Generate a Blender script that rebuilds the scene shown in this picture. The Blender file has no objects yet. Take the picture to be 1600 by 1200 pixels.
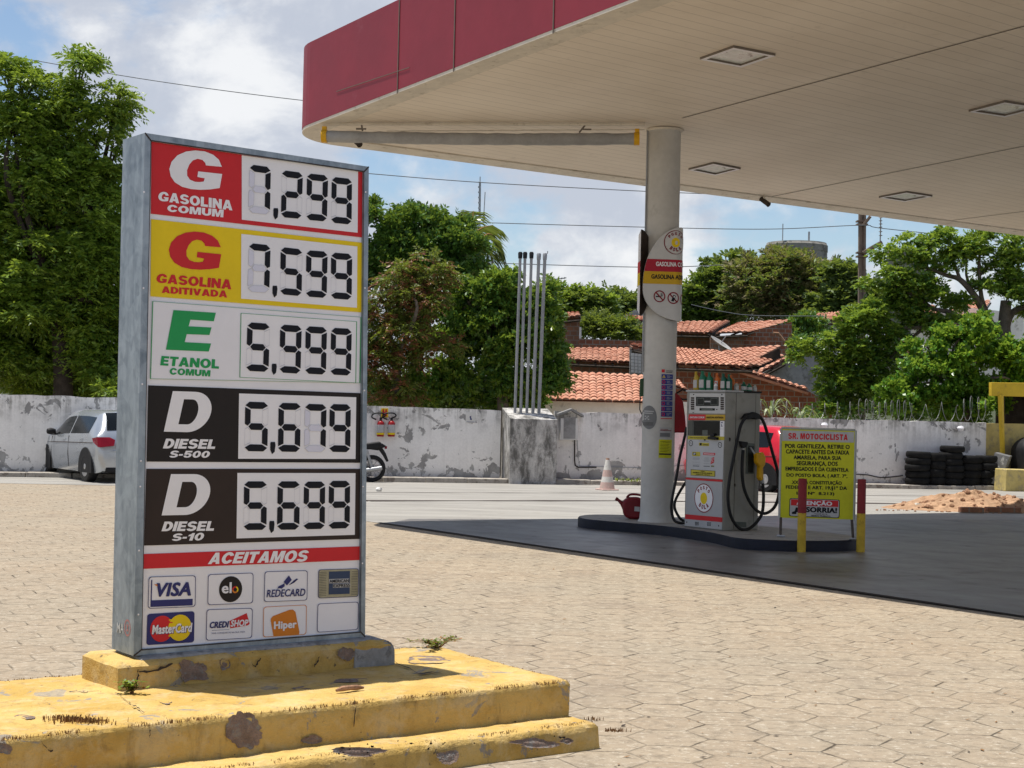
import bpy, math, random
import numpy as np
from mathutils import Vector, Matrix

# ------------------------------------------------------------------ camera, world, sun, exposure
S = bpy.context.scene
COL = S.collection
F_PX, EYE = 2400.0, 1.6
PITCH, ROLL = math.radians(1.07), math.radians(1.3)
cr, sr, cp, sp_ = math.cos(ROLL), math.sin(ROLL), math.cos(PITCH), math.sin(PITCH)
cam_d = bpy.data.cameras.new('camera')
cam = bpy.data.objects.new('camera', cam_d)
COL.objects.link(cam)
cam_d.sensor_fit = 'HORIZONTAL'
cam_d.sensor_width = 36.0
cam_d.lens = 36.0 * F_PX / 1600.0
cam_d.clip_start = 0.1
cam_d.clip_end = 3000.0
right = Vector((cr, -sp_ * sr, cp * sr))
up = Vector((-sr, -sp_ * cr, cp * cr))
fwd = Vector((0, cp, sp_))
cam.matrix_world = Matrix(((right.x, up.x, -fwd.x, 0), (right.y, up.y, -fwd.y, 0), (right.z, up.z, -fwd.z, EYE), (0, 0, 0, 1)))
S.camera = cam
S.render.engine = 'CYCLES'
S.view_settings.view_transform = 'Standard'
S.view_settings.look = 'None'
S.view_settings.gamma = 1.0
S.view_settings.exposure = 0.36
S.cycles.max_bounces = 10
S.cycles.diffuse_bounces = 5
S.cycles.transparent_max_bounces = 12

SUN_DIR = Vector((-0.212, 0.078, 0.975)).normalized()
sun_d = bpy.data.lights.new('sun', 'SUN')
sun_d.energy = 5.0
sun_d.angle = math.radians(0.53)
sun_d.color = (1.0, 0.955, 0.88)
sun = bpy.data.objects.new('sun', sun_d)
COL.objects.link(sun)
sun.rotation_euler = (-SUN_DIR).to_track_quat('-Z', 'Y').to_euler()
sun.location = (0, 0, 60)


class NB:
    """small node-tree writer"""
    def __init__(s, nt):
        s.nt = nt
        nt.nodes.clear()

    def n(s, t, ins=None, **props):
        nd = s.nt.nodes.new(t)
        for k, v in props.items():
            setattr(nd, k, v)
        for k, v in (ins or {}).items():
            sock = nd.inputs[k]
            if isinstance(v, bpy.types.NodeSocket):
                s.nt.links.new(v, sock)
            elif isinstance(v, (tuple, list)) and len(v) == 3 and sock.type == 'RGBA':
                sock.default_value = (*v, 1)
            else:
                sock.default_value = v
        return nd

    def m(s, op, a, b=0.0, c=None, clamp=False):
        nd = s.n('ShaderNodeMath', operation=op, use_clamp=clamp)
        for i, v in enumerate((a, b) if c is None else (a, b, c)):
            if isinstance(v, bpy.types.NodeSocket):
                s.nt.links.new(v, nd.inputs[i])
            else:
                nd.inputs[i].default_value = v
        return nd.outputs[0]

    def mix(s, fac, a, b, blend='MIX'):
        nd = s.n('ShaderNodeMix', data_type='RGBA', blend_type=blend)
        for i, v in ((0, fac), (6, a), (7, b)):
            if isinstance(v, bpy.types.NodeSocket):
                s.nt.links.new(v, nd.inputs[i])
            elif i == 0:
                nd.inputs[0].default_value = v
            else:
                nd.inputs[i].default_value = (*v[:3], 1)
        return nd.outputs[2]

    def noise(s, vec, scale, detail=4, rough=0.55, dist=0.0):
        return s.n('ShaderNodeTexNoise', {'Vector': vec, 'Scale': scale, 'Detail': detail, 'Roughness': rough, 'Distortion': dist}).outputs['Fac']

    def ramp(s, fac, lo, hi):
        nd = s.n('ShaderNodeMapRange', {'Value': fac, 'From Min': lo, 'From Max': hi}, interpolation_type='SMOOTHSTEP')
        return nd.outputs[0]

    def obj(s):
        return s.n('ShaderNodeTexCoord').outputs['Object']

    def scale(s, vec, sc):
        return s.n('ShaderNodeVectorMath', {0: vec, 1: sc}, operation='MULTIPLY').outputs[0]

    def xyz(s, vec):
        return s.n('ShaderNodeSeparateXYZ', {0: vec}).outputs

    def bump(s, h, strength=0.4, dist=0.01):
        return s.n('ShaderNodeBump', {'Height': h, 'Strength': strength, 'Distance': dist}).outputs[0]

    def surf(s, col, rough=0.6, metal=0.0, normal=None, spec=0.5, **kw):
        ins = {'Base Color': col, 'Roughness': rough, 'Metallic': metal, 'Specular IOR Level': spec}
        if normal is not None:
            ins['Normal'] = normal
        ins.update(kw)
        b = s.n('ShaderNodeBsdfPrincipled', ins)
        s.out(b.outputs[0])
        return b

    def out(s, sock):
        o = s.n('ShaderNodeOutputMaterial')
        s.nt.links.new(sock, o.inputs[0])


world = bpy.data.worlds.new('World')
S.world = world
world.use_nodes = True
nb = NB(world.node_tree)
sky = nb.n('ShaderNodeTexSky', sky_type='NISHITA')
sky.sun_disc = False
sky.sun_elevation = math.asin(SUN_DIR.z)
sky.sun_rotation = math.atan2(SUN_DIR.x, SUN_DIR.y)
sky.air_density = 1.0
sky.dust_density = 0.6
sky.ozone_density = 1.6
bg_sky = nb.n('ShaderNodeBackground', {'Color': sky.outputs[0], 'Strength': 0.10})
gen = nb.n('ShaderNodeTexCoord').outputs['Generated']
v_c = nb.scale(gen, (1.0, 1.0, 1.55))
v_c = nb.n('ShaderNodeVectorMath', {0: v_c, 1: (0.37, 0.11, 0.0)}, operation='ADD').outputs[0]
big = nb.noise(v_c, 6.2, 9, 0.56, 0.15)
open_sky = nb.m('SUBTRACT', 1.0, nb.m('MULTIPLY', nb.ramp(nb.xyz(gen)[2], 0.30, 0.62), 0.85))   # clouds thinned out of view overhead, to cut sky fill and deepen shade
mask = nb.m('MULTIPLY', nb.ramp(big, 0.405, 0.52), open_sky)
shade = nb.noise(v_c, 8.5, 9, 0.60, 0.2)
puff = nb.ramp(shade, 0.43, 0.66)
ccol = nb.mix(puff, (0.57, 0.61, 0.70), (0.95, 0.955, 0.965))
bg_cloud = nb.n('ShaderNodeBackground', {'Color': ccol, 'Strength': 0.77})
mx = nb.n('ShaderNodeMixShader', {0: nb.m('MULTIPLY', mask, 0.93), 1: bg_sky.outputs[0], 2: bg_cloud.outputs[0]})
wo = nb.n('ShaderNodeOutputWorld')
world.node_tree.links.new(mx.outputs[0], wo.inputs[0])

# ------------------------------------------------------------------ geometry helpers


def ray(u, v):
    xc = (u - 800) / F_PX
    yc = -(v - 600) / F_PX
    X = xc * cr - yc * sr
    Z = xc * sr + yc * cr
    return Vector((X, cp - Z * sp_, sp_ + Z * cp))


ORG = Vector((0, 0, EYE))


def G(u, v, z=0.0):
    d = ray(u, v)
    return ORG + d * ((z - EYE) / d.z)


def D(u, v, y):
    d = ray(u, v)
    return ORG + d * (y / d.y)


class Pl:
    """a real plane of the scene, on which a point of the photograph can be found"""
    def __init__(s, o, n):
        s.o = Vector(o)
        s.n = Vector(n).normalized()
        if s.n.dot(ORG - s.o) < 0:
            s.n = -s.n

    def hit(s, u, v, off=0.0):
        d = ray(u, v)
        t = (s.o - ORG).dot(s.n) / d.dot(s.n)
        return ORG + d * t + s.n * off

    def off(s, k):
        return Pl(s.o + s.n * k, s.n)


def wall_plane(a, b):
    a, b = Vector((a[0], a[1], 0)), Vector((b[0], b[1], 0))
    t = (b - a).normalized()
    return Pl(a, Vector((t.y, -t.x, 0)))


class MB:
    """collects shapes; build() links them as ONE mesh object"""
    def __init__(s):
        s.v, s.f, s.mi = [], [], []

    def add(s, vs, fs, m=0):
        k = len(s.v)
        s.v += [tuple(p) for p in vs]
        s.f += [tuple(i + k for i in f) for f in fs]
        s.mi += [m] * len(fs)

    def face(s, pts, m=0):
        s.add(pts, [tuple(range(len(pts)))], m)

    def obox(s, o, a, b, c, m=0):
        o, a, b, c = Vector(o), Vector(a), Vector(b), Vector(c)
        vs = [o, o + a, o + a + b, o + b, o + c, o + a + c, o + a + b + c, o + b + c]
        s.add(vs, [(0, 3, 2, 1), (4, 5, 6, 7), (0, 1, 5, 4), (1, 2, 6, 5), (2, 3, 7, 6), (3, 0, 4, 7)], m)

    def box(s, c, sz, m=0, rz=0.0):
        a = Vector((math.cos(rz), math.sin(rz), 0)) * sz[0]
        b = Vector((-math.sin(rz), math.cos(rz), 0)) * sz[1]
        h = Vector((0, 0, sz[2]))
        s.obox(Vector(c) - a / 2 - b / 2 - h / 2, a, b, h, m)

    def tube(s, path, r, n=8, m=0, cap=True, closed=False):
        P = [Vector(p) for p in path]
        R = r if isinstance(r, (list, tuple)) else [r] * len(P)
        vs, fs = [], []
        L = len(P)
        ref = None
        for i, p in enumerate(P):
            if closed:
                t = P[(i + 1) % L] - P[i - 1]
            else:
                t = P[min(i + 1, L - 1)] - P[max(i - 1, 0)]
            t = t.normalized() if t.length > 1e-9 else Vector((0, 0, 1))
            if ref is None:
                ref = Vector((0, 0, 1)) if abs(t.z) < 0.9 else Vector((1, 0, 0))
            a = (ref - t * ref.dot(t))
            if a.length < 1e-6:
                a = t.orthogonal()
            a.normalize()
            b = t.cross(a)
            ref = a
            for k in range(n):
                g = 2 * math.pi * k / n
                vs.append(p + (a * math.cos(g) + b * math.sin(g)) * R[i])
        rng = range(L) if closed else range(L - 1)
        for i in rng:
            j = (i + 1) % L
            for k in range(n):
                fs.append((i * n + k, i * n + (k + 1) % n, j * n + (k + 1) % n, j * n + k))
        if cap and not closed:
            fs.append(tuple(range(n))[::-1])
            fs.append(tuple((L - 1) * n + k for k in range(n)))
        s.add(vs, fs, m)

    def lathe(s, prof, n=20, c=(0, 0, 0), axis='z', m=0, M=None):
        vs, fs = [], []
        for r, z in prof:
            for k in range(n):
                g = 2 * math.pi * k / n
                p = Vector((r * math.cos(g), r * math.sin(g), z))
                if axis == 'y':
                    p = Vector((p.x, -p.z, p.y))
                elif axis == 'x':
                    p = Vector((p.z, p.x, p.y))
                if M is not None:
                    p = M @ p
                vs.append(p + Vector(c))
        for i in range(len(prof) - 1):
            for k in range(n):
                fs.append((i * n + k, i * n + (k + 1) % n, (i + 1) * n + (k + 1) % n, (i + 1) * n + k))
        if prof[0][0] > 1e-5:
            fs.append(tuple(range(n))[::-1])
        if prof[-1][0] > 1e-5:
            fs.append(tuple((len(prof) - 1) * n + k for k in range(n)))
        s.add(vs, fs, m)

    def extrude(s, pts, vec, m=0):
        n = len(pts)
        P = [Vector(p) for p in pts]
        vs = P + [p + Vector(vec) for p in P]
        fs = [tuple(range(n))[::-1], tuple(range(n, 2 * n))] + [(i, (i + 1) % n, n + (i + 1) % n, n + i) for i in range(n)]
        s.add(vs, fs, m)

    def grid(s, fn, nu, nv, m=0):
        vs = [fn(i / nu, j / nv) for j in range(nv + 1) for i in range(nu + 1)]
        fs = [(j * (nu + 1) + i, j * (nu + 1) + i + 1, (j + 1) * (nu + 1) + i + 1, (j + 1) * (nu + 1) + i) for j in range(nv) for i in range(nu)]
        s.add(vs, fs, m)

    def build(s, name, mats, parent=None, smooth=False, bevel=0.0, label=None, cat=None, group=None, kind=None, origin=None, local=False):
        if not isinstance(mats, (list, tuple)):
            mats = [mats]
        me = bpy.data.meshes.new(name)
        if parent is not None:
            o = LOC[parent.name] if not local else Vector((0, 0, 0))
        elif origin is not None:
            o = Vector(origin)
        else:
            A = np.array([tuple(p) for p in s.v])
            lo, hi = A.min(0), A.max(0)
            o = Vector(((lo[0] + hi[0]) / 2, (lo[1] + hi[1]) / 2, lo[2]))
        me.from_pydata([tuple(Vector(p) - o) for p in s.v], [], s.f)
        for mt in mats:
            me.materials.append(mt)
        me.polygons.foreach_set('material_index', s.mi)
        me.update()
        import bmesh
        bm = bmesh.new()
        bm.from_mesh(me)
        bmesh.ops.recalc_face_normals(bm, faces=bm.faces)
        bm.to_mesh(me)
        bm.free()
        if smooth:
            me.polygons.foreach_set('use_smooth', [True] * len(me.polygons))
            me.set_sharp_from_angle(angle=math.radians(40))
        ob = bpy.data.objects.new(name, me)
        COL.objects.link(ob)
        if parent is not None:
            ob.parent = parent
            LOC[ob.name] = o
        else:
            ob.location = o
            LOC[ob.name] = o.copy()
        if bevel:
            bv = ob.modifiers.new('bevel', 'BEVEL')
            bv.width = bevel
            bv.segments = 2
            bv.limit_method = 'ANGLE'
            bv.angle_limit = math.radians(35)
        tag(ob, label, cat, group, kind)
        return ob


LOC = {}


def tag(o, label=None, cat=None, group=None, kind=None):
    for k, v in (('label', label), ('category', cat), ('group', group), ('kind', kind)):
        if v:
            o[k] = v
    return o


def thing(name, label, cat, loc=(0, 0, 0), group=None):
    o = bpy.data.objects.new(name, None)
    o.empty_display_size = 0.2
    COL.objects.link(o)
    o.location = Vector(loc)
    LOC[o.name] = Vector(loc)
    return tag(o, label, cat, group)


def copy_thing(root, loc, rz=None, label=None):
    def cp(o, par):
        c = o.copy()
        COL.objects.link(c)
        c.parent = par
        for ch in list(o.children):
            cp(ch, c)
        return c
    r = cp(root, None)
    r.location = Vector(loc)
    if rz is not None:
        r.rotation_euler = (0, 0, rz)
    if label:
        r['label'] = label
    return r


def arr_mesh(name, verts, quads, mats, parent=None, mi=None, smooth=False):
    """big mesh from numpy arrays, in world coordinates, child of parent"""
    o = np.array(tuple(LOC[parent.name])) if parent is not None else np.zeros(3)
    me = bpy.data.meshes.new(name)
    nv, nf = len(verts), len(quads)
    me.vertices.add(nv)
    me.vertices.foreach_set('co', (verts - o).astype(np.float32).ravel())
    me.loops.add(nf * 4)
    me.loops.foreach_set('vertex_index', quads.astype(np.int32).ravel())
    me.polygons.add(nf)
    me.polygons.foreach_set('loop_start', np.arange(nf, dtype=np.int32) * 4)
    me.polygons.foreach_set('loop_total', np.full(nf, 4, dtype=np.int32))
    for mt in mats:
        me.materials.append(mt)
    if mi is not None:
        me.polygons.foreach_set('material_index', mi.astype(np.int32))
    me.update(calc_edges=True)
    ob = bpy.data.objects.new(name, me)
    COL.objects.link(ob)
    if parent is not None:
        ob.parent = parent
        LOC[ob.name] = LOC[parent.name]
    return ob


# ------------------------------------------------------------------ lettering
_TX = {}


def curve2d(cu):
    ob = bpy.data.objects.new('lettering_source', cu)
    COL.objects.link(ob)
    dg = bpy.context.evaluated_depsgraph_get()
    me = bpy.data.meshes.new_from_object(ob.evaluated_get(dg))
    V = [(v.co.x, v.co.y) for v in me.vertices]
    Fs = [tuple(p.vertices) for p in me.polygons]
    bpy.data.objects.remove(ob)
    bpy.data.meshes.remove(me)
    bpy.data.curves.remove(cu)
    return V, Fs


def text2d(s, bold=0.0, shear=0.0, space=1.0):
    """outline lettering in the unit square; heavy weights are struck several times, layer by layer"""
    key = (s, bold, shear, space)
    if key not in _TX:
        cu = bpy.data.curves.new('lettering_source', 'FONT')
        cu.body = s
        cu.offset = min(bold, 0.008)
        cu.shear = shear
        cu.space_character = space + bold * 1.6
        cu.resolution_u = 3
        V0, F0 = curve2d(cu)
        V, Fs, Ly = [], [], []
        k = max(0.0, bold - 0.008) * 1.9
        strikes = [(0, 0)] if k < 1e-4 else [(-1, 0), (1, 0), (-.5, .55), (.5, -.55), (-.5, -.55), (.5, .55), (0, 0)]
        for li, (dx, dy) in enumerate(strikes):
            n0 = len(V)
            V += [(x + dx * k, y + dy * k) for x, y in V0]
            Ly += [li] * len(V0)
            Fs += [tuple(i + n0 for i in f) for f in F0]
        xs = [p[0] for p in V]
        ys = [p[1] for p in V]
        x0, x1, y0, y1 = min(xs), max(xs), min(ys), max(ys)
        _TX[key] = ([((x - x0) / (x1 - x0), (y - y0) / max(1e-6, y1 - y0), l * 0.00025) for (x, y), l in zip(V, Ly)], Fs)
    return _TX[key]


def loops2d(loops):
    cu = bpy.data.curves.new('lettering_source', 'CURVE')
    cu.dimensions = '2D'
    cu.fill_mode = 'BOTH'
    for lp in loops:
        sp = cu.splines.new('POLY')
        sp.points.add(len(lp) - 1)
        for i, p in enumerate(lp):
            sp.points[i].co = (p[0], p[1], 0, 1)
        sp.use_cyclic_u = True
    return curve2d(cu)


def qmap(pl, tl, tr, br, bl, off=0.002):
    def f(x, y):
        a = (1 - x) * y
        b = x * y
        c = x * (1 - y)
        d = (1 - x) * (1 - y)
        return pl.hit(a * tl[0] + b * tr[0] + c * br[0] + d * bl[0], a * tl[1] + b * tr[1] + c * br[1] + d * bl[1], off)
    return f


def rect(q, x0, y0, x1, y1):
    """sub rectangle of a quad map"""
    return lambda x, y: q(x0 + (x1 - x0) * x, y0 + (y1 - y0) * y)


def put_text(mb, s, q, m=0, bold=0.02, shear=0.0, space=1.0):
    V, Fs = text2d(s, bold, shear, space)
    nn = (q(1, 0) - q(0, 0)).cross(q(0, 1) - q(0, 0)).normalized()
    if nn.dot(ORG - q(.5, .5)) < 0:
        nn = -nn
    mb.add([q(x, y) + nn * l for x, y, l in V], Fs, m)


def put_loops(mb, loops, q, m=0):
    V, Fs = loops2d(loops)
    mb.add([q(x, y) for x, y in V], Fs, m)


def put_rect(mb, q, m=0, x0=0, y0=0, x1=1, y1=1):
    mb.face([q(x0, y0), q(x1, y0), q(x1, y1), q(x0, y1)], m)


def rrect(r, ar=1.0, n=4, x0=0, y0=0, x1=1, y1=1):
    """rounded rectangle loop in unit coordinates; ar = width/height"""
    out = []
    rx, ry = r, r * ar
    for cx, cy, a0 in ((x1 - rx, y1 - ry, 0), (x0 + rx, y1 - ry, 90), (x0 + rx, y0 + ry, 180), (x1 - rx, y0 + ry, 270)):
        for i in range(n + 1):
            a = math.radians(a0 + 90 * i / n)
            out.append((cx + rx * math.cos(a), cy + ry * math.sin(a)))
    return out


def ell(cx, cy, rx, ry, n=28):
    return [(cx + rx * math.cos(2 * math.pi * i / n), cy + ry * math.sin(2 * math.pi * i / n)) for i in range(n)]
# ------------------------------------------------------------------ materials


def mat(name):
    m = bpy.data.materials.new(name)
    m.use_nodes = True
    return m, NB(m.node_tree)


def plain(name, col, rough=0.5, metal=0.0, var=0.12, scale=8.0, bump=0.0, spec=0.22, dirt=None, **kw):
    """a surface with a little uneven colour, wear and gloss"""
    m, b = mat(name)
    o = b.obj()
    n1 = b.noise(o, scale, 6, 0.6)
    n2 = b.noise(o, scale * 6.3, 4, 0.6)
    f = b.ramp(b.m('ADD', b.m('MULTIPLY', n1, 0.7), b.m('MULTIPLY', n2, 0.3)), 0.3, 0.7)
    lo = tuple(c * (1 - var) for c in col)
    hi = tuple(min(1, c * (1 + var)) for c in col)
    c = b.mix(f, lo, hi)
    if dirt:
        d = b.ramp(b.noise(o, scale * 1.7, 7, 0.68), dirt[1], dirt[1] + 0.12)
        c = b.mix(b.m('MULTIPLY', d, dirt[2] if len(dirt) > 2 else 0.8), c, dirt[0])
    r = b.m('ADD', rough - 0.06, b.m('MULTIPLY', n1, 0.12))
    nm = b.bump(b.m('ADD', n1, n2), bump, 0.01) if bump else None
    b.surf(c, r, metal, nm, spec, **kw)
    return m


# -- ground
def m_paving():
    m, b = mat('hex_pavers')
    o = b.obj()
    rot = b.n('ShaderNodeVectorRotate', {'Vector': o, 'Angle': math.radians(4)}, rotation_type='Z_AXIS').outputs[0]
    wob = b.n('ShaderNodeTexNoise', {'Vector': o, 'Scale': 1.3, 'Detail': 2}).outputs['Color']
    wv = b.n('ShaderNodeVectorMath', {0: wob, 1: (0.07, 0.07, 0)}, operation='MULTIPLY').outputs[0]
    rot = b.n('ShaderNodeVectorMath', {0: rot, 1: wv}, operation='ADD').outputs[0]
    x, y, _ = b.xyz(rot)
    k = 1 / 0.36
    px, py = b.m('MULTIPLY', y, k), b.m('MULTIPLY', x, k)
    s3 = math.sqrt(3)

    def cell(ox, oy):
        ax = b.m('SUBTRACT', b.m('FLOORED_MODULO', b.m('ADD', px, ox), 1.0), 0.5)
        ay = b.m('SUBTRACT', b.m('FLOORED_MODULO', b.m('ADD', py, oy), s3), s3 / 2)
        return ax, ay, b.m('ADD', b.m('MULTIPLY', ax, ax), b.m('MULTIPLY', ay, ay))
    ax, ay, da = cell(0, 0)
    bx, by, db = cell(0.5, s3 / 2)
    pick = b.m('LESS_THAN', da, db)

    def sel(p, q):
        return b.m('ADD', q, b.m('MULTIPLY', pick, b.m('SUBTRACT', p, q)))
    gx, gy = sel(ax, bx), sel(ay, by)
    hx, hy = b.m('ABSOLUTE', gx), b.m('ABSOLUTE', gy)
    dist = b.m('MAXIMUM', hx, b.m('ADD', b.m('MULTIPLY', hx, 0.5), b.m('MULTIPLY', hy, 0.8660254)))
    ident = b.n('ShaderNodeCombineXYZ', {0: b.m('ROUND', b.m('MULTIPLY', b.m('SUBTRACT', px, gx), 20)), 1: b.m('ROUND', b.m('MULTIPLY', b.m('SUBTRACT', py, gy), 20))}).outputs[0]
    wn = b.n('ShaderNodeTexWhiteNoise', {'Vector': ident}).outputs['Value']
    edge_n = b.noise(o, 9, 5, 0.65)
    joint = b.ramp(b.m('ADD', dist, b.m('MULTIPLY', b.m('SUBTRACT', edge_n, 0.5), 0.06)), 0.474, 0.499)
    fill = b.ramp(b.noise(o, 2.3, 6, 0.65), 0.485, 0.60)
    jm = b.m('MULTIPLY', joint, b.m('ADD', 0.16, b.m('MULTIPLY', fill, 0.84)))
    grain = b.noise(b.scale(o, (0.7, 1.0, 1.0)), 24, 8, 0.85)
    mott = b.noise(o, 0.55, 6, 0.65)
    spot = b.noise(o, 9, 8, 0.78)
    c = b.mix(wn, (0.285, 0.224, 0.157), (0.325, 0.264, 0.190))
    c = b.mix(b.ramp(mott, 0.35, 0.7), c, (0.285, 0.240, 0.178))
    c = b.mix(b.m('MULTIPLY', b.ramp(spot, 0.47, 0.64), 0.80), c, (0.185, 0.150, 0.108))
    c = b.mix(b.m('MULTIPLY', b.ramp(grain, 0.53, 0.62), 0.85), c, (0.50, 0.45, 0.365))
    c = b.mix(b.m('MULTIPLY', b.ramp(b.noise(b.scale(o, (0.6, 1.0, 1.0)), 17, 8, 0.82), 0.545, 0.64), 0.85), c, (0.135, 0.108, 0.078))
    c = b.mix(b.m('MULTIPLY', b.ramp(b.noise(o, 0.9, 8, 0.7, 0.5), 0.52, 0.68), 0.42), c, (0.175, 0.138, 0.105))
    c = b.mix(b.m('MULTIPLY', b.ramp(b.noise(o, 3.7, 7, 0.72, 0.3), 0.62, 0.70), 0.5), c, (0.36, 0.31, 0.25))
    c = b.mix(b.m('MULTIPLY', jm, 0.86), c, (0.040, 0.030, 0.021))
    h = b.m('SUBTRACT', b.m('ADD', b.m('MULTIPLY', grain, 0.22), b.m('ADD', b.m('MULTIPLY', spot, 0.25), b.m('MULTIPLY', wn, 0.35))), b.m('MULTIPLY', joint, 1.2))
    b.surf(c, 0.88, 0, b.bump(h, 0.7, 0.012), 0.25)
    return m


def m_concrete():
    m, b = mat('apron_concrete')
    o = b.obj()
    st = b.scale(o, (0.5, 2.2, 1))
    n1 = b.noise(st, 0.9, 7, 0.62, 0.4)
    n2 = b.noise(o, 30, 4, 0.7)
    n3 = b.noise(o, 3.1, 7, 0.65)
    c = b.mix(b.ramp(n1, 0.32, 0.68), (0.240, 0.226, 0.202), (0.325, 0.308, 0.276))
    c = b.mix(b.m('MULTIPLY', b.ramp(n3, 0.54, 0.72), 0.45), c, (0.20, 0.175, 0.15))
    c = b.mix(b.m('MULTIPLY', b.ramp(n2, 0.55, 0.8), 0.35), c, (0.44, 0.41, 0.365))
    b.surf(c, b.m('ADD', 0.42, b.m('MULTIPLY', n3, 0.3)), 0, b.bump(b.m('ADD', n2, b.m('MULTIPLY', n3, 0.8)), 0.3, 0.006), 0.4)
    return m


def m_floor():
    """worn slab between the pumps: canopy shade in its dark colour, plus oil stains"""
    m, b = mat('shade_toned_slab')
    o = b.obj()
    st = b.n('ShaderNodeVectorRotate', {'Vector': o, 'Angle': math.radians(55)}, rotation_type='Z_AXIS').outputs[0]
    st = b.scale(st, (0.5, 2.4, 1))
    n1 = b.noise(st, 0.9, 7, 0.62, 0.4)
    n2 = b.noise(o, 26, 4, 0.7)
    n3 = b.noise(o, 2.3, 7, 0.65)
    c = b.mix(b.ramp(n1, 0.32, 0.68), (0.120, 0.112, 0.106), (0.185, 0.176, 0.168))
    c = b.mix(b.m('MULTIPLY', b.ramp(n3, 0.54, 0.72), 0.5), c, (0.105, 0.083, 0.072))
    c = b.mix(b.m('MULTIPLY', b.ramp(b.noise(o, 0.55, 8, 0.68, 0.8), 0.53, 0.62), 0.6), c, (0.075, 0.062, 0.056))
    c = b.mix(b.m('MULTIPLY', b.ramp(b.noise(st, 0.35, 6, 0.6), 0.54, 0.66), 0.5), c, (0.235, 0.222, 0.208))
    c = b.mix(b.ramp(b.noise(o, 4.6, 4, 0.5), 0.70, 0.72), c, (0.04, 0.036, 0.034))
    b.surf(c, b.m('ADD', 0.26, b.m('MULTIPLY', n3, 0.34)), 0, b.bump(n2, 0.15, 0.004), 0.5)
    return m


def m_whitewash(name, white=(0.86, 0.84, 0.81), top=1.75, amount=0.0, mold=0.0):
    """white lime paint peeling off grey render; z = height"""
    m, b = mat(name)
    o = b.obj()
    z = b.xyz(o)[2]
    big = b.noise(o, 2.2, 9, 0.62, 0.6)
    med = b.noise(b.scale(o, (1, 1, 0.75)), 5.2, 9, 0.6, 0.25)
    low = b.m('MULTIPLY', b.m('SUBTRACT', 1.0, b.ramp(z, 0.0, 0.75)), 0.125)
    high = b.m('MULTIPLY', b.ramp(z, top - 0.6, top), 0.055)
    peel = b.ramp(b.m('ADD', b.m('ADD', big, low), b.m('ADD', high, amount)), 0.622, 0.632)
    peel2 = b.ramp(b.m('ADD', med, b.m('ADD', b.m('MULTIPLY', low, 0.8), amount)), 0.664, 0.672)
    pm = b.m('MAXIMUM', peel, peel2)
    drip = b.noise(b.scale(o, (9, 9, 0.45)), 1.0, 8, 0.7, 0.3)
    fine = b.noise(o, 22, 5, 0.7)
    grime = b.m('MULTIPLY', b.ramp(b.m('ADD', b.m('MULTIPLY', drip, 0.5), b.m('MULTIPLY', b.noise(o, 2.9, 8, 0.68), 0.5)), 0.44, 0.62), b.m('ADD', 0.10 + mold, b.m('MULTIPLY', b.ramp(z, top - 0.75, top + 0.1), 0.8)))
    c = b.mix(b.ramp(fine, 0.3, 0.7), tuple(w * 0.90 for w in white), white)
    c = b.mix(b.m('MULTIPLY', b.ramp(b.noise(o, 0.7, 5, 0.6), 0.45, 0.7), 0.4), c, tuple(w * 0.78 for w in white))
    c = b.mix(grime, c, (0.155, 0.145, 0.125))
    c = b.mix(b.m('MULTIPLY', b.m('SUBTRACT', 1.0, b.ramp(z, 0.02, 0.32)), 0.45), c, (0.23, 0.20, 0.165))
    g = b.mix(b.ramp(med, 0.4, 0.65), (0.20, 0.195, 0.19), (0.32, 0.315, 0.30))
    c = b.mix(b.m('MULTIPLY', pm, 0.85), c, g)
    h = b.m('SUBTRACT', b.m('MULTIPLY', fine, 0.3), b.m('MULTIPLY', pm, 0.6))
    b.surf(c, 0.9, 0, b.bump(h, 0.5, 0.012), 0.2)
    return m


def m_pier():
    """rough render black with mould, white showing through in streaks"""
    m, b = mat('mouldy_render')
    o = b.obj()
    n1 = b.noise(b.scale(o, (1, 1, 0.42)), 3.2, 9, 0.72, 0.4)
    n2 = b.noise(b.scale(o, (1, 1, 0.3)), 9, 7, 0.7, 0.3)
    n3 = b.noise(o, 30, 4, 0.7)
    f = b.m('ADD', b.m('MULTIPLY', n1, 0.6), b.m('ADD', b.m('MULTIPLY', n2, 0.3), b.m('MULTIPLY', n3, 0.1)))
    c = b.mix(b.ramp(f, 0.42, 0.60), (0.13, 0.125, 0.115), (0.60, 0.58, 0.55))
    c = b.mix(b.m('MULTIPLY', b.ramp(n2, 0.5, 0.7), 0.5), c, (0.16, 0.15, 0.135))
    b.surf(c, 0.92, 0, b.bump(b.m('ADD', n2, n3), 0.6, 0.02), 0.15)
    return m


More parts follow.
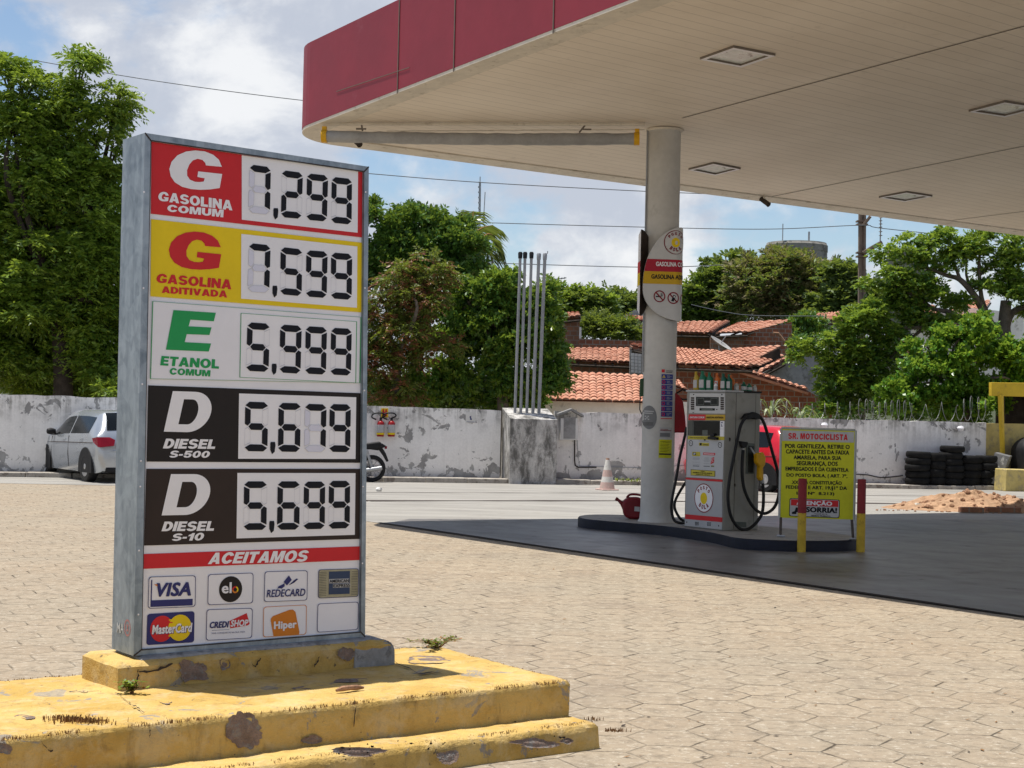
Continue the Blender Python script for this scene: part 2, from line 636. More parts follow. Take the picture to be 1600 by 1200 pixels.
def m_yellow(name, dirty=0.5):
    """thick yellow paint, chipped and stained"""
    m, b = mat(name)
    o = b.obj()
    n1 = b.noise(o, 2.6, 7, 0.62, 0.3)
    n2 = b.noise(o, 13, 6, 0.66, 0.2)
    n3 = b.noise(o, 55, 4, 0.7)
    c = b.mix(b.ramp(n1, 0.3, 0.68), (0.44, 0.275, 0.065), (0.56, 0.385, 0.130))
    c = b.mix(b.m('MULTIPLY', b.ramp(n2, 0.5, 0.72), dirty), c, (0.21, 0.130, 0.045))
    c = b.mix(b.m('MULTIPLY', b.ramp(b.noise(o, 4.4, 8, 0.7, 0.6), 0.600, 0.612), 0.9), c, (0.25, 0.225, 0.195))
    c = b.mix(b.m('MULTIPLY', b.ramp(b.noise(o, 21, 5, 0.62), 0.665, 0.69), 0.85), c, (0.10, 0.075, 0.05))
    c = b.mix(b.m('MULTIPLY', b.ramp(b.noise(o, 6.5, 8, 0.7, 0.3), 0.46, 0.66), 0.5), c, (0.60, 0.47, 0.26))
    c = b.mix(b.m('MULTIPLY', b.ramp(b.noise(b.scale(o, (3, 3, 0.6)), 4.0, 7, 0.7), 0.54, 0.7), 0.45), c, (0.19, 0.125, 0.05))
    h = b.m('ADD', b.m('MULTIPLY', n2, 0.8), b.m('MULTIPLY', n3, 0.3))
    b.surf(c, 0.78, 0, b.bump(h, 0.9, 0.02), 0.2)
    return m


def m_galv():
    m, b = mat('galvanised_steel')
    o = b.obj()
    sp = b.n('ShaderNodeTexVoronoi', {'Vector': b.scale(o, (1, 1, 0.55)), 'Scale': 26, 'Randomness': 1}).outputs['Color']
    g = b.n('ShaderNodeRGBToBW', {0: sp}).outputs[0]
    n1 = b.noise(b.scale(o, (6, 6, 1.2)), 1.4, 6, 0.65, 0.8)
    n2 = b.noise(o, 9, 6, 0.62, 1.2)
    f = b.m('ADD', b.m('MULTIPLY', g, 0.12), b.m('ADD', b.m('MULTIPLY', n1, 0.55), b.m('MULTIPLY', n2, 0.4)))
    c = b.mix(b.ramp(f, 0.3, 0.75), (0.135, 0.175, 0.215), (0.36, 0.42, 0.475))
    c = b.mix(b.m('MULTIPLY', b.ramp(b.noise(o, 5.5, 8, 0.7, 0.4), 0.60, 0.72), 0.55), c, (0.15, 0.155, 0.16))
    b.surf(c, b.m('ADD', 0.40, b.m('MULTIPLY', n2, 0.25)), 0.55, b.bump(n2, 0.12, 0.003), 0.5)
    return m


def m_brick(name, c1=(0.30, 0.105, 0.055), c2=(0.22, 0.075, 0.045), mortar=(0.27, 0.235, 0.20), sc=1.0):
    m, b = mat(name)
    o = b.obj()
    x, y, z = b.xyz(o)
    v = b.n('ShaderNodeCombineXYZ', {0: b.m('ADD', x, b.m('MULTIPLY', y, 0.7)), 1: z, 2: 0.0}).outputs[0]
    br = b.n('ShaderNodeTexBrick', {'Vector': v, 'Color1': c1, 'Color2': c2, 'Mortar': mortar, 'Scale': sc, 'Mortar Size': 0.018, 'Mortar Smooth': 0.3, 'Brick Width': 0.26, 'Row Height': 0.17, 'Bias': 0.0})
    n = b.noise(o, 3.0, 7, 0.65)
    c = b.mix(b.m('MULTIPLY', b.ramp(n, 0.4, 0.75), 0.55), br.outputs[0], (0.14, 0.085, 0.06))
    c = b.mix(b.m('MULTIPLY', b.ramp(b.noise(o, 11, 5, 0.6), 0.5, 0.75), 0.4), c, (0.40, 0.20, 0.12))
    b.surf(c, 0.9, 0, b.bump(br.outputs['Fac'], -0.5, 0.02), 0.2)
    return m


def m_tile():
    m, b = mat('clay_roof_tile')
    o = b.obj()
    n = b.noise(o, 1.1, 6, 0.6)
    n2 = b.noise(o, 9, 5, 0.65)
    rnd = b.n('ShaderNodeNewGeometry').outputs['Random Per Island']
    c = b.mix(rnd, (0.40, 0.170, 0.105), (0.56, 0.295, 0.200))
    c = b.mix(b.ramp(n, 0.4, 0.7), c, (0.50, 0.260, 0.175))
    c = b.mix(b.m('MULTIPLY', b.ramp(n2, 0.5, 0.72), 0.6), c, (0.20, 0.085, 0.055))
    c = b.mix(b.m('MULTIPLY', b.ramp(b.noise(o, 0.8, 7, 0.7, 0.4), 0.5, 0.66), 0.55), c, (0.22, 0.13, 0.09))
    b.surf(c, 0.88, 0, b.bump(n2, 0.3, 0.01), 0.2)
    return m


def m_leaf(name, cols, trans=0.35, rough=0.45, noise_sc=0.45):
    """leaves: every blade its own tint"""
    m, b = mat(name)
    o = b.obj()
    rnd = b.n('ShaderNodeNewGeometry').outputs['Random Per Island']
    n = b.noise(o, noise_sc, 4, 0.6)
    c = b.mix(b.ramp(rnd, 0.05, 0.95), cols[0], cols[1])
    c = b.mix(b.ramp(n, 0.42, 0.66), c, cols[2])
    bs = b.n('ShaderNodeBsdfPrincipled', {'Base Color': c, 'Roughness': rough, 'Specular IOR Level': 0.4})
    tc = b.mix(0.6, c, (0.40, 0.50, 0.05))
    tr = b.n('ShaderNodeBsdfTranslucent', {'Color': tc})
    ms = b.n('ShaderNodeMixShader', {0: trans, 1: bs.outputs[0], 2: tr.outputs[0]})
    b.out(ms.outputs[0])
    return m


def m_soffit(u):
    m, b = mat('soffit_planks')
    o = b.obj()
    x, y, z = b.xyz(o)
    wv = (-u[1], u[0])
    t = b.m('ADD', b.m('MULTIPLY', x, wv[0]), b.m('MULTIPLY', y, wv[1]))
    f = b.m('FRACT', b.m('MULTIPLY', t, 1 / 0.20))
    line = b.m('LESS_THAN', f, 0.085)
    n = b.noise(o, 0.6, 6, 0.6)
    n2 = b.noise(b.scale(o, (2, 2, 1)), 3.0, 6, 0.65)
    c = b.mix(b.ramp(n, 0.35, 0.7), (0.70, 0.62, 0.51), (0.78, 0.70, 0.585))
    c = b.mix(b.m('MULTIPLY', b.ramp(n2, 0.58, 0.75), 0.3), c, (0.42, 0.36, 0.28))
    c = b.mix(b.m('MULTIPLY', line, 0.30), c, (0.20, 0.17, 0.13))
    b.surf(c, 0.55, 0, b.bump(b.m('SUBTRACT', 1.0, line), 0.4, 0.01), 0.3)
    return m


U = Vector((math.cos(math.radians(35.2)), math.sin(math.radians(35.2)), 0))   # direction of the totem and canopy fronts
Wd = Vector((U.y, -U.x, 0))                                                    # at right angles, towards the viewer
M = {}
M['paving'] = m_paving()
M['concrete'] = m_concrete()
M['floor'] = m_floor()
M['wall'] = m_whitewash('whitewashed_render')
M['pier'] = m_pier()
M['kerb'] = plain('kerb_stone', (0.34, 0.31, 0.27), 0.9, bump=0.4, var=0.25, scale=4, dirt=((0.15, 0.12, 0.10), 0.52))
M['yellow_step'] = m_yellow('yellow_masonry_paint', 0.55)
M['yellow_wall'] = plain('pale_yellow_paint', (0.50, 0.40, 0.15), 0.85, var=0.2, scale=2, bump=0.2, dirt=((0.30, 0.25, 0.15), 0.5))
M['yellow_beam'] = plain('yellow_gloss_paint', (0.56, 0.385, 0.03), 0.5, var=0.12, scale=3, dirt=((0.30, 0.20, 0.05), 0.55, 0.5))
M['bare'] = plain('bare_concrete', (0.27, 0.265, 0.255), 0.9, var=0.25, scale=7, bump=0.6, dirt=((0.13, 0.125, 0.12), 0.52))
M['chip'] = plain('chipped_masonry', (0.215, 0.155, 0.125), 0.95, var=0.35, scale=18, bump=0.9, dirt=((0.24, 0.23, 0.215), 0.50))
M['crack'] = plain('crack_dark', (0.045, 0.035, 0.03), 0.95)  # dark tone of cracks, joints, seams and hoses
M['galv'] = m_galv()
M['tile'] = m_tile()
M['brick'] = m_brick('red_brick')
M['brick_brown'] = m_brick('brown_brick', (0.26, 0.125, 0.075), (0.20, 0.10, 0.065), (0.22, 0.19, 0.16))
M['plaster'] = plain('grey_plaster', (0.33, 0.325, 0.315), 0.9, var=0.2, scale=1.5, bump=0.3, dirt=((0.18, 0.175, 0.165), 0.5))
M['cream'] = plain('cream_plaster', (0.80, 0.76, 0.69), 0.9, var=0.12, scale=1.2, bump=0.2, dirt=((0.36, 0.32, 0.27), 0.55))
M['white_wall'] = plain('white_plaster', (0.66, 0.65, 0.62), 0.9, var=0.1, scale=1.2)
M['fascia'] = plain('fascia_red', (0.255, 0.028, 0.044), 0.5, var=0.10, scale=0.8, bump=0.25, spec=0.3, dirt=((0.33, 0.11, 0.13), 0.62, 0.3))
M['soffit'] = m_soffit(U)
M['cream_trim'] = plain('cream_trim', (0.62, 0.57, 0.48), 0.6, var=0.12, scale=3, dirt=((0.30, 0.25, 0.18), 0.56, 0.6))
M['seam'] = plain('dark_seam', (0.17, 0.145, 0.12), 0.8)
M['column'] = plain('column_paint', (0.50, 0.49, 0.46), 0.6, var=0.1, scale=2.2, bump=0.05, dirt=((0.30, 0.285, 0.26), 0.60, 0.45))
M['island_top'] = plain('island_concrete', (0.30, 0.285, 0.26), 0.75, var=0.18, scale=3, bump=0.2, dirt=((0.16, 0.15, 0.14), 0.55))
M['navy'] = plain('navy_kerb_paint', (0.011, 0.013, 0.023), 0.6, var=0.3, scale=5, bump=0.15, dirt=((0.25, 0.25, 0.25), 0.69, 0.9))
M['white'] = plain('white_print', (0.76, 0.75, 0.78), 0.45, var=0.03, scale=3)
M['disp'] = plain('display_white', (0.78, 0.77, 0.79), 0.4, var=0.03, scale=3)
M['ghost'] = plain('unlit_segment', (0.64, 0.64, 0.74), 0.4, var=0.02)
M['ghost_edge'] = plain('segment_edge', (0.56, 0.56, 0.60), 0.4, var=0.02)
M['ink'] = plain('black_ink', (0.006, 0.007, 0.012), 0.6, var=0.1)
M['red'] = plain('red_print', (0.56, 0.022, 0.028), 0.45, var=0.05, scale=4)
M['yel'] = plain('yellow_print', (0.76, 0.55, 0.010), 0.45, var=0.05, scale=4)
M['grn'] = plain('green_print', (0.02, 0.30, 0.085), 0.45, var=0.05, scale=4)
M['blk'] = plain('black_print', (0.016, 0.012, 0.011), 0.45, var=0.12, scale=4)
M['brn'] = plain('brown_black_print', (0.030, 0.019, 0.015), 0.45, var=0.12, scale=4)
M['navy_ink'] = plain('navy_ink', (0.030, 0.032, 0.14), 0.45, var=0.05)
M['orange'] = plain('orange_print', (0.60, 0.19, 0.02), 0.45, var=0.05)
M['gold'] = plain('gold_print', (0.36, 0.33, 0.22), 0.5, var=0.12, scale=30)
M['amexblue'] = plain('slate_blue_print', (0.035, 0.055, 0.11), 0.45, var=0.05)
M['acid'] = plain('acid_yellow_print', (0.55, 0.55, 0.02), 0.5, var=0.08, scale=3)
M['black'] = plain('black_rubber', (0.014, 0.014, 0.015), 0.55, var=0.3, scale=10)
M['tyre'] = plain('dusty_tyre_rubber', (0.011, 0.011, 0.011), 0.8, var=0.4, scale=6, bump=0.4, spec=0.12, dirt=((0.05, 0.045, 0.038), 0.6, 0.5))
M['steel'] = plain('grey_steel', (0.36, 0.37, 0.38), 0.45, 0.6, var=0.15, scale=5)
M['pipe'] = plain('painted_grey_pipe', (0.29, 0.30, 0.31), 0.5, 0.3, var=0.2, scale=3)
M['cabinet'] = plain('pump_grey_paint', (0.27, 0.265, 0.24), 0.5, var=0.08, scale=2.5, dirt=((0.17, 0.16, 0.14), 0.58, 0.5))
M['panel'] = plain('pump_panel_grey', (0.40, 0.405, 0.41), 0.4, var=0.05, scale=2.5)
M['dark'] = plain('dark_recess', (0.016, 0.019, 0.018), 0.35, var=0.2)
M['glass'] = plain('smoked_glass', (0.006, 0.008, 0.009), 0.14, var=0.1, spec=0.22)
M['lcd'] = plain('lcd_grey', (0.10, 0.115, 0.105), 0.25, var=0.1)
M['post_red'] = plain('post_red_paint', (0.22, 0.022, 0.028), 0.5, var=0.12, dirt=((0.10, 0.03, 0.03), 0.6, 0.5))
M['post_yel'] = plain('post_yellow_paint', (0.50, 0.34, 0.035), 0.55, var=0.15, dirt=((0.18, 0.12, 0.03), 0.56, 0.6))
M['amber'] = plain('amber_plastic', (0.62, 0.34, 0.012), 0.4, var=0.1)
M['jerry'] = plain('red_plastic', (0.16, 0.010, 0.016), 0.4, var=0.15)
M['red_cloth'] = plain('red_vinyl', (0.24, 0.012, 0.018), 0.5, var=0.2, scale=6)
M['silver'] = plain('silver_car_paint', (0.44, 0.465, 0.49), 0.25, 0.6, var=0.03, **{'Coat Weight': 0.6, 'Coat Roughness': 0.05})
M['carred'] = plain('red_car_paint', (0.50, 0.012, 0.025), 0.25, 0.1, var=0.04, **{'Coat Weight': 0.6, 'Coat Roughness': 0.05})
M['ext_red'] = plain('extinguisher_red', (0.28, 0.014, 0.016), 0.35, var=0.1)
M['lamp_red'] = plain('tail_lamp_red', (0.20, 0.008, 0.018), 0.12, var=0.1)
M['lamp_white'] = plain('lamp_white', (0.7, 0.7, 0.68), 0.15, var=0.05)
M['alloy'] = plain('alloy_rim', (0.45, 0.45, 0.46), 0.3, 0.7, var=0.1)
M['dirt'] = plain('ochre_soil', (0.37, 0.235, 0.145), 0.95, var=0.3, scale=5, bump=0.9, dirt=((0.25, 0.145, 0.085), 0.5))
M['clod'] = plain('broken_clay', (0.30, 0.17, 0.105), 0.95, var=0.4, scale=9, bump=0.6)
M['stone'] = plain('grey_rubble', (0.40, 0.37, 0.32), 0.95, var=0.25, scale=9, bump=0.6)
M['bark'] = plain('grey_bark', (0.115, 0.095, 0.075), 0.95, var=0.4, scale=6, bump=0.8)
M['bark_dark'] = plain('dark_bark', (0.05, 0.040, 0.032), 0.95, var=0.4, scale=6, bump=0.8)
M['hill'] = plain('scrub_ground', (0.045, 0.055, 0.025), 0.95, var=0.4, scale=0.5, bump=0.5)
M['tank_conc'] = plain('stained_concrete', (0.235, 0.225, 0.20), 0.9, var=0.25, scale=0.6, bump=0.3, dirt=((0.11, 0.105, 0.09), 0.5))
M['pole_conc'] = plain('pole_concrete', (0.19, 0.145, 0.11), 0.9, var=0.2, scale=2, bump=0.3)
M['board_grey'] = plain('leaning_board_grey', (0.13, 0.13, 0.13), 0.8, var=0.25, scale=4, dirt=((0.42, 0.42, 0.40), 0.56))
M['cone_o'] = plain('faded_cone_orange', (0.50, 0.355, 0.315), 0.7, var=0.12, scale=8, dirt=((0.40, 0.33, 0.28), 0.5, 0.6))
M['cone_w'] = plain('faded_cone_white', (0.58, 0.56, 0.52), 0.7, var=0.12, scale=8, dirt=((0.33, 0.30, 0.26), 0.55, 0.6))
M['wire'] = plain('cable_grey', (0.10, 0.11, 0.12), 0.6)
M['razor'] = plain('razor_wire_zinc', (0.19, 0.195, 0.19), 0.5, 0.3)
M['roll'] = plain('grey_tarpaulin', (0.30, 0.30, 0.295), 0.6, var=0.15, scale=4, bump=0.3)
M['blue'] = plain('blue_sticker', (0.030, 0.045, 0.22), 0.45, var=0.1)
M['stk_grey'] = plain('grey_sticker', (0.17, 0.175, 0.18), 0.5, var=0.08)
M['pale'] = plain('pale_print', (0.42, 0.42, 0.42), 0.5, var=0.05)
M['kraft'] = plain('dry_brown_plant', (0.22, 0.115, 0.045), 0.9, var=0.4, scale=20)
L = {}
L['neem'] = m_leaf('neem_leaves', ((0.046, 0.115, 0.014), (0.223, 0.324, 0.035), (0.135, 0.243, 0.027)))
L['mango'] = m_leaf('broad_leaves', ((0.027, 0.087, 0.018), (0.128, 0.247, 0.039), (0.068, 0.165, 0.030)), 0.25, 0.35)
L['acacia'] = m_leaf('dry_pod_leaves', ((0.065, 0.101, 0.018), (0.169, 0.195, 0.036), (0.117, 0.150, 0.029)), 0.3)
L['pods'] = m_leaf('russet_pods', ((0.156, 0.054, 0.031), (0.312, 0.120, 0.060), (0.204, 0.078, 0.042)), 0.15)
L['bright'] = m_leaf('bright_leaves', ((0.065, 0.150, 0.018), (0.240, 0.345, 0.046), (0.143, 0.254, 0.034)), 0.42, 0.35)
L['shiny'] = m_leaf('glossy_round_leaves', ((0.041, 0.135, 0.016), (0.162, 0.338, 0.038), (0.088, 0.223, 0.027)), 0.4, 0.26)
L['far'] = m_leaf('distant_leaves', ((0.047, 0.092, 0.024), (0.135, 0.189, 0.054), (0.101, 0.155, 0.046)), 0.3, 0.6)
L['rust'] = m_leaf('rusty_leaves', ((0.137, 0.104, 0.055), (0.247, 0.182, 0.098), (0.182, 0.156, 0.078)), 0.3, 0.6)
L['palm'] = m_leaf('palm_leaves', ((0.050, 0.080, 0.035), (0.130, 0.160, 0.070), (0.090, 0.115, 0.050)), 0.3)
L['stripe'] = m_leaf('striped_leaves', ((0.10, 0.16, 0.05), (0.42, 0.46, 0.30), (0.22, 0.28, 0.14)), 0.3)
# ------------------------------------------------------------------ the setting


def sheet(name, pts, m, z=None, thick=0.0):
    mb = MB()
    P = [Vector((p[0], p[1], z if z is not None else p[2])) for p in pts]
    if thick:
        mb.extrude([p - Vector((0, 0, thick)) for p in P], (0, 0, thick))
    else:
        mb.face(P)
    return mb.build(name, m, kind='structure', origin=(0, 0, 0))


sheet('paving', [(-70, -12), (70, -12), (70, 46), (-70, 46)], M['paving'], 0.0)
WA, WB = Vector((-11.0, 33.0, 0)), Vector((11.2, 37.6, 0))
WT = (WB - WA).normalized()
WN = Vector((WT.y, -WT.x, 0))          # towards the viewer
WALL = wall_plane(WA, WB)


def wpt(u, v, off=0.0):
    return WALL.hit(u, v, off)


e0, e1 = G(575, 815), G(1600, 965)
ed = (e1 - e0).normalized()
apr = [(-60, 30.6 - 10.2), G(-60, 754), G(180, 759), G(400, 786), e0, e1, e1 + ed * 14, (60, 0), (60, 46), (-60, 30)]
sheet('concrete_apron', [apr[1], apr[2], apr[3], apr[4], apr[5], apr[6], (50, 1), (50, 47), WB + WT * 30 + WN * 0.3, WA - WT * 6 + WN * 0.3], M['concrete'], 0.004)
sheet('shade_toned_slab', [e0 + ed * 0.5, e1 + ed * 13.8, (50, 2), G(1900, 813), G(1100, 811.5), G(640, 811.5)], M['floor'], 0.008)  # darker slab laid under the canopy, part of its shade is colour
# dark drainage slot along the edge of the slab and the expansion joints further back
mb = MB()
nrm = Vector((-ed.y, ed.x, 0))


def strip(mb, pts, w, z, seed=0):
    rnd = random.Random(seed)
    for a, b in zip(pts[:-1], pts[1:]):
        n = 14
        t = (b - a)
        nn = Vector((-t.y, t.x, 0)).normalized()
        prev = None
        for i in range(n + 1):
            p = a + t * (i / n)
            k = w * (0.55 + 0.8 * rnd.random()) / 2
            cur = (Vector((*(p + nn * k).xy, z)), Vector((*(p - nn * k).xy, z)))
            if prev:
                mb.face([prev[0], cur[0], cur[1], prev[1]])
            prev = cur


strip(mb, [e0 + ed * 0.3, e1 + ed * 8], 0.075, 0.013, 1)
mb.build('drain_slot', M['crack'], kind='structure', origin=(0, 0, 0))
mb = MB()
strip(mb, [G(300, 779), G(575, 783), G(960, 783), G(1300, 786), G(1700, 792)], 0.27, 0.009, 2)
strip(mb, [G(560, 770), G(1000, 771), G(1700, 778)], 0.07, 0.009, 3)
mb.build('pavement_joint', M['crack'], kind='structure', origin=(0, 0, 0))
# kerb strip below the wall
mb = MB()
rnd = random.Random(5)
L_all = 44.0
s = -6.0
while s < L_all - 6:
    ln = 0.95
    w = 0.62 + 0.03 * s / 10 + rnd.uniform(-.02, .02)
    a = WA + WT * s
    mb.obox(a + WN * 0.0, WT * (ln - 0.02), WN * w, (0, 0, 0.10 + rnd.uniform(-.008, .01)))
    s += ln
mb.build('kerb_strip', M['kerb'], kind='structure', bevel=0.012)
# rising scrub ground behind the wall
mb = MB()


def hill(i, j):
    x = -260 + 620 * i
    y = 39 + 400 * (j ** 1.7)
    z = -0.05 + 0.028 * max(0, y - 44) + 0.5 * math.sin(x * 0.05) * min(1, (y - 39) / 60)
    return Vector((x, y, min(z, 14 + 0.01 * y)))


mb.grid(hill, 50, 40)
mb.build('hillside', M['hill'], kind='structure', smooth=True, origin=(0, 0, 0))

# ------------------------------------------------------------------ boundary wall, in the pieces the photograph shows


def wall_seg(name, u0, v0, u1, v1, m, label, thick=0.18, z0=0.0, seed=0, cap=True):
    """length of wall between two picture columns, top edge a little uneven"""
    rnd = random.Random(seed)
    a, b = wpt(u0, v0), wpt(u1, v1)
    root = thing(name, label, 'wall', ((a.x + b.x) / 2, (a.y + b.y) / 2, 0))
    mb = MB()
    n = max(4, int((b - a).length / 0.25))
    top, bot = [], []
    for i in range(n + 1):
        p = a.lerp(b, i / n)
        top.append(Vector((p.x, p.y, p.z + rnd.uniform(-0.012, 0.012))))
        bot.append(Vector((p.x, p.y, z0)))
    back = -WN * thick
    for i in range(n):
        mb.face([bot[i], bot[i + 1], top[i + 1], top[i]])
        mb.face([top[i], top[i + 1], top[i + 1] + back, top[i] + back])
        mb.face([bot[i] + back, top[i] + back, top[i + 1] + back, bot[i + 1] + back])
    mb.face([bot[0], top[0], top[0] + back, bot[0] + back])
    mb.face([bot[-1], bot[-1] + back, top[-1] + back, top[-1]])
    mb.build('wall_face', m, root)
    return root


w_left = wall_seg('boundary_wall', -240, 608, 783, 641, M['wall'], 'peeling whitewashed wall left of the concrete pier with pipes, behind the silver car', seed=1)
w_right = wall_seg('boundary_wall', 868, 643, 1541, 661, M['wall'], 'peeling whitewashed wall right of the concrete pier, carrying razor wire', seed=2)
w_yel = wall_seg('boundary_wall', 1541, 661, 1760, 666, M['yellow_wall'], 'pale yellow painted wall end beside the yellow booth post', seed=3)

# ------------------------------------------------------------------ canopy
TILT = 0.024
TILT_W = 0.040
CN = Vector((TILT * U.x - TILT_W * Wd.x, TILT * U.y - TILT_W * Wd.y, 1.0)).normalized()
C0 = Vector((2.0, 20.8, 5.6))
CEIL = Pl(C0, CN)


def cz(x, y):
    return C0.z - ((x - C0.x) * CN.x + (y - C0.y) * CN.y) / CN.z


def chit(u, v, off=0.0):
    p = CEIL.hit(u, v)
    return p + Vector((0, 0, -off))


a0, a1 = chit(512, 183), chit(984, 0)
b0, b1 = chit(628, 237.5), chit(1600, 366)


def cross2(a, b):
    return a.x * b.y - a.y * b.x


da, db = (a1 - a0), (b1 - b0)
t = cross2(b0 - a0, db) / cross2(da, db)
CC = a0 + da * t
da, db = Vector((da.x, da.y, 0)).normalized(), Vector((db.x, db.y, 0)).normalized()
R_C = 0.80
half = math.acos(da.dot(db)) / 2
tan_len = R_C / math.tan(half)
cen = Vector((CC.x, CC.y, 0)) + (da + db).normalized() * (R_C / math.sin(half))
LA, LB = 17.0, 19.0


def arc_pts(n=14, inset=0.0):
    pA = Vector((CC.x, CC.y, 0)) + da * tan_len
    pB = Vector((CC.x, CC.y, 0)) + db * tan_len
    v0, v1 = pA - cen, pB - cen
    g0 = math.atan2(v0.y, v0.x)
    g1 = math.atan2(v1.y, v1.x)
    while g1 - g0 > math.pi:
        g1 -= 2 * math.pi
    while g1 - g0 < -math.pi:
        g1 += 2 * math.pi
    r = R_C - inset
    return [cen + Vector((math.cos(g0 + (g1 - g0) * i / n), math.sin(g0 + (g1 - g0) * i / n), 0)) * r for i in range(n + 1)]


na = (cen - (Vector((CC.x, CC.y, 0)) + da * tan_len)).normalized()
nb_ = (cen - (Vector((CC.x, CC.y, 0)) + db * tan_len)).normalized()


def outline(inset):
    c = Vector((CC.x, CC.y, 0))
    return [c + da * LA + na * inset] + arc_pts(14, inset) + [c + db * LB + nb_ * inset]


can = thing('canopy', 'fuel station canopy with red fascia, rounded corner and cream plank soffit', 'canopy', (C0.x, C0.y, 0))
out = outline(0)
far = out[0] + (out[-1] - Vector((CC.x, CC.y, 0)))
FH = 1.16


def at_z(p, dz):
    return Vector((p.x, p.y, cz(p.x, p.y) + dz))


mb = MB()
for p, q in zip(out[:-1], out[1:]):
    mb.face([at_z(p, 0.004), at_z(q, 0.004), at_z(q, FH), at_z(p, FH)])
inn = outline(0.06)
for p, q in zip(inn[:-1], inn[1:]):
    mb.face([at_z(p, 0.004), at_z(q, 0.004), at_z(q, FH), at_z(p, FH)])
for (p, q), (r, s_) in zip(zip(out[:-1], out[1:]), zip(inn[:-1], inn[1:])):
    mb.face([at_z(p, FH), at_z(q, FH), at_z(s_, FH), at_z(r, FH)])
    mb.face([at_z(p, 0.004), at_z(q, 0.004), at_z(s_, 0.004), at_z(r, 0.004)])
mb.build('fascia', M['fascia'], can, smooth=True)
mb = MB()
mb.face([at_z(p, 0.0) for p in outline(0.05)] + [at_z(far, 0.0)])
mb.build('soffit', M['soffit'], can)
mb = MB()
mb.face([at_z(p, FH - 0.25) for p in outline(0.05)] + [at_z(far, FH - 0.25)])
mb.build('roof_deck', M['steel'], can)
mb = MB()
o1, o2 = outline(0.004), outline(0.33)
for (p, q), (r, s_) in zip(zip(o1[:-1], o1[1:]), zip(o2[:-1], o2[1:])):
    mb.face([at_z(p, -0.035), at_z(q, -0.035), at_z(s_, -0.02), at_z(r, -0.02)])
    mb.face([at_z(r, -0.02), at_z(s_, -0.02), at_z(s_, 0.0), at_z(r, 0.0)])
    mb.face([at_z(p, -0.035), at_z(q, -0.035), at_z(q, 0.003), at_z(p, 0.003)])
mb.build('edge_trim', M['cream_trim'], can)
# vertical panel joints of the fascia
FA = Pl(Vector((CC.x, CC.y, 5.5)) - na * 0.004, na)
for u, v in ((623, 60), (710, 60), (865, 25), (1040, -60)):
    mb = MB()
    p = FA.hit(u, v)
    mb.obox(at_z(p, -0.045) - da * 0.008, da * 0.016, -na * 0.006, (0, 0, FH + 0.04))
    mb.build('panel_joint', M['seam'], can)
mb = MB()
p = FA.hit(640, 95)
mb.obox(at_z(p, 0.22) - da * 1.9, da * 1.9, -na * 0.004, (0, 0, 0.010))
mb.build('panel_joint', M['seam'], can)
# seams running across the planks, parallel to the near fascia
for u0, v0, u1, v1 in ((1066, 184, 1520, 62), (1200, 308, 1600, 228), (1488, 344, 1600, 330)):
    p, q = chit(u0, v0), chit(u1, v1)
    d = (q - p).normalized()
    w = Vector((-d.y, d.x, 0)).normalized() * 0.013
    mb = MB()
    e = p + d * 14
    mb.face([at_z(p - w, -0.004), at_z(e - w, -0.004), at_z(e + w, -0.004), at_z(p + w, -0.004)])
    mb.build('soffit_seam', M['seam'], can)


def ceiling_lamp(us, label):
    pts = [chit(*p) for p in us]
    c = sum(pts, Vector()) / 4
    a = ((pts[1] - pts[0]) + (pts[2] - pts[3])) / 2
    b = ((pts[3] - pts[0]) + (pts[2] - pts[1])) / 2
    ka, kb = a.length / 2, b.length / 2
    k = max(0.3, (ka + kb) / 2)
    a, b = a.normalized() * k, b.normalized() * k
    root = thing('ceiling_lamp', label, 'lamp', at_z(c, -0.03), 'recessed square lamps in the soffit')
    mb = MB()

    def pt(x, y, dz):
        q = c + a * x + b * y
        return at_z(q, dz)
    for s0, s1 in (((-1, -1), (1, -1)), ((1, -1), (1, 1)), ((1, 1), (-1, 1)), ((-1, 1), (-1, -1))):
        i0, i1 = [(.82 * s[0], .82 * s[1]) for s in (s0, s1)]
        mb.face([pt(*s0, -.03), pt(*s1, -.03), pt(*i1, -.03), pt(*i0, -.03)], 0)
        mb.face([pt(*s0, -.03), pt(*s1, -.03), pt(*s1, 0), pt(*s0, 0)], 1)
        mb.face([pt(*i0, -.03), pt(*i1, -.03), pt(*i1, -.005), pt(*i0, -.005)], 1)
    mb.build('lamp_frame', [M['disp'], M['seam']], root)
    mb = MB()
    mb.face([pt(-.82, -.82, -.006), pt(.82, -.82, -.006), pt(.82, .82, -.006), pt(-.82, .82, -.006)])
    mb.build('lamp_glass', M['lampglass'], root)
    mb = MB()
    rnd = random.Random(len(label))
    for i in range(7):
        x, y = rnd.uniform(-.8, .8), -0.78 + rnd.uniform(0, .1)
        mb.face([pt(x - .05, y, -.008), pt(x + .06, y - .03, -.008), pt(x + .03, y + .07, -.008), pt(x - .04, y + .05, -.008)])
    mb.build('dead_insects', M['seam'], root)


M['lampglass'] = plain('dusty_lamp_glass', (0.74, 0.78, 0.75), 0.2, var=0.15, scale=6, dirt=((0.25, 0.24, 0.20), 0.55))
ceiling_lamp([(1104, 90), (1152, 73), (1200, 83), (1154, 99)], 'square soffit lamp nearest the camera, above and right of the column top')
ceiling_lamp([(1521, 171), (1570, 158), (1618, 166), (1571, 178)], 'square soffit lamp at the far right, cut by the picture edge')
ceiling_lamp([(1083, 263), (1118, 255), (1149, 261), (1116, 270)], 'small distant soffit lamp just right of the column')
ceiling_lamp([(1383, 306), (1415, 300), (1447, 305), (1415, 311)], 'small distant soffit lamp above the utility pole')

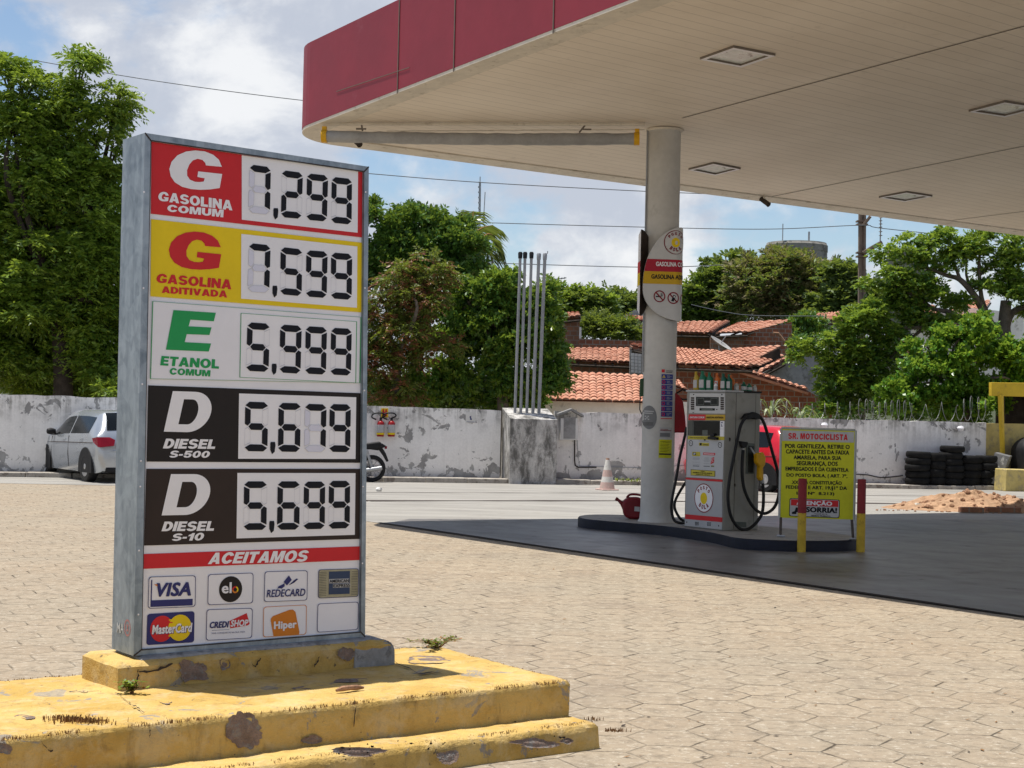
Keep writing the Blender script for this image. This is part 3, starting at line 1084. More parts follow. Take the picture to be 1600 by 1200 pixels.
# rolled tarpaulin and its rail under the soffit
ra, rb = chit(505, 190), chit(1008, 191)
ax = (rb - ra).normalized()
rl = thing('awning_roll', 'grey rolled awning with yellow end caps hanging under the canopy soffit', 'awning', (ra + rb) / 2 - Vector((0, 0, 0.6)))
TP = Pl(ra, Vector((ax.y, -ax.x, 0)))
mb = MB()
n = 40
path, rad = [], []
pa, pb = TP.hit(509, 213), TP.hit(993, 217)
rnd = random.Random(3)
for i in range(n + 1):
    f = i / n
    path.append(pa.lerp(pb, f) + Vector((0, 0, -0.02 * math.sin(math.pi * f))))
    rad.append(0.082 + rnd.uniform(-.006, .006))
mb.tube(path, rad, 14)
mb.build('tarpaulin', M['roll'], rl, smooth=True)
for p, d in ((pa, -1), (pb, 1)):
    mb = MB()
    mb.tube([p + ax * d * -0.02, p + ax * d * 0.055], 0.09, 14)
    mb.box(p + ax * d * 0.02 + Vector((0, 0, 0.09)), (0.06, 0.06, 0.09), rz=math.atan2(ax.y, ax.x))
    mb.build('end_cap', M['amber'], rl, smooth=True)
mb = MB()
mb.tube([at_z(ra, -0.03), at_z(rb, -0.03)], 0.022, 8)
mb.tube([at_z(ra.lerp(rb, .2), -0.13), at_z(rb, -0.10)], 0.007, 6)
mb.build('rail', M['cream_trim'], rl)
mb = MB()
for f in (0.12, 0.82):
    q = ra.lerp(rb, f)
    mb.tube([at_z(q, -0.02), pa.lerp(pb, f) + Vector((0, 0, 0.08))], 0.012, 6)
    mb.box(at_z(q, -0.10), (0.14, 0.02, 0.02), rz=math.atan2(ax.y, ax.x))
mb.build('hanger', M['seam'], rl)


def sec_cam(u, v, label):
    top = chit(u, v - 14)
    root = thing('security_camera', label, 'camera', at_z(top, -0.12))
    mb = MB()
    b = at_z(top, -0.10)
    mb.tube([at_z(top, 0.0), b], 0.018, 8)
    mb.build('mount', M['cream_trim'], root)
    mb = MB()
    d = Vector((0.5, -0.55, -0.5)).normalized()
    mb.tube([b - d * 0.08, b + d * 0.12], 0.042, 10)
    mb.tube([b + d * 0.12, b + d * 0.125], 0.046, 10)
    mb.build('camera_body', M['bark_dark'], root, smooth=True)


sec_cam(556, 223, 'small dark security camera under the rounded canopy corner')
sec_cam(1194, 319, 'small security camera on the far soffit edge right of the column')
# ------------------------------------------------------------------ yellow stepped base of the price totem
K = G(890, 1062, 0.30)
PU, PW = U, Wd
rnd = random.Random(11)


def rough_block(mb, o, lu, lw, z0, z1, m=0, step=0.028, amp=0.010, round_=0.02, seed=0, slope=0.0):
    """masonry block from corner o, running -U by lu and -W (away) by lw, hand-plastered surface"""
    from mathutils import noise as mn
    nu, nw, nz = max(2, int(lu / step)), max(2, int(lw / step)), max(3, int((z1 - z0) / step) + 1)

    def jit(p, n_):
        q = Vector((p.x * 5 + seed, p.y * 5, p.z * 5))
        return p + n_ * (mn.noise(q) * amp + mn.noise(q * 3.7) * amp * 0.6)

    def P(a, b, c):
        """a along -U, b along -W, c up; soften the edges"""
        x, y, z = a * lu, b * lw, z0 + c * (z1 - z0)
        ex = min(x, lu - x)
        ey = min(y, lw - y)
        k = max(0, round_ - min(ex, ey))
        zt = z - (k * k / round_ * 0.5 if c == 1 else 0)
        kk = max(0, round_ - (z1 - z)) ** 2 / round_ * 0.5
        if x < 1e-6:
            x += kk
        if x > lu - 1e-6:
            x -= kk
        if y < 1e-6:
            y += kk
        if y > lw - 1e-6:
            y -= kk
        y -= slope * (1 - c) * (1 if b < 1e-6 else 0)
        x -= slope * (1 - c) * (1 if a < 1e-6 else 0)
        p = Vector((o.x, o.y, zt)) - PU * x - PW * y
        return jit(p, Vector((0.5, -0.5, 0.7)))
    mb.grid(lambda i, j: P(i, j, 1), nu, nw, m)
    mb.grid(lambda i, j: P(i, 0, j), nu, nz, m)
    mb.grid(lambda i, j: P(i, 1, j), nu, nz, m)
    mb.grid(lambda i, j: P(0, i, j), nw, nz, m)
    mb.grid(lambda i, j: P(1, i, j), nw, nz, m)


base = thing('totem_base', 'chipped yellow painted two-step masonry base under the price totem', 'base', (-1.2, 7.6, 0))
mb = MB()
rough_block(mb, K, 4.6, 1.25, 0.10, 0.30, seed=1)
mb.build('upper_step', M['yellow_step'], base, smooth=True)
K2 = G(929, 1127, 0.125)
mb = MB()
rough_block(mb, K2 + PW * 0.02, 4.9, 1.45, -0.02, 0.125, seed=2, slope=0.015)
mb.build('lower_step', M['yellow_step'], base, smooth=True)
# plinth under the totem
SB_L, SB_R = G(208.5, 1025, 0.44), G(570.5, 995, 0.44)
su = (SB_R - SB_L)
SWID = su.length
SU = su.normalized()
SW = Vector((SU.y, -SU.x, 0))
PLW = 0.42
PU, PW = SU, SW
mb = MB()
pl_o = SB_R + SU * 0.11 + SW * 0.075
rough_block(mb, pl_o, SWID + 0.215, PLW, 0.285, 0.425, seed=5, round_=0.025, amp=0.006)
mb.build('plinth', M['yellow_step'], base, smooth=True)
mb = MB()
rough_block(mb, pl_o + SU * 0.02 + SW * 0.006, 0.24, PLW + 0.012, 0.286, 0.4315, seed=6, round_=0.06, amp=0.006, step=0.02)
mb.build('plinth_end', M['bare'], base, smooth=True)
mb = MB()
rough_block(mb, SB_R - SU * 0.02 + SW * 0.045, SWID - 0.04, PLW - 0.12, 0.40, 0.441, seed=7, round_=0.015, amp=0.004)
mb.build('mortar_bed', M['bare'], base, smooth=True)
PU, PW = U, Wd
# chips and cracks in the paint: each a thin broken piece with its own outline


def blob(mb, pl, u, v, ru, rv, seed, off=0.006, n=18, jag=0.25, m=0):
    """ragged flake, its outline broken at two scales"""
    rr = random.Random(seed)
    if ru > 5:
        n = 44
    coarse = [1 + rr.uniform(-jag, jag) for _ in range(9)]
    pts = []
    for i in range(n):
        a = 2 * math.pi * i / n
        f = i / n * 9
        c0, c1 = coarse[int(f) % 9], coarse[(int(f) + 1) % 9]
        k = c0 + (c1 - c0) * (f - int(f)) + (rr.uniform(-.10, .10) if n > 20 else rr.uniform(-jag, jag))
        pts.append(pl.hit(u + ru * k * math.cos(a), v + rv * k * math.sin(a), off))
    c = sum(pts, Vector()) / n
    inner = [c + (p - c) * 0.7 - pl.n * .003 for p in pts]
    mb.add(pts + inner + [c], [(i, (i + 1) % n, n + (i + 1) % n, n + i) for i in range(n)] + [(n + i, n + (i + 1) % n, 2 * n) for i in range(n)], m)


def crackline(mb, pl, pts, w, seed=0, off=0.006):
    rr = random.Random(seed)
    P = []
    for (a, b), (c, d) in zip(pts[:-1], pts[1:]):
        for i in range(5):
            f = i / 5
            P.append((a + (c - a) * f + rr.uniform(-1.2, 1.2), b + (d - b) * f + rr.uniform(-1.2, 1.2)))
    P.append(pts[-1])
    prev = None
    for i, (u, v) in enumerate(P):
        k = w * rr.uniform(0.4, 1.1) * (0.4 if i in (0, len(P) - 1) else 1)
        cur = (pl.hit(u - k * .6, v - k, off), pl.hit(u + k * .6, v + k, off))
        if prev:
            mb.face([prev[0], cur[0], cur[1], prev[1]])
        prev = cur


R1 = Pl(K, Wd)                      # upper riser
R2 = Pl(K2 + Wd * 0.06, Wd + Vector((0, 0, 0.35)))
TOP = Pl((0, 0, 0.30), (0, 0, 1))
RP = Pl(pl_o, SW)                   # face of the plinth
for args_ in (
    (R1, 380, 1141, 30, 27, 1, 0.005, 22, .15),
    (R1, 4, 1170, 12, 9, 2, 0.005),
    (R1, 487, 1155, 17, 7, 3, 0.005),
    (R2, 560, 1177, 46, 7, 4, 0.005, 18, .5),
    (R2, 700, 1182, 14, 10, 5, 0.005, 18, .4),
    (R2, 830, 1162, 34, 7, 6, 0.005, 18, .5),
    (R2, 885, 1158, 12, 5, 7, 0.005),
    (RP, 300, 1049, 24, 16, 8, 0.004, 18, .35),
    (RP, 351, 1038, 9, 9, 9, 0.004),
    (RP, 540, 1021, 12, 11, 10, 0.014, 18, .35),
    (TOP, 258, 1094, 12, 6, 11, 0.002),
    (TOP, 475, 1077, 26, 4, 12, 0.002, 18, .5),
    (TOP, 545, 1063, 30, 3, 13, 0.002, 18, .5),
    (TOP, 670, 1031, 40, 5, 14, 0.002, 18, .5),
    (TOP, 130, 1080, 16, 2.2, 15, 0.002, 18, .5),
    (TOP, 70, 1100, 10, 2, 16, 0.002, 18, .5),
    (TOP, 40, 1120, 14, 3, 17, 0.002, 18, .5),
):
    ch = MB()
    blob(ch, *args_)
    ch.build('chipped_patch', M['chip'], base)
ck = MB()
crackline(ck, TOP, [(181, 1084), (200, 1100), (215, 1108), (226, 1117)], 1.1, 1, 0.008)
crackline(ck, R1, [(228, 1128), (233, 1140), (232, 1152)], 1.2, 2, 0.010)
crackline(ck, R1, [(552, 1088), (553, 1105), (551, 1135)], 1.2, 3, 0.010)
crackline(ck, R1, [(62, 1156), (74, 1172), (82, 1172)], 1.6, 4, 0.010)
crackline(ck, RP, [(390, 1033), (397, 1042), (406, 1028)], 1.6, 5, 0.010)
crackline(ck, RP, [(489, 1041), (495, 1033), (497, 1025)], 1.2, 6, 0.010)
crackline(ck, RP, [(216, 1050), (240, 1048), (268, 1036)], 2.2, 7, 0.012)
crackline(ck, RP, [(215, 1044), (213, 1060), (212, 1074)], 2.0, 8, 0.012)
crackline(ck, TOP, [(615, 1035), (655, 1055), (690, 1052)], 1.0, 9, 0.008)
for i in range(26):
    u, v = rnd.uniform(500, 880), 0
    v = 1180 - (u - 500) * 0.10 + rnd.uniform(-20, 14) * 0.8
    blob(ck, R2 if v > 1150 else R1, u, v if v > 1150 else v - 12, rnd.uniform(1, 3), rnd.uniform(.8, 2), 100 + i, 0.012, 8, .4)
ck.build('paint_crack', M['crack'], base)

# dry moss bristles on the arrises of the steps: nobody could count them
rnd = random.Random(21)
mv, mq = [], []


def bristle(p, h, w):
    a = rnd.uniform(0, math.pi)
    d = Vector((math.cos(a), math.sin(a), 0)) * w
    t_ = p + Vector((rnd.uniform(-.25, .25) * h, rnd.uniform(-.25, .25) * h, h))
    k = len(mv)
    mv.extend([tuple(p - d), tuple(p + d), tuple(t_ + d * .5), tuple(t_ - d * .5)])
    mq.append((k, k + 1, k + 2, k + 3))


def edge_bristles(a, b, n, spread, side, z, hmax=0.016):
    for i in range(n):
        f = rnd.random()
        if math.sin(f * 41) + math.sin(f * 97 + 2) < rnd.uniform(-1.6, 0.6):
            continue
        p = a.lerp(b, f) + side * abs(rnd.gauss(0, spread))
        p.z = z
        for q in range(rnd.randint(1, 3)):
            bristle(p + Vector((rnd.uniform(-.006, .006), rnd.uniform(-.006, .006), 0)), rnd.uniform(.5, 1) * hmax, 0.0016)


Kb = K - Wd * 1.25
edge_bristles(K - U * 4.0, K, 1500, 0.02, -Wd, 0.288)
edge_bristles(Kb - U * 0.02, K - U * 0.01, 420, 0.016, -U, 0.288)
edge_bristles(Kb - U * 4.2, Kb, 900, 0.02, Wd, 0.288)
edge_bristles(K2 - U * 3.0, K2, 900, 0.016, -Wd, 0.115)
for c, n_, s_ in ((G(960, 1143), 60, 0.02), (G(925, 1125), 30, 0.012), (G(130, 1128, .3), 260, 0.035), (G(110, 1124, .3), 120, 0.03)):
    for i in range(n_):
        p = c + Vector((rnd.gauss(0, s_ * 1.8), rnd.gauss(0, s_ * .6), 0))
        bristle(p, rnd.uniform(.006, .02), 0.003)
o = arr_mesh('moss_bristles', np.array(mv), np.array(mq), [M['kraft']])
tag(o, 'dry brown moss bristles along the edges of the yellow steps', 'moss', kind='stuff')


def weed(name, c, n, h, spread, mats, label, seed):
    rr = random.Random(seed)
    root = thing(name, label, 'weed', c)
    V, Q, mi = [], [], []
    st = MB()
    for i in range(n):
        a = rr.uniform(0, 2 * math.pi)
        lean = rr.uniform(.1, 1) * spread
        tip = c + Vector((math.cos(a) * lean, math.sin(a) * lean, h * rr.uniform(.4, 1)))
        mid = c.lerp(tip, .5) + Vector((0, 0, .02))
        st.tube([c + Vector((rr.uniform(-.01, .01), rr.uniform(-.01, .01), 0)), mid, tip], [0.0022, 0.0018, 0.001], 5)
        for k in range(11):
            f = 0.2 + 0.8 * k / 10
            p = c.lerp(mid, f * 2) if f < .5 else mid.lerp(tip, f * 2 - 1)
            b = rr.uniform(0, 2 * math.pi)
            d = Vector((math.cos(b), math.sin(b), rr.uniform(-.2, .7))).normalized()
            s_ = d.cross(Vector((0, 0, 1))).normalized()
            l = rr.uniform(.018, .035)
            j = len(V)
            V.extend([tuple(p), tuple(p + d * l * .5 + s_ * l * .28), tuple(p + d * l), tuple(p + d * l * .5 - s_ * l * .28)])
            Q.append((j, j + 1, j + 2, j + 3))
            mi.append(0 if rr.random() < .75 else 1)
    arr_mesh('leaves', np.array(V), np.array(Q), mats, root, np.array(mi))
    st.build('stems', M['kraft'], root)


weed('weed', G(684, 1013, .3), 22, 0.055, 0.17, [L['acacia'], M['kraft']], 'sprawling green weed on the far corner of the yellow base', 1)
weed('weed', G(206, 1084, .3), 12, 0.06, 0.07, [L['bright'], M['kraft']], 'small yellow-green weed at the left foot of the plinth', 2)
mb = MB()
c = G(546, 1079, .305)
for i, (dx, dz, r) in enumerate(((-.06, .006, .012), (-.03, .012, .014), (0, .011, .012), (.03, .009, .013), (.06, .006, .008))):
    pass
mb.tube([c + U * x + Vector((0, 0, z)) for x, z in ((-.07, .006), (-.04, .012), (0, .013), (.04, .011), (.075, .007))], [.006, .013, .012, .013, .005], 7)
mb.build('clay_shard', M['clod'], smooth=True, label='orange clay shard lying on the front edge of the yellow base', cat='shard')

# ------------------------------------------------------------------ price totem
FR = Pl(SB_L, SW)


def A(x, y):
    return (160 + x / 2.7913, 190 + y / 2.7913)


def B(x, y):
    return (160 + x / 2.6674, 590 + y / 2.6674)


tot = thing('price_totem', 'tall galvanised price totem with five fuel price panels on the yellow base', 'price sign', (SB_L + SB_R) / 2)
TH = 0.25
back = -SW * TH
oc = [FR.hit(226.5, 207.5), FR.hit(576.3, 260.5), SB_R.copy(), SB_L.copy()]      # tl tr br bl
ic = [FR.hit(236.3, 220.5), FR.hit(568.2, 268.7), FR.hit(563, 987), FR.hit(221.9, 1014.5)]
inset = -SW * 0.016
mb = MB()
for i in range(4):
    j = (i + 1) % 4
    mb.face([oc[i], oc[j], ic[j], ic[i]])
    mb.face([ic[i], ic[j], ic[j] + inset * 1.6, ic[i] + inset * 1.6])
    mb.face([oc[i], oc[j], oc[j] + back, oc[i] + back])
mb.face([p + back for p in oc])
mb.build('frame', M['galv'], tot)
mb = MB()                           # mitre joints, gasket line and rivets
for i in range(4):
    a, b = oc[i] + SW * .0012, ic[i] + SW * .0012
    d = (b - a).normalized()
    w = d.cross(SW).normalized() * 0.0035
    mb.face([a - w, a + w, b + w, b - w])
    j = (i + 1) % 4
    c_, d_ = ic[i] + SW * .0012, ic[j] + SW * .0012
    m_ = (ic[0] + ic[2]) / 2
    mb.face([c_, d_, d_ + (m_ - d_).normalized() * -.006, c_ + (m_ - c_).normalized() * -.006])
mb.build('mitre_joint', M['crack'], tot)
mb = MB()
for u, v in ((225, 300), (224, 450), (222, 600), (220, 720), (219, 760), (217, 860), (216, 960), (571, 300), (570, 450), (569, 610), (567, 760), (566, 880)):
    p = FR.hit(u, v, .001)
    mb.lathe([(0.0045, 0), (0.0045, 0.0015), (0.0, 0.003)], 8, p, M=SW.to_track_quat('Z', 'Y').to_matrix())
mb.build('rivet', M['white'], tot)
FI = FR.off(-0.016)
iu = [(236.3, 220.5), (568.2, 268.7), (563, 987), (221.9, 1014.5)]
mb = MB()
mb.face([p + inset for p in ic])
mb.build('backing_panel', M['white'], tot)


def panel(name, quad, mats, ground, disp, label, outline_only=False):
    """one price row: coloured ground, white display, lettering and digits as sub-parts"""
    q = qmap(FI, *quad, off=0.003)
    mb = MB()
    put_rect(mb, q)
    pn = mb.build(name, ground, tot, label=label)
    d = qmap(FI, *disp, off=0.0045)
    mb = MB()
    put_rect(mb, d)
    if outline_only:
        frame_loop(mb, qmap(FI, *disp, off=0.0055), 0.006, 1)
        frame_loop(mb, qmap(FI, *quad, off=0.0055), 0.004, 1)
    mb.build('display', [M['disp'], M['grn']], pn)
    return pn


def frame_loop(mb, q, w, m, ar=1.0, r=0.0):
    if r:
        o_, i_ = rrect(r, ar), rrect(r, ar, x0=w, y0=w * ar, x1=1 - w, y1=1 - w * ar)
        n = len(o_)
        for k in range(n):
            j = (k + 1) % n
            mb.face([q(*o_[k]), q(*o_[j]), q(*i_[j]), q(*i_[k])], m)
        return
    o_ = [(0, 0), (1, 0), (1, 1), (0, 1)]
    i_ = [(w, w), (1 - w, w), (1 - w, 1 - w), (w, 1 - w)]
    for k in range(4):
        j = (k + 1) % 4
        mb.face([q(*o_[k]), q(*o_[j]), q(*i_[j]), q(*i_[k])], m)


SEG = {'0': 'abcdef', '1': 'bc', '2': 'abged', '3': 'abgcd', '4': 'fgbc', '5': 'afgcd', '6': 'afgedc', '7': 'abc', '8': 'abcdefg', '9': 'abcdfg'}


def digit(mb, q, ch, ghosts=''):
    tx, ty, g = 0.245, 0.118, 0.012
    ex, ey = tx * .52, ty * .52

    def hseg(y0, y1, kind):
        if kind == 'a':
            return [(tx * .75, 1), (1 - tx * .75, 1), (1 - g, 1 - ty * .62), (1 - tx, 1 - ty * 1.18), (tx, 1 - ty * 1.18), (g, 1 - ty * .62)]
        if kind == 'd':
            return [(tx, ty * 1.18), (1 - tx, ty * 1.18), (1 - g, ty * .62), (1 - tx * .75, 0), (tx * .75, 0), (g, ty * .62)]
        return [(ex + .03, .5), (tx + .03, .5 + ey + .006), (1 - tx - .03, .5 + ey + .006), (1 - ex - .03, .5), (1 - tx - .03, .5 - ey - .006), (tx + .03, .5 - ey - .006)]

    def vseg(x0, x1, top):
        if top:
            return [(x0, 1 - ty * .75 - .02), (x1, 1 - ty * 1.3 - .01), (x1, .5 + ey + .016), ((x0 + x1) / 2, .5 + .014), (x0, .5 + ey * .8)]
        return [(x0, ty * .75 + .02), (x1, ty * 1.3 + .01), (x1, .5 - ey - .016), ((x0 + x1) / 2, .5 - .014), (x0, .5 - ey * .8)]
    S_ = {'a': hseg(0, 0, 'a'), 'd': hseg(0, 0, 'd'), 'g': hseg(0, 0, 'g'), 'f': vseg(0, tx, True), 'e': vseg(0, tx, False), 'b': vseg(1, 1 - tx, True), 'c': vseg(1, 1 - tx, False)}
    for k, pts in S_.items():
        P = [q(x, y) for x, y in pts]
        if k in SEG[ch]:
            mb.face(P, 0)
        else:
            c = sum(P, Vector()) / len(P)
            I = [c + (p - c) * .92 for p in P]
            n = len(P)
            if k in ghosts:
                mb.face(P, 1)
            for i in range(n):
                j = (i + 1) % n
                mb.face([P[i] + SW * .0004, P[j] + SW * .0004, I[j] + SW * .0004, I[i] + SW * .0004], 2)


def digits(pn, spec, comma, conv):
    mb = MB()
    for ch, quad, gh in spec:
        digit(mb, qmap(FI, *[conv(*p) for p in quad], off=0.0065), ch, gh)
    (x0, y0, x1, y1) = comma
    q = qmap(FI, conv(x0, y0), conv(x1, y0), conv(x1, y1), conv(x0, y1), off=0.0065)
    mb.face([q(x, y) for x, y in ((.1, 1), (.9, 1), (1, .75), (.85, .2), (.35, 0), (0, .35), (0, .85))], 0)
    mb.build('digits', [M['ink'], M['ghost'], M['ghost_edge']], pn)


G_LOOP = [[(.99, .655), (.93, .83), (.82, .94), (.66, 1.0), (.48, .995), (.31, .94), (.15, .82), (.04, .64), (0, .45), (.03, .27), (.11, .13), (.25, .035), (.42, 0), (.60, .005), (.78, .04), (.96, .10), (1.0, .47), (.545, .47), (.535, .325), (.675, .31), (.655, .225), (.58, .20), (.49, .195), (.395, .235), (.34, .33), (.335, .47), (.375, .62), (.44, .735), (.53, .79), (.62, .775), (.675, .71), (.69, .645)]]


def arc(cx, cy, rx, ry, a0, a1, n=16):
    return [(cx + rx * math.cos(math.radians(a0 + (a1 - a0) * i / n)), cy + ry * math.sin(math.radians(a0 + (a1 - a0) * i / n))) for i in range(n + 1)]


# heavy grotesque capitals of the sign: width and outline loops, height 1
HEAVY = {
    'I': (.32, [[(0, 0), (.32, 0), (.32, 1), (0, 1)]]),
    'L': (.74, [[(0, 0), (.74, 0), (.74, .25), (.32, .25), (.32, 1), (0, 1)]]),
    'E': (.80, [[(0, 0), (.80, 0), (.80, .23), (.32, .23), (.32, .40), (.75, .40), (.75, .61), (.32, .61), (.32, .77), (.79, .77), (.79, 1), (0, 1)]]),
    'T': (.86, [[(.27, 0), (.59, 0), (.59, .76), (.86, .76), (.86, 1), (0, 1), (0, .76), (.27, .76)]]),
    'A': (1.02, [[(0, 0), (.33, 0), (.38, .17), (.64, .17), (.69, 0), (1.02, 0), (.68, 1), (.34, 1)], [(.44, .38), (.58, .38), (.51, .66)]]),
    'N': (.95, [[(0, 0), (.30, 0), (.30, .50), (.63, 0), (.95, 0), (.95, 1), (.65, 1), (.65, .50), (.32, 1), (0, 1)]]),
    'M': (1.14, [[(0, 0), (.29, 0), (.29, .60), (.45, 0), (.69, 0), (.85, .60), (.85, 0), (1.14, 0), (1.14, 1), (.73, 1), (.57, .40), (.41, 1), (0, 1)]]),
    'V': (1.0, [[(.33, 0), (.67, 0), (1, 1), (.67, 1), (.50, .40), (.33, 1), (0, 1)]]),
    'U': (.94, [[(0, 1)] + arc(.47, .38, .47, .39, 180, 360) + [(.94, 1), (.63, 1)] + arc(.47, .38, .16, .15, 360, 180) + [(.31, 1)]]),
    'O': (1.06, [ell(.53, .5, .53, .515, 30), ell(.53, .5, .21, .285, 24)]),
    'C': (1.0, [arc(.52, .5, .52, .515, 24, 336, 26) + arc(.52, .5, .20, .27, 325, 35, 20)]),
    'G': (1.06, [[(x * 1.06, y) for x, y in G_LOOP[0]]]),
    'D': (.94, [[(0, 0), (.42, 0)] + arc(.42, .5, .52, .5, -90, 90, 18)[1:] + [(0, 1)], [(.32, .23)] + arc(.40, .5, .21, .27, -90, 90, 14) + [(.32, .77)]]),
    'S': (.92, [arc(.46, .70, .45, .31, 14, 270, 18) + arc(.46, .295, .16, .09, 90, -160, 16) + arc(.46, .295, .46, .31, -166, 90, 18) + arc(.46, .70, .15, .085, 270, 22, 14)]),
    'R': (.96, [[(0, 0), (.32, 0), (.32, .36), (.40, .36), (.60, 0), (.96, 0), (.72, .42)] + arc(.55, .70, .35, .30, -50, 90, 10) + [(0, 1)], [(.32, .57)] + arc(.48, .68, .10, .11, -90, 90, 8) + [(.32, .79)]]),
    '5': (.86, [[(.07, 1), (.80, 1), (.80, .77), (.33, .77), (.31, .645), (.45, .67), (.63, .64), (.79, .53), (.86, .34), (.80, .15), (.64, .03), (.42, -.01), (.18, .04), (.05, .16), (0, .29), (.29, .32), (.34, .22), (.43, .19), (.53, .23), (.57, .33), (.53, .43), (.43, .47), (.34, .45), (.29, .40), (.02, .45)]]),
    '0': (.88, [ell(.44, .5, .44, .51, 28), ell(.44, .5, .14, .29, 20)]),
    '1': (.56, [[(.22, 0), (.54, 0), (.54, 1), (.28, 1), (.22, .86), (.0, .76), (.0, .55), (.22, .62)]]),
    '-': (.44, [[(0, .28), (.42, .28), (.42, .52), (0, .52)]]),
    '.': (.30, [[(0, 0), (.30, 0), (.30, .26), (0, .26)]]),
    'P': (.90, [[(0, 0), (.32, 0), (.32, .36), (.50, .36)] + arc(.54, .68, .36, .32, -90, 90, 12) + [(0, 1)], [(.32, .57)] + arc(.46, .68, .11, .11, -90, 90, 8) + [(.32, .79)]]),
    'B': (.94, [[(0, 0)] + arc(.58, .28, .36, .28, -90, 62, 10) + arc(.54, .74, .34, .26, -50, 90, 10) + [(0, 1)], [(.31, .20), (.52, .20), (.58, .29), (.52, .39), (.31, .39)], [(.31, .61), (.50, .61), (.55, .70), (.50, .79), (.31, .79)]]),
    ' ': (.30, []),
}


def put_heavy(mb, s, q, m=0, shear=0.0, gap=.075):
    x, loops = 0.0, []
    for chh in s:
        w, lp = HEAVY[chh]
        loops += [[(px + x + shear * py, py) for px, py in l_] for l_ in lp]
        x += w + gap
    xs = [p[0] for l_ in loops for p in l_]
    x0, x1 = min(xs), max(xs)
    V, Fs = [], []
    for l_ in [loops]:
        V, Fs = loops2d([[((a - x0) / (x1 - x0), b) for a, b in k] for k in l_])
    mb.add([q(a, b) for a, b in V], Fs, m)


def letters(pn, items, m, conv):
    mb = MB()
    for it in items:
        if it[0] == 'loops':
            q = qmap(FI, *[conv(*p) for p in it[2]], off=0.005)
            put_loops(mb, it[1], q)
        elif it[0] == 'poly':
            k0 = [[conv(*p) for p in lp] for lp in it[1]]
            V, Fs = loops2d([[(x, -y) for x, y in lp] for lp in k0])
            mb.add([FI.hit(x, -y, .005) for x, y in V], Fs)
        else:
            q = qmap(FI, *[conv(*p) for p in it[2]], off=0.005)
            put_heavy(mb, it[1], q, 0, it[4] * 1.6)
    mb.build('lettering', m, pn)


r1 = panel('price_panel', [A(213, 85), A(1133, 215), A(1130, 505), A(210, 402)], None, M['red'], [A(606, 147), A(1113, 216), A(1111, 485), A(606, 428)], 'red price panel for common gasoline')
letters(r1, [('loops', G_LOOP, [(292, 112), (523, 140), (518, 308), (288, 285)]), ('t', 'GASOLINA', [(243, 304), (565, 345), (565, 388), (241, 345)], .044, 0), ('t', 'COMUM', [(283, 362), (527, 385), (525, 418), (280, 392)], .034, 0)], M['disp'], A)
digits(r1, [('7', [(640, 187), (732, 200), (728, 407), (633, 397)], 'fged'), ('2', [(780, 212), (872, 224), (866, 425), (776, 417)], ''), ('9', [(890, 226), (982, 236), (976, 437), (886, 428)], ''), ('9', [(998, 241), (1086, 251), (1084, 450), (994, 441)], '')], (743, 378, 765, 428), A)
r2 = panel('price_panel', [A(211, 425), A(1130, 528), A(1128, 832), A(208, 762)], None, M['yel'], [A(604, 490), A(1110, 545), A(1108, 812), A(603, 772)], 'yellow price panel for additive gasoline')
letters(r2, [('loops', G_LOOP, [(290, 466), (518, 493), (515, 655), (286, 635)]), ('t', 'GASOLINA', [(236, 662), (563, 690), (560, 732), (233, 702)], .044, 0), ('t', 'ADITIVADA', [(258, 718), (543, 738), (542, 768), (257, 747)], .034, 0)], M['red'], A)
digits(r2, [('7', [(637, 530), (731, 540), (725, 747), (630, 742)], 'fged'), ('5', [(775, 547), (870, 558), (866, 762), (772, 753)], ''), ('9', [(887, 561), (980, 568), (975, 770), (884, 763)], ''), ('9', [(995, 571), (1087, 578), (1084, 778), (993, 771)], '')], (739, 716, 761, 768), A)
r3 = panel('price_panel', [A(216, 783), A(1127, 853), A(1122, 1140), A(206, 1122)], None, M['white'], [A(601, 835), A(1108, 872), A(1104, 1140), A(596, 1116)], 'white and green price panel for ethanol', True)
letters(r3, [('poly', [[(308, 822), (493, 834), (484, 871), (382, 864), (374, 893), (474, 898), (465, 931), (366, 927), (357, 962), (472, 968), (462, 1003), (275, 995)]]), ('t', 'ETANOL', [(256, 1022), (508, 1038), (506, 1078), (250, 1063)], .044, 0), ('t', 'COMUM', [(293, 1074), (470, 1085), (468, 1112), (290, 1103)], .034, 0)], M['grn'], A)
digits(r3, [('5', [(630, 875), (728, 882), (722, 1092), (623, 1087)], ''), ('9', [(773, 885), (867, 891), (861, 1100), (769, 1094)], ''), ('9', [(884, 892), (977, 898), (972, 1104), (881, 1099)], ''), ('9', [(995, 899), (1085, 904), (1081, 1108), (991, 1103)], '')], (736, 1056, 758, 1105), A)
def d_loops():
    sh = .17
    o_ = [(0, 0)] + [(.44 + .39 * math.sin(a), .5 - .5 * math.cos(a)) for a in [math.pi * k / 22 for k in range(23)]] + [(0, 1)]
    i_ = [(.25, .19)] + [(.42 + .155 * math.sin(a), .5 - .31 * math.cos(a)) for a in [math.pi * k / 18 for k in range(19)]] + [(.25, .81)]
    return [[(x + sh * y, y) for x, y in o_], [(x + sh * y, y) for x, y in i_]]


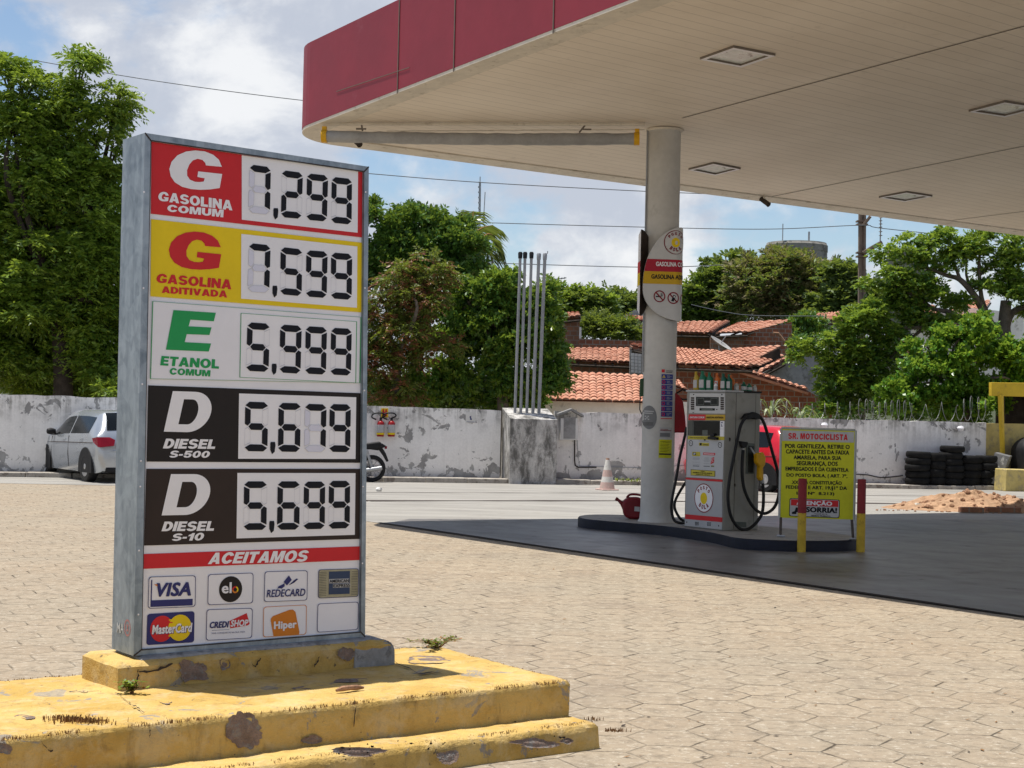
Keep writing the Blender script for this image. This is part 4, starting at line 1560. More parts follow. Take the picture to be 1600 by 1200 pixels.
r4 = panel('price_panel', [B(190, 32), B(1078, 65), B(1078, 355), B(183, 350)], None, M['blk'], [B(568, 66), B(1056, 82), B(1053, 339), B(564, 338)], 'black price panel for S-500 diesel')
letters(r4, [('loops', d_loops(), [(255, 55), (470, 62), (468, 230), (254, 225)]), ('t', 'DIESEL', [(255, 254), (470, 258), (468, 297), (250, 295)], .046, .12), ('t', 'S-500', [(280, 304), (447, 306), (445, 334), (276, 333)], .034, .12)], M['disp'], B)
digits(r4, [('5', [(593, 100), (689, 103), (685, 308), (589, 306)], ''), ('6', [(732, 105), (825, 107), (821, 310), (729, 308)], ''), ('7', [(842, 109), (932, 112), (927, 311), (838, 309)], 'fged'), ('9', [(945, 110), (1033, 112), (1030, 311), (942, 309)], '')], (697, 268, 719, 319), B)
r5 = panel('price_panel', [B(182, 380), B(1077, 380), B(1075, 672), B(173, 700)], None, M['brn'], [B(561, 397), B(1053, 398), B(1050, 655), B(557, 670)], 'dark brown price panel for S-10 diesel')
letters(r5, [('loops', d_loops(), [(247, 402), (465, 402), (463, 570), (245, 574)]), ('t', 'DIESEL', [(249, 600), (465, 598), (463, 638), (244, 640)], .046, .12), ('t', 'S-10', [(290, 650), (423, 646), (420, 678), (287, 680)], .034, .12)], M['disp'], B)
digits(r5, [('5', [(588, 432), (684, 432), (681, 634), (585, 635)], ''), ('6', [(728, 432), (821, 432), (818, 633), (725, 634)], ''), ('9', [(838, 433), (926, 433), (924, 630), (834, 632)], ''), ('9', [(942, 430), (1030, 430), (1028, 627), (939, 630)], '')], (693, 597, 715, 648), B)
# payment section
q = qmap(FI, B(170, 735), B(1075, 703), B(1075, 760), B(168, 797), off=.003)
mb = MB()
put_rect(mb, q)
hd = mb.build('heading_band', M['red'], tot)
mb = MB()
put_heavy(mb, 'ACEITAMOS', qmap(FI, B(441, 730), B(859, 719), B(856, 766), B(437, 777), off=.005), 0, .28)
mb.build('lettering', M['disp'], hd)


def card(quad, name='card_sticker', ground=None, line=None, w=0.012, r=.06):
    qq = [B(*p) for p in quad]
    ar = (qq[1][0] - qq[0][0]) / (qq[3][1] - qq[0][1])
    q = qmap(FI, *qq, off=.003)
    mb = MB()
    put_loops(mb, [rrect(r, ar)], q, 0)
    cd = mb.build(name, ground or M['white'], tot)
    if line:
        mb = MB()
        frame_loop(mb, qmap(FI, *qq, off=.0042), w, 0, ar, r)
        mb.build('border', line, cd)
    return cd, (lambda off: qmap(FI, *qq, off=off))


# blue and white card
cd, q = card([(192, 830), (388, 824), (386, 955), (188, 963)], line=M['navy_ink'])
mb = MB()
put_text(mb, 'VISA', rect(q(.006), .17, .36, .90, .80), 0, .028, .22)
put_rect(mb, q(.005), 0, .05, .05, .94, .26)
put_rect(mb, q(.005), 0, .05, .26, .075, .9)
f = q(.0068)
mb.face([f(.11, .76), f(.23, .76), f(.245, .62), f(.20, .68)], 1)
mb.build('logo', [M['navy_ink'], M['orange']], cd)
# black disc card
cd, q = card([(439, 820), (628, 813), (626, 940), (437, 948)], line=M['navy_ink'])
mb = MB()
put_loops(mb, [ell(.5, .49, .255, .425)], q(.005), 0)
put_text(mb, 'el', rect(q(.0062), .30, .36, .52, .72), 1, .02)
f = q(.0062)
for a0, a1, k in ((-40, 70, 2), (70, 190, 3), (190, 320, 4)):
    P = [(.60 + rx * math.cos(math.radians(a0 + (a1 - a0) * i / 8)), .47 + ry * math.sin(math.radians(a0 + (a1 - a0) * i / 8))) for rx, ry in ((.07, .115), (.04, .065)) for i in range(9)]
    for i in range(8):
        mb.face([f(*P[i]), f(*P[i + 1]), f(*P[10 + i]), f(*P[9 + i])], k)
mb.build('logo', [M['blk'], M['white'], M['yel'], M['red'], M['orange']], cd)
# navy lettering card
cd, q = card([(675, 808), (854, 803), (852, 928), (672, 935)], line=M['navy_ink'])
mb = MB()
put_text(mb, 'REDECARD', rect(q(.006), .05, .15, .95, .40), 0, .012, .18)
f = q(.006)
for lp in ([(.56, .85), (.63, .70), (.52, .52), (.44, .64)], [(.42, .56), (.46, .60), (.47, .50), (.40, .42), (.33, .44), (.30, .40), (.32, .50)], [(.55, .52), (.70, .62), (.78, .72), (.74, .74), (.66, .66), (.68, .60)]):
    mb.face([f(*p) for p in lp])
mb.build('logo', M['navy_ink'], cd)
# bronze card with blue square
cd, q = card([(899, 800), (1067, 795), (1065, 913), (897, 920)], ground=M['gold'], line=M['navy_ink'])
mb = MB()
put_rect(mb, q(.005), 0, .26, .12, .78, .92)
put_rect(mb, q(.0058), 2, .26, .51, .76, .66)
put_rect(mb, q(.0058), 2, .36, .35, .79, .49)
put_text(mb, 'AMERICAN', rect(q(.0066), .27, .53, .75, .64), 1, .012)
put_text(mb, 'EXPRESS', rect(q(.0066), .37, .365, .78, .475), 1, .012)
f = q(.0052)
for i in range(15):
    y = .08 + i * .058
    mb.face([f(.02, y), f(.20, y + .01), f(.20, y + .02), f(.02, y + .012)], 3)
    mb.face([f(.82, y), f(.97, y - .01), f(.97, y + .002), f(.82, y + .01)], 3)
mb.build('logo', [M['amexblue'], M['blk'], M['pale'], M['brn']], cd)
# overlapping red and yellow discs
cd, q = card([(186, 985), (383, 973), (381, 1103), (182, 1115)], ground=M['navy_ink'])
mb = MB()
put_loops(mb, [ell(.31, .5, .245, .42)], q(.005), 0)
put_loops(mb, [ell(.69, .5, .245, .42)], q(.0056), 1)
f = q(.0062)
for i in range(7):
    y = .24 + i * .085
    put_rect(mb, f, 0 if i % 2 else 1, .455 if i % 2 == 0 else .47, y, .535, y + .035)
put_text(mb, 'MasterCard', rect(q(.0068), .10 + .012, .34 - .02, .95 + .012, .64 - .02), 3, .03, .12)
put_text(mb, 'MasterCard', rect(q(.0076), .10, .34, .95, .64), 2, .03, .12)
mb.build('logo', [M['red'], M['yel'], M['white'], M['navy_ink']], cd)
# red pennant card
cd, q = card([(433, 966), (625, 960), (622, 1085), (430, 1096)], line=M['navy_ink'])
mb = MB()
f = q(.005)
mb.face([f(.50, .60), (f(.87, .84)), f(.94, .48), f(.90, .43), f(.52, .36)], 0)
put_text(mb, 'CREDI', rect(q(.006), .07, .39, .49, .60), 1, .028, .2)
put_text(mb, 'SHOP', rect(q(.0066), .52, .41, .91, .63), 2, .028, .2)
put_rect(mb, q(.0054), 1, .12, .315, .50, .325)
put_text(mb, 'MAIS CONQUISTAS NA SUA VIDA', rect(q(.006), .12, .19, .84, .25), 1, 0, 0)
mb.build('logo', [M['red'], M['navy_ink'], M['white']], cd)
# orange tag card
cd, q = card([(670, 955), (850, 946), (848, 1070), (668, 1082)], line=M['orange'])
mb = MB()
lp = [(.24, 0.0), (.83, .02), (.84, .10), (.74, .78), (.68, .86), (.60, .86), (.22, .68), (.17, .60), (.17, .52)]
put_loops(mb, [lp], q(.005), 0)
put_text(mb, 'Hiper', rect(q(.006), .24, .17, .77, .50), 1, .03)
mb.build('logo', [M['orange'], M['white']], cd)
card([(896, 942), (1066, 934), (1064, 1050), (893, 1062)], line=M['navy_ink'])
# faint maker's mark on the side of the case
SIDE = Pl(SB_L, -SU)
mb = MB()
put_text(mb, 'MA', qmap(SIDE, (183, 972), (194, 973), (194, 990), (183, 988), off=.0015), 0, .02, .1)
q = qmap(SIDE, (194, 966), (205, 968), (205, 996), (194, 994), off=.0015)
V_, F_ = loops2d([ell(.5, .5, .45, .48), ell(.5, .5, .34, .38)])
mb.add([q(x, y) for x, y in V_], F_, 1)
mb.face([q(.36, .7), q(.48, .7), q(.66, .3), q(.54, .3)], 1)
mb.face([q(.56, .7), q(.68, .7), q(.46, .3), q(.34, .3)], 1)
mb.build('maker_mark', [plain('faded_white', (0.45, 0.48, 0.50), .6), plain('faded_red', (.36, .17, .17), .6)], tot)
# ------------------------------------------------------------------ pump island
IZ = 0.14
isl = thing('pump_island', 'navy kerbed pump island with a wavy edge under the canopy', 'island', (2.7, 20.4, 0))
fr = [G(905, 826), G(960, 831), G(1040, 838), G(1112, 849), G(1128, 853), G(1150, 859), G(1200, 862), G(1250, 863.5), G(1320, 863), G(1342, 860)]
bk = [Vector((4.44, 19.2, 0)), Vector((4.2, 19.9, 0)), Vector((3.75, 20.5, 0)), Vector((3.2, 21.2, 0)), Vector((2.5, 22.0, 0)), Vector((1.8, 22.6, 0)), Vector((1.25, 22.6, 0)), Vector((.98, 22.2, 0))]
pl = [p.xy for p in fr] + [p.xy for p in bk]
# smooth the outline
def chaikin(P, n=2):
    for _ in range(n):
        Q = []
        for i in range(len(P)):
            a, b = P[i], P[(i + 1) % len(P)]
            Q += [a * .75 + b * .25, a * .25 + b * .75]
        P = Q
    return P


pl = chaikin(pl, 2)
c2 = sum(pl, Vector((0, 0))) / len(pl)
mb = MB()
n = len(pl)
rings = [(1.0, 0.0), (1.0, IZ - .02), (.994, IZ - .004), (.985, IZ)]
vs = [(*(c2 + (p - c2) * k), z) for k, z in rings for p in pl]
mb.add(vs, [(r * n + i, r * n + (i + 1) % n, (r + 1) * n + (i + 1) % n, (r + 1) * n + i) for r in range(3) for i in range(n)])
mb.build('kerb_face', M['navy'], isl, smooth=True)
mb = MB()
mb.face([(*(c2 + (p - c2) * .985), IZ) for p in pl])
mb.build('island_deck', M['island_top'], isl)

# ------------------------------------------------------------------ column
cc = G(1026, 815, IZ)
CR = 0.228
cc = Vector((cc.x, cc.y + .02, IZ))
ctop = cz(cc.x, cc.y)
col = thing('canopy_column', 'round grey concrete column holding up the canopy', 'column', cc)
mb = MB()
prof = [(CR + .035, IZ), (CR + .012, IZ + .04), (CR + .004, IZ + .12), (CR, IZ + .25), (CR, ctop - .06), (CR - .004, ctop - .05), (CR, ctop - .035), (CR + .004, ctop - .01)]
mb.lathe(prof, 40, (cc.x, cc.y, 0))
mb.build('shaft', M['column'], col, smooth=True)
mb = MB()
mb.lathe([(CR + .012, ctop - .03), (CR + .03, ctop - .012), (CR + .03, ctop)], 40, (cc.x, cc.y, 0))
mb.build('capital_ring', M['cream_trim'], col, smooth=True)
mb = MB()
g = math.radians(193)
pp = cc + Vector((math.cos(g), math.sin(g), 0)) * (CR + .02)
mb.tube([(pp.x, pp.y, ctop - .02), (pp.x, pp.y, 2.2)], 0.013, 8)
mb.build('downpipe', M['pipe'], col, smooth=True)


def cyl(u, v, off=0.004, R=CR):
    """point of the column's skin under a picture position"""
    d = ray(u, v)
    ox, oy = ORG.x - cc.x, ORG.y - cc.y
    a = d.x ** 2 + d.y ** 2
    b = 2 * (ox * d.x + oy * d.y)
    c = ox * ox + oy * oy - (R + off) ** 2
    dd = b * b - 4 * a * c
    if dd < 0:
        dd = 0
    t_ = (-b - math.sqrt(dd)) / (2 * a)
    return ORG + d * t_


def cq(tl, tr, br, bl, off=0.004):
    def f(x, y):
        a, b, c, d = (1 - x) * y, x * y, x * (1 - y), (1 - x) * (1 - y)
        return cyl(a * tl[0] + b * tr[0] + c * br[0] + d * bl[0], a * tl[1] + b * tr[1] + c * br[1] + d * bl[1], off)
    return f


def cpatch(mb, q, m=0, x0=0, y0=0, x1=1, y1=1, nx=6, ny=2):
    mb.grid(lambda i, j: q(x0 + (x1 - x0) * i, y0 + (y1 - y0) * j), nx, ny, m)


# blue safety list
T5 = lambda x, y: (1000 + x / 6.86, 560 + y / 6.86)
mb = MB()
q = cq(T5(226, 108), T5(360, 112), T5(348, 700), T5(214, 700), .003)
cpatch(mb, q, 0, nx=8)
q2 = lambda x, y, k=.006: cq(T5(228, 165), T5(358, 170), T5(350, 630), T5(220, 628), k)(x, y)
rnd = random.Random(8)
for i in range(8):
    y0, y1 = 1 - (i + .93) / 8, 1 - (i + .04) / 8
    cpatch(mb, q2, 1, .03, y0, .97, y1)
    qq = lambda x, y: q2(x, y, .008)
    V_, F_ = loops2d([ell(.22, (y0 + y1) / 2, .13, .040, 14), ell(.22, (y0 + y1) / 2, .085, .026, 14)] if i else [[(.08, y0 + .03), (.36, y0 + .03), (.22, y1 - .02)], [(.15, y0 + .045), (.29, y0 + .045), (.22, y1 - .045)]])
    mb.add([qq(x, y) for x, y in V_], F_, 2 if i else 4)
    for k in range(3):
        cpatch(mb, qq, 3, .48, y0 + .03 + k * .022, .48 + rnd.uniform(.2, .4), y0 + .037 + k * .022, 3, 1)
qq = lambda x, y: q(x, y)
cpatch(mb, lambda x, y: cq(T5(226, 108), T5(360, 112), T5(348, 700), T5(214, 700), .006)(x, y), 5, .05, .93, .3, .985)
cpatch(mb, lambda x, y: cq(T5(226, 108), T5(360, 112), T5(348, 700), T5(214, 700), .006)(x, y), 6, .4, .955, .95, .965)
cpatch(mb, lambda x, y: cq(T5(226, 108), T5(360, 112), T5(348, 700), T5(214, 700), .006)(x, y), 6, .4, .93, .9, .94)
cpatch(mb, lambda x, y: cq(T5(226, 108), T5(360, 112), T5(348, 700), T5(214, 700), .006)(x, y), 5, .05, .085, .95, .10)
tag(mb.build('safety_sticker', [M['column'], M['blue'], M['red'], M['pale'], M['yel'], M['red'], M['ink']]), 'tall blue safety instruction sticker on the grey column', 'sticker')
mb = MB()
q = cq(T5(212, 735), T5(344, 742), T5(340, 850), T5(206, 848), .003)
cpatch(mb, q, 0)
q_ = lambda x, y: cq(T5(212, 735), T5(344, 742), T5(340, 850), T5(206, 848), .006)(x, y)
cpatch(mb, q_, 1, .05, .08, .85, .45)
cpatch(mb, q_, 2, .05, .66, .95, .72)
cpatch(mb, q_, 2, .05, .78, .7, .82)
tag(mb.build('notice_sticker', [M['pale'], M['stk_grey'], M['lamp_red']]), 'faded pale notice sticker under the blue one on the column', 'sticker')
mb = MB()
q = cq(T5(203, 868), T5(342, 872), T5(338, 1070), T5(198, 1066), .004)
cpatch(mb, q, 0)
q_ = lambda x, y: cq(T5(203, 868), T5(342, 872), T5(338, 1070), T5(198, 1066), .007)(x, y)
for y in (.34, .42, .50, .58, .66, .74):
    cpatch(mb, q_, 1, .10, y, .10 + rnd.uniform(.55, .8), y + .016, 4, 1)
cpatch(mb, q_, 2, .04, .17, .96, .25, 4, 1)
V_, F_ = text2d('ATENÇÃO', .006)
mb.add([q_(.1 + .8 * x, .82 + .11 * y) for x, y, l in V_], F_, 1)
tag(mb.build('warning_sticker', [M['acid'], M['ink'], M['crack']]), 'yellow warning notice on the column, lowest of the stickers', 'sticker')
mb = MB()
ce = T5(98, 632)
cth = [(ce[0] + 82 / 6.86 * math.cos(a), ce[1] + 127 / 6.86 * math.sin(a)) for a in [2 * math.pi * i / 28 for i in range(28)]]
N_ = len(cth)
for r0, r1 in ((1, .66), (.66, .33), (.33, .02)):
    for i in range(N_):
        j = (i + 1) % N_
        P = []
        for k, r in ((i, r0), (j, r0), (j, r1), (i, r1)):
            P.append(cyl(ce[0] + (cth[k][0] - ce[0]) * r, ce[1] + (cth[k][1] - ce[1]) * r, .004))
        mb.face(P, 0)
q_ = cq(T5(40, 540), T5(160, 548), T5(160, 720), T5(30, 720), .007)
for y, x1 in ((.84, .9), (.72, .8)):
    cpatch(mb, q_, 1, .06, y, x1, y + .06, 6, 1)
for x, y in ((.12, .52), (.35, .52), (.12, .36), (.38, .34), (.25, .43)):
    cpatch(mb, q_, 1, x, y, x + .14, y + .08, 3, 1)
for y in (.02, .09, .16):
    cpatch(mb, q_, 2, .0, y, .85, y + .025, 6, 1)
tag(mb.build('oval_sticker', [M['stk_grey'], M['pale'], M['brn']]), 'grey oval sticker wrapped on the left side of the column', 'sticker')

# red extinguisher cover hanging at the right of the column
RC = D(1061, 640, cc.y - 0.02)
ext = thing('extinguisher_cover', 'dark red extinguisher cover hanging right of the column, with a black hose loop', 'extinguisher', RC - Vector((0, 0, .3)))
PLX = Pl(RC, (0, -1, 0))
mb = MB()
ol = [(1052, 612), (1060, 617), (1067, 628), (1070, 650), (1072, 676), (1050, 676)]
pts = [PLX.hit(*p) for p in ol]
mb.extrude([p + Vector((0, .06, 0)) for p in pts], (0, -.12, 0))
mb.build('cover', M['red_cloth'], ext, bevel=.02, smooth=True)
mb = MB()
mb.tube([PLX.hit(*p) for p in ((1054, 620), (1058, 614), (1066, 609), (1074, 611), (1077, 618), (1074, 624), (1066, 624), (1058, 619))], .012, 8)
mb.build('hose_loop', M['black'], ext, smooth=True)
gb = thing('green_box', 'small dark green box on the left side of the column', 'box', D(1003, 622, cc.y))
mb = MB()
PLX2 = Pl(D(1003, 605, cc.y - .05), (0, -1, 0))
pts = [PLX2.hit(*p) for p in ((1001, 592), (1007.5, 590), (1007, 619), (1000, 620))]
mb.extrude(pts, (0, .14, 0))
mb.build('case', plain('dark_green_box', (.03, .07, .03), .5), gb, bevel=.008)
mb = MB()
mb.tube([PLX2.hit(1001, 620) + Vector((0, .05, 0)), PLX2.hit(1000, 640) + Vector((0, .05, 0)), PLX2.hit(1005, 650) + Vector((0, .08, 0))], .008, 6)
mb.build('lead', M['black'], gb)

# ------------------------------------------------------------------ leaf-shaped brand shield round the column
shd = thing('pump_sign', 'white leaf-shaped fuel sign with red and yellow bands wrapped round the column', 'sign', (cc.x, cc.y - .3, 2.9))
T4 = lambda x, y: (980 + x / 6.667, 340 + y / 6.667)
SHP = Pl(Vector((cc.x, cc.y - CR - .07, 3.5)), (0.10, -1, 0))
s_ax = Vector((1, 0.10, 0)).normalized()
s_o = SHP.hit(1004.5, 440)
s_o.z = 0
ZT = [(0, .0), (.02, .10), (.06, .25), (.13, .42), (.22, .60), (.35, .80), (.5, .93), (.65, .99), (.8, 1.0), (.9, .985), (1, .94)]
RB = 0.13
S0 = 0.44                # straight part, then it bends back


def sprof(s, off=0.0):
    n0 = Vector((s_ax.y, -s_ax.x, 0))
    if s <= S0:
        return s_o + s_ax * s + n0 * off
    a = min((s - S0) / RB, math.radians(100))
    c = s_o + s_ax * S0 - n0 * RB
    extra = (s - S0) - a * RB
    t_ = s_ax * math.cos(a) - n0 * math.sin(a)
    return c + (s_ax * math.sin(a) + n0 * math.cos(a)) * (RB + off) + t_ * extra


SMAX = S0 + RB * math.radians(85) + .10
Z0, Z1 = SHP.hit(1040, 501).z, SHP.hit(1040, 354).z
ZM = SHP.hit(1005, 448).z


def ztop(s):
    f = s / .56
    x = min(1, f)
    return ZM + (Z1 - ZM) * math.sin(math.acos(max(-1, min(1, 1 - x)))) ** 0.92 - max(0, s - .56) * .5


def zbot(s):
    x = min(1, s / .56)
    return ZM - (ZM - Z0) * math.sin(math.acos(max(-1, min(1, 1 - x)))) ** 0.92 + max(0, s - .56) * .5


def sp3(s, z, off=0.004):
    p = sprof(s, off)
    return Vector((p.x, p.y, z))


def s_of(u, v):
    """arc length on the shield under a picture position (front, straight part and bend)"""
    best, bs = 1e9, 0
    d = ray(u, v)
    for i in range(240):
        s = SMAX * i / 239
        p = sprof(s, 0)
        e = abs(p.x * d.y - p.y * d.x)
        if e < best:
            best, bs = e, s
    p = sprof(bs, 0)
    return bs, EYE + d.z / d.y * p.y


def shield_mesh(mb, off, m):
    N = 60
    for i in range(N):
        f0, f1 = (i / N) ** 1.6, ((i + 1) / N) ** 1.6
        s0, s1 = SMAX * f0, SMAX * f1
        mb.face([sp3(s0, zbot(s0), off), sp3(s1, zbot(s1), off), sp3(s1, ztop(s1), off), sp3(s0, ztop(s0), off)], m)


mb = MB()
shield_mesh(mb, 0.0, 0)
N = 60
for i in range(N):
    s0, s1 = SMAX * (i / N) ** 1.6, SMAX * ((i + 1) / N) ** 1.6
    for zf in (ztop, zbot):
        mb.face([sp3(s0, zf(s0), 0), sp3(s1, zf(s1), 0), sp3(s1, zf(s1), -.03), sp3(s0, zf(s0), -.03)], 0)
shield_mesh(mb, -.03, 1)
mb.build('shield', [plain('sign_white_acrylic', (.52, .52, .51), .3, var=.04), M['brn']], shd, smooth=True)


def band(z0, z1, m, name):
    mb = MB()
    N = 60
    for i in range(N):
        s0, s1 = SMAX * (i / N) ** 1.6, SMAX * ((i + 1) / N) ** 1.6
        lo0, hi0 = max(z0, zbot(s0)), min(z1, ztop(s0))
        lo1, hi1 = max(z0, zbot(s1)), min(z1, ztop(s1))
        if hi0 > lo0 and hi1 > lo1:
            mb.face([sp3(s0, lo0, .003), sp3(s1, lo1, .003), sp3(s1, hi1, .003), sp3(s0, hi0, .003)])
    return mb.build(name, m, shd, smooth=True)


zz = lambda y: SHP.hit(*T4(300, y)).z
bred = band(zz(560), zz(432), plain('crimson_band', (.36, .012, .032), .4, var=.05), 'red_band')
byel = band(zz(690), zz(560), plain('ochre_band', (.55, .34, .012), .4, var=.05), 'yellow_band')


def stext(mb, txt, s0, z0, z1, ar, m, bold=.025):
    """lettering laid along the bend"""
    V, Fs = text2d(txt, bold)
    w = (z1 - z0) * ar
    mb.add([sp3(s0 + x * w, z0 + y * (z1 - z0), .006 + l) for x, y, l in V], Fs, m)


sa, za = s_of(*T4(298, 505))
mb = MB()
stext(mb, 'GASOLINA COMUM', sa, za, za + .062, 8.4, 0)
mb.build('lettering', M['disp'], bred)
sa, za = s_of(*T4(250, 636))
mb = MB()
stext(mb, 'GASOLINA ADITIVADA', sa, za, za + .062, 11.0, 0)
mb.build('lettering', M['ink'], byel)


def ring_loops(cs, czz, r, rin):
    return [ell(cs, czz, r, r, 32), ell(cs, czz, rin, rin, 32)]


def sput(mb, loops, m, off=.006):
    V, Fs = loops2d(loops)
    # cut long faces so they follow the bend
    mb.add([sp3(x, y, off) for x, y in V], Fs, m)


def emblem(mb, cs, czz, r, put, cols):
    """round fuel station badge: dark red ring, yellow ball, arched words"""
    put(mb, [ell(cs, czz, r, r, 36)], cols[0], .0055)
    put(mb, [ell(cs, czz, r * .93, r * .93, 36)], cols[1], .0062)
    put(mb, [ell(cs, czz - r * .02, r * .36, r * .40, 24)], cols[2], .007)
    for word, up_, rad, h in (('POSTO', 1, .60, .24), ('BOLA', -1, .60, .30)):
        n_ = len(word)
        for i, chh in enumerate(word):
            a = (math.radians(90) - (i - (n_ - 1) / 2) * math.radians(24)) if up_ > 0 else (math.radians(-90) + (i - (n_ - 1) / 2) * math.radians(25))
            V, Fs = loops2d([[(hx / HEAVY[chh][0], hy) for hx, hy in hl] for hl in HEAVY[chh][1]])
            V = [(hx, hy, 0.0) for hx, hy in V]
            ang = a - math.radians(90) if up_ > 0 else a + math.radians(90)
            bx, by = cs + math.cos(a) * r * rad, czz + math.sin(a) * r * rad
            pts = []
            for x, y, l in V:
                lx, ly = (x - .5) * r * .19, (y - (.0 if up_ > 0 else .55)) * r * h
                pts.append((bx + lx * math.cos(ang) - ly * math.sin(ang), by + lx * math.sin(ang) + ly * math.cos(ang), l))
            put(mb, ('raw', pts, Fs), cols[3], .0075)


def sput2(mb, what, m, off):
    if what[0] == 'raw':
        mb.add([sp3(x, y, off + l) for x, y, l in what[1]], what[2], m)
    else:
        sput(mb, what, m, off)


se, ze = s_of(*T4(505, 258))
mb = MB()
emblem(mb, se, ze, .165, sput2, (0, 1, 2, 3))
mb.build('emblem', [M['lamp_red'], plain('badge_white', (.55, .54, .53), .4), M['yel'], M['lamp_red']], shd)
mb = MB()
for kk, (x, y) in enumerate(((335, 820), (480, 838), (590, 855))):
    s_, z_ = s_of(*T4(x, y))
    r_ = .082
    sput(mb, ring_loops(s_, z_, r_, r_ * .80), 0, .006)
    d_ = .09 * .62
    w_ = .010
    if kk == 0:
        sput(mb, [[(s_ - .05, z_ - .012), (s_ + .02, z_ - .012), (s_ + .02, z_ + .004), (s_ - .05, z_ + .004)]], 1, .0065)
        for o in (0, .014):
            sput(mb, [[(s_ + .022 + o, z_ + .0), (s_ + .030 + o, z_ + .0), (s_ + .024 + o, z_ + .045), (s_ + .016 + o, z_ + .045)]], 1, .0065)
    elif kk == 1:
        sput(mb, [[(s_ - .03, z_ - .04), (s_ + .005, z_ - .05), (s_ + .035, z_ + .03), (s_ + .0, z_ + .045)]], 1, .0065)
        sput(mb, [[(s_ + .002, z_ + .01), (s_ + .018, z_ + .004), (s_ + .022, z_ + .022), (s_ + .006, z_ + .028)]], 2, .0072)
    else:
        sput(mb, [[(s_ - .03, z_ - .04), (s_ + .03, z_ - .04), (s_ + .0, z_ + .045)]], 1, .0065)
    sput(mb, [[(s_ - d_ - w_, z_ + d_), (s_ - d_ + w_, z_ + d_ + .006), (s_ + d_ + w_, z_ - d_), (s_ + d_ - w_, z_ - d_ - .006)]], 0, .0078)
mb.build('prohibition_symbols', [M['lamp_red'], M['ink'], M['white']], shd)
# the second shield, seen from its dark inside, at the left of the column
mb = MB()
q0, q1, q2_ = D(1012, 440, cc.y - .16), D(1000, 440, cc.y - .34), D(996.3, 440, cc.y - .05)


def leaf2(mb, pa_, pb_, za_, zb_, m0, bands=False):
    N = 16
    for i in range(N):
        f0, f1 = i / N, (i + 1) / N
        p, q = pa_.lerp(pb_, f0), pa_.lerp(pb_, f1)
        t0, b0_ = za_(f0)
        t1, b1_ = za_(f1)
        mb.face([Vector((p.x, p.y, b0_)), Vector((q.x, q.y, b1_)), Vector((q.x, q.y, t1)), Vector((p.x, p.y, t0))], m0)


zl0, zl1 = D(1003, 497, cc.y - .2).z, D(1003, 358, cc.y - .2).z


def za_(f):
    return zl1 - .10 * (1 - f) ** 2 - .02 * f, zl0 + .16 * (1 - f) ** 2 + .02


leaf2(mb, q0, q1, za_, None, 0)
leaf2(mb, q1, q2_, lambda f: (zl1 - .02 - .05 * f, zl0 + .04 + .08 * f), None, 1)
for z0, z1, m in ((zz(575), zz(455), 2), (zz(705), zz(575), 3)):
    mb.face([Vector((*(q1 + Vector((-.004, 0, 0))).xy, z0)), Vector((*(q2_ + Vector((-.004, 0, 0))).xy, z0)), Vector((*(q2_ + Vector((-.004, 0, 0))).xy, z1)), Vector((*(q1 + Vector((-.004, 0, 0))).xy, z1))], m)
mb.build('rear_shield', [M['brn'], M['white'], M['red'], M['yel']], shd)
mb = MB()
for z in (zz(300), zz(900)):
    mb.tube([Vector((cc.x, cc.y - CR + .02, z)), Vector((cc.x, cc.y - CR - .05, z))], .02, 8)
    mb.tube([Vector((cc.x - CR + .02, cc.y - .05, z)), Vector((q1.x + .02, q1.y + .06, z))], .015, 8)
mb.build('bracket', M['steel'], shd)

# ------------------------------------------------------------------ fuel pump
PC = G(1129, 829.5, IZ)
LF, LS, PH = 0.74, 0.63, 1.79
ps = thing('fuel_pump', 'grey two-hose fuel pump with red and yellow strip on the island', 'fuel pump', PC - Wd * LF / 2 + U * LS / 2)
PF = Pl(PC, -U)          # front (faces left of the viewer)
PS = Pl(PC, Wd)          # side with the nozzle
pz = Vector((0, 0, PH))
mb = MB()
mb.obox(PC, -Wd * LF, U * LS, pz)
mb.build('cabinet', M['cabinet'], ps, bevel=.012)
mb = MB()
mb.obox(PC + Wd * .012 - U * .012 + pz, -Wd * (LF + .024), U * .33, (0, 0, .025), 0)
mb.obox(PC + Wd * .012 + U * .325 + pz, -Wd * (LF + .024), U * (LS - .31), (0, 0, .022), 1)
mb.build('top_cap', [M['panel'], M['black']], ps, bevel=.006)
P1 = lambda x, y: (1060 + x / 10, 560 + y / 10)
P7 = lambda x, y: (1060 + x / 10, 620 + y / 10)
P8 = lambda x, y: (1060 + x / 10, 730 + y / 10)


def pq(c, tl, tr, br, bl, off=.004, pl=None):
    return qmap(pl or PF, c(*tl), c(*tr), c(*br), c(*bl), off)


def slab(mb, q, d, m=0, x0=0, y0=0, x1=1, y1=1, pl=None):
    """raised plate"""
    pl = pl or PF
    P = [q(x0, y0), q(x1, y0), q(x1, y1), q(x0, y1)]
    mb.extrude(P, pl.n * d, m)


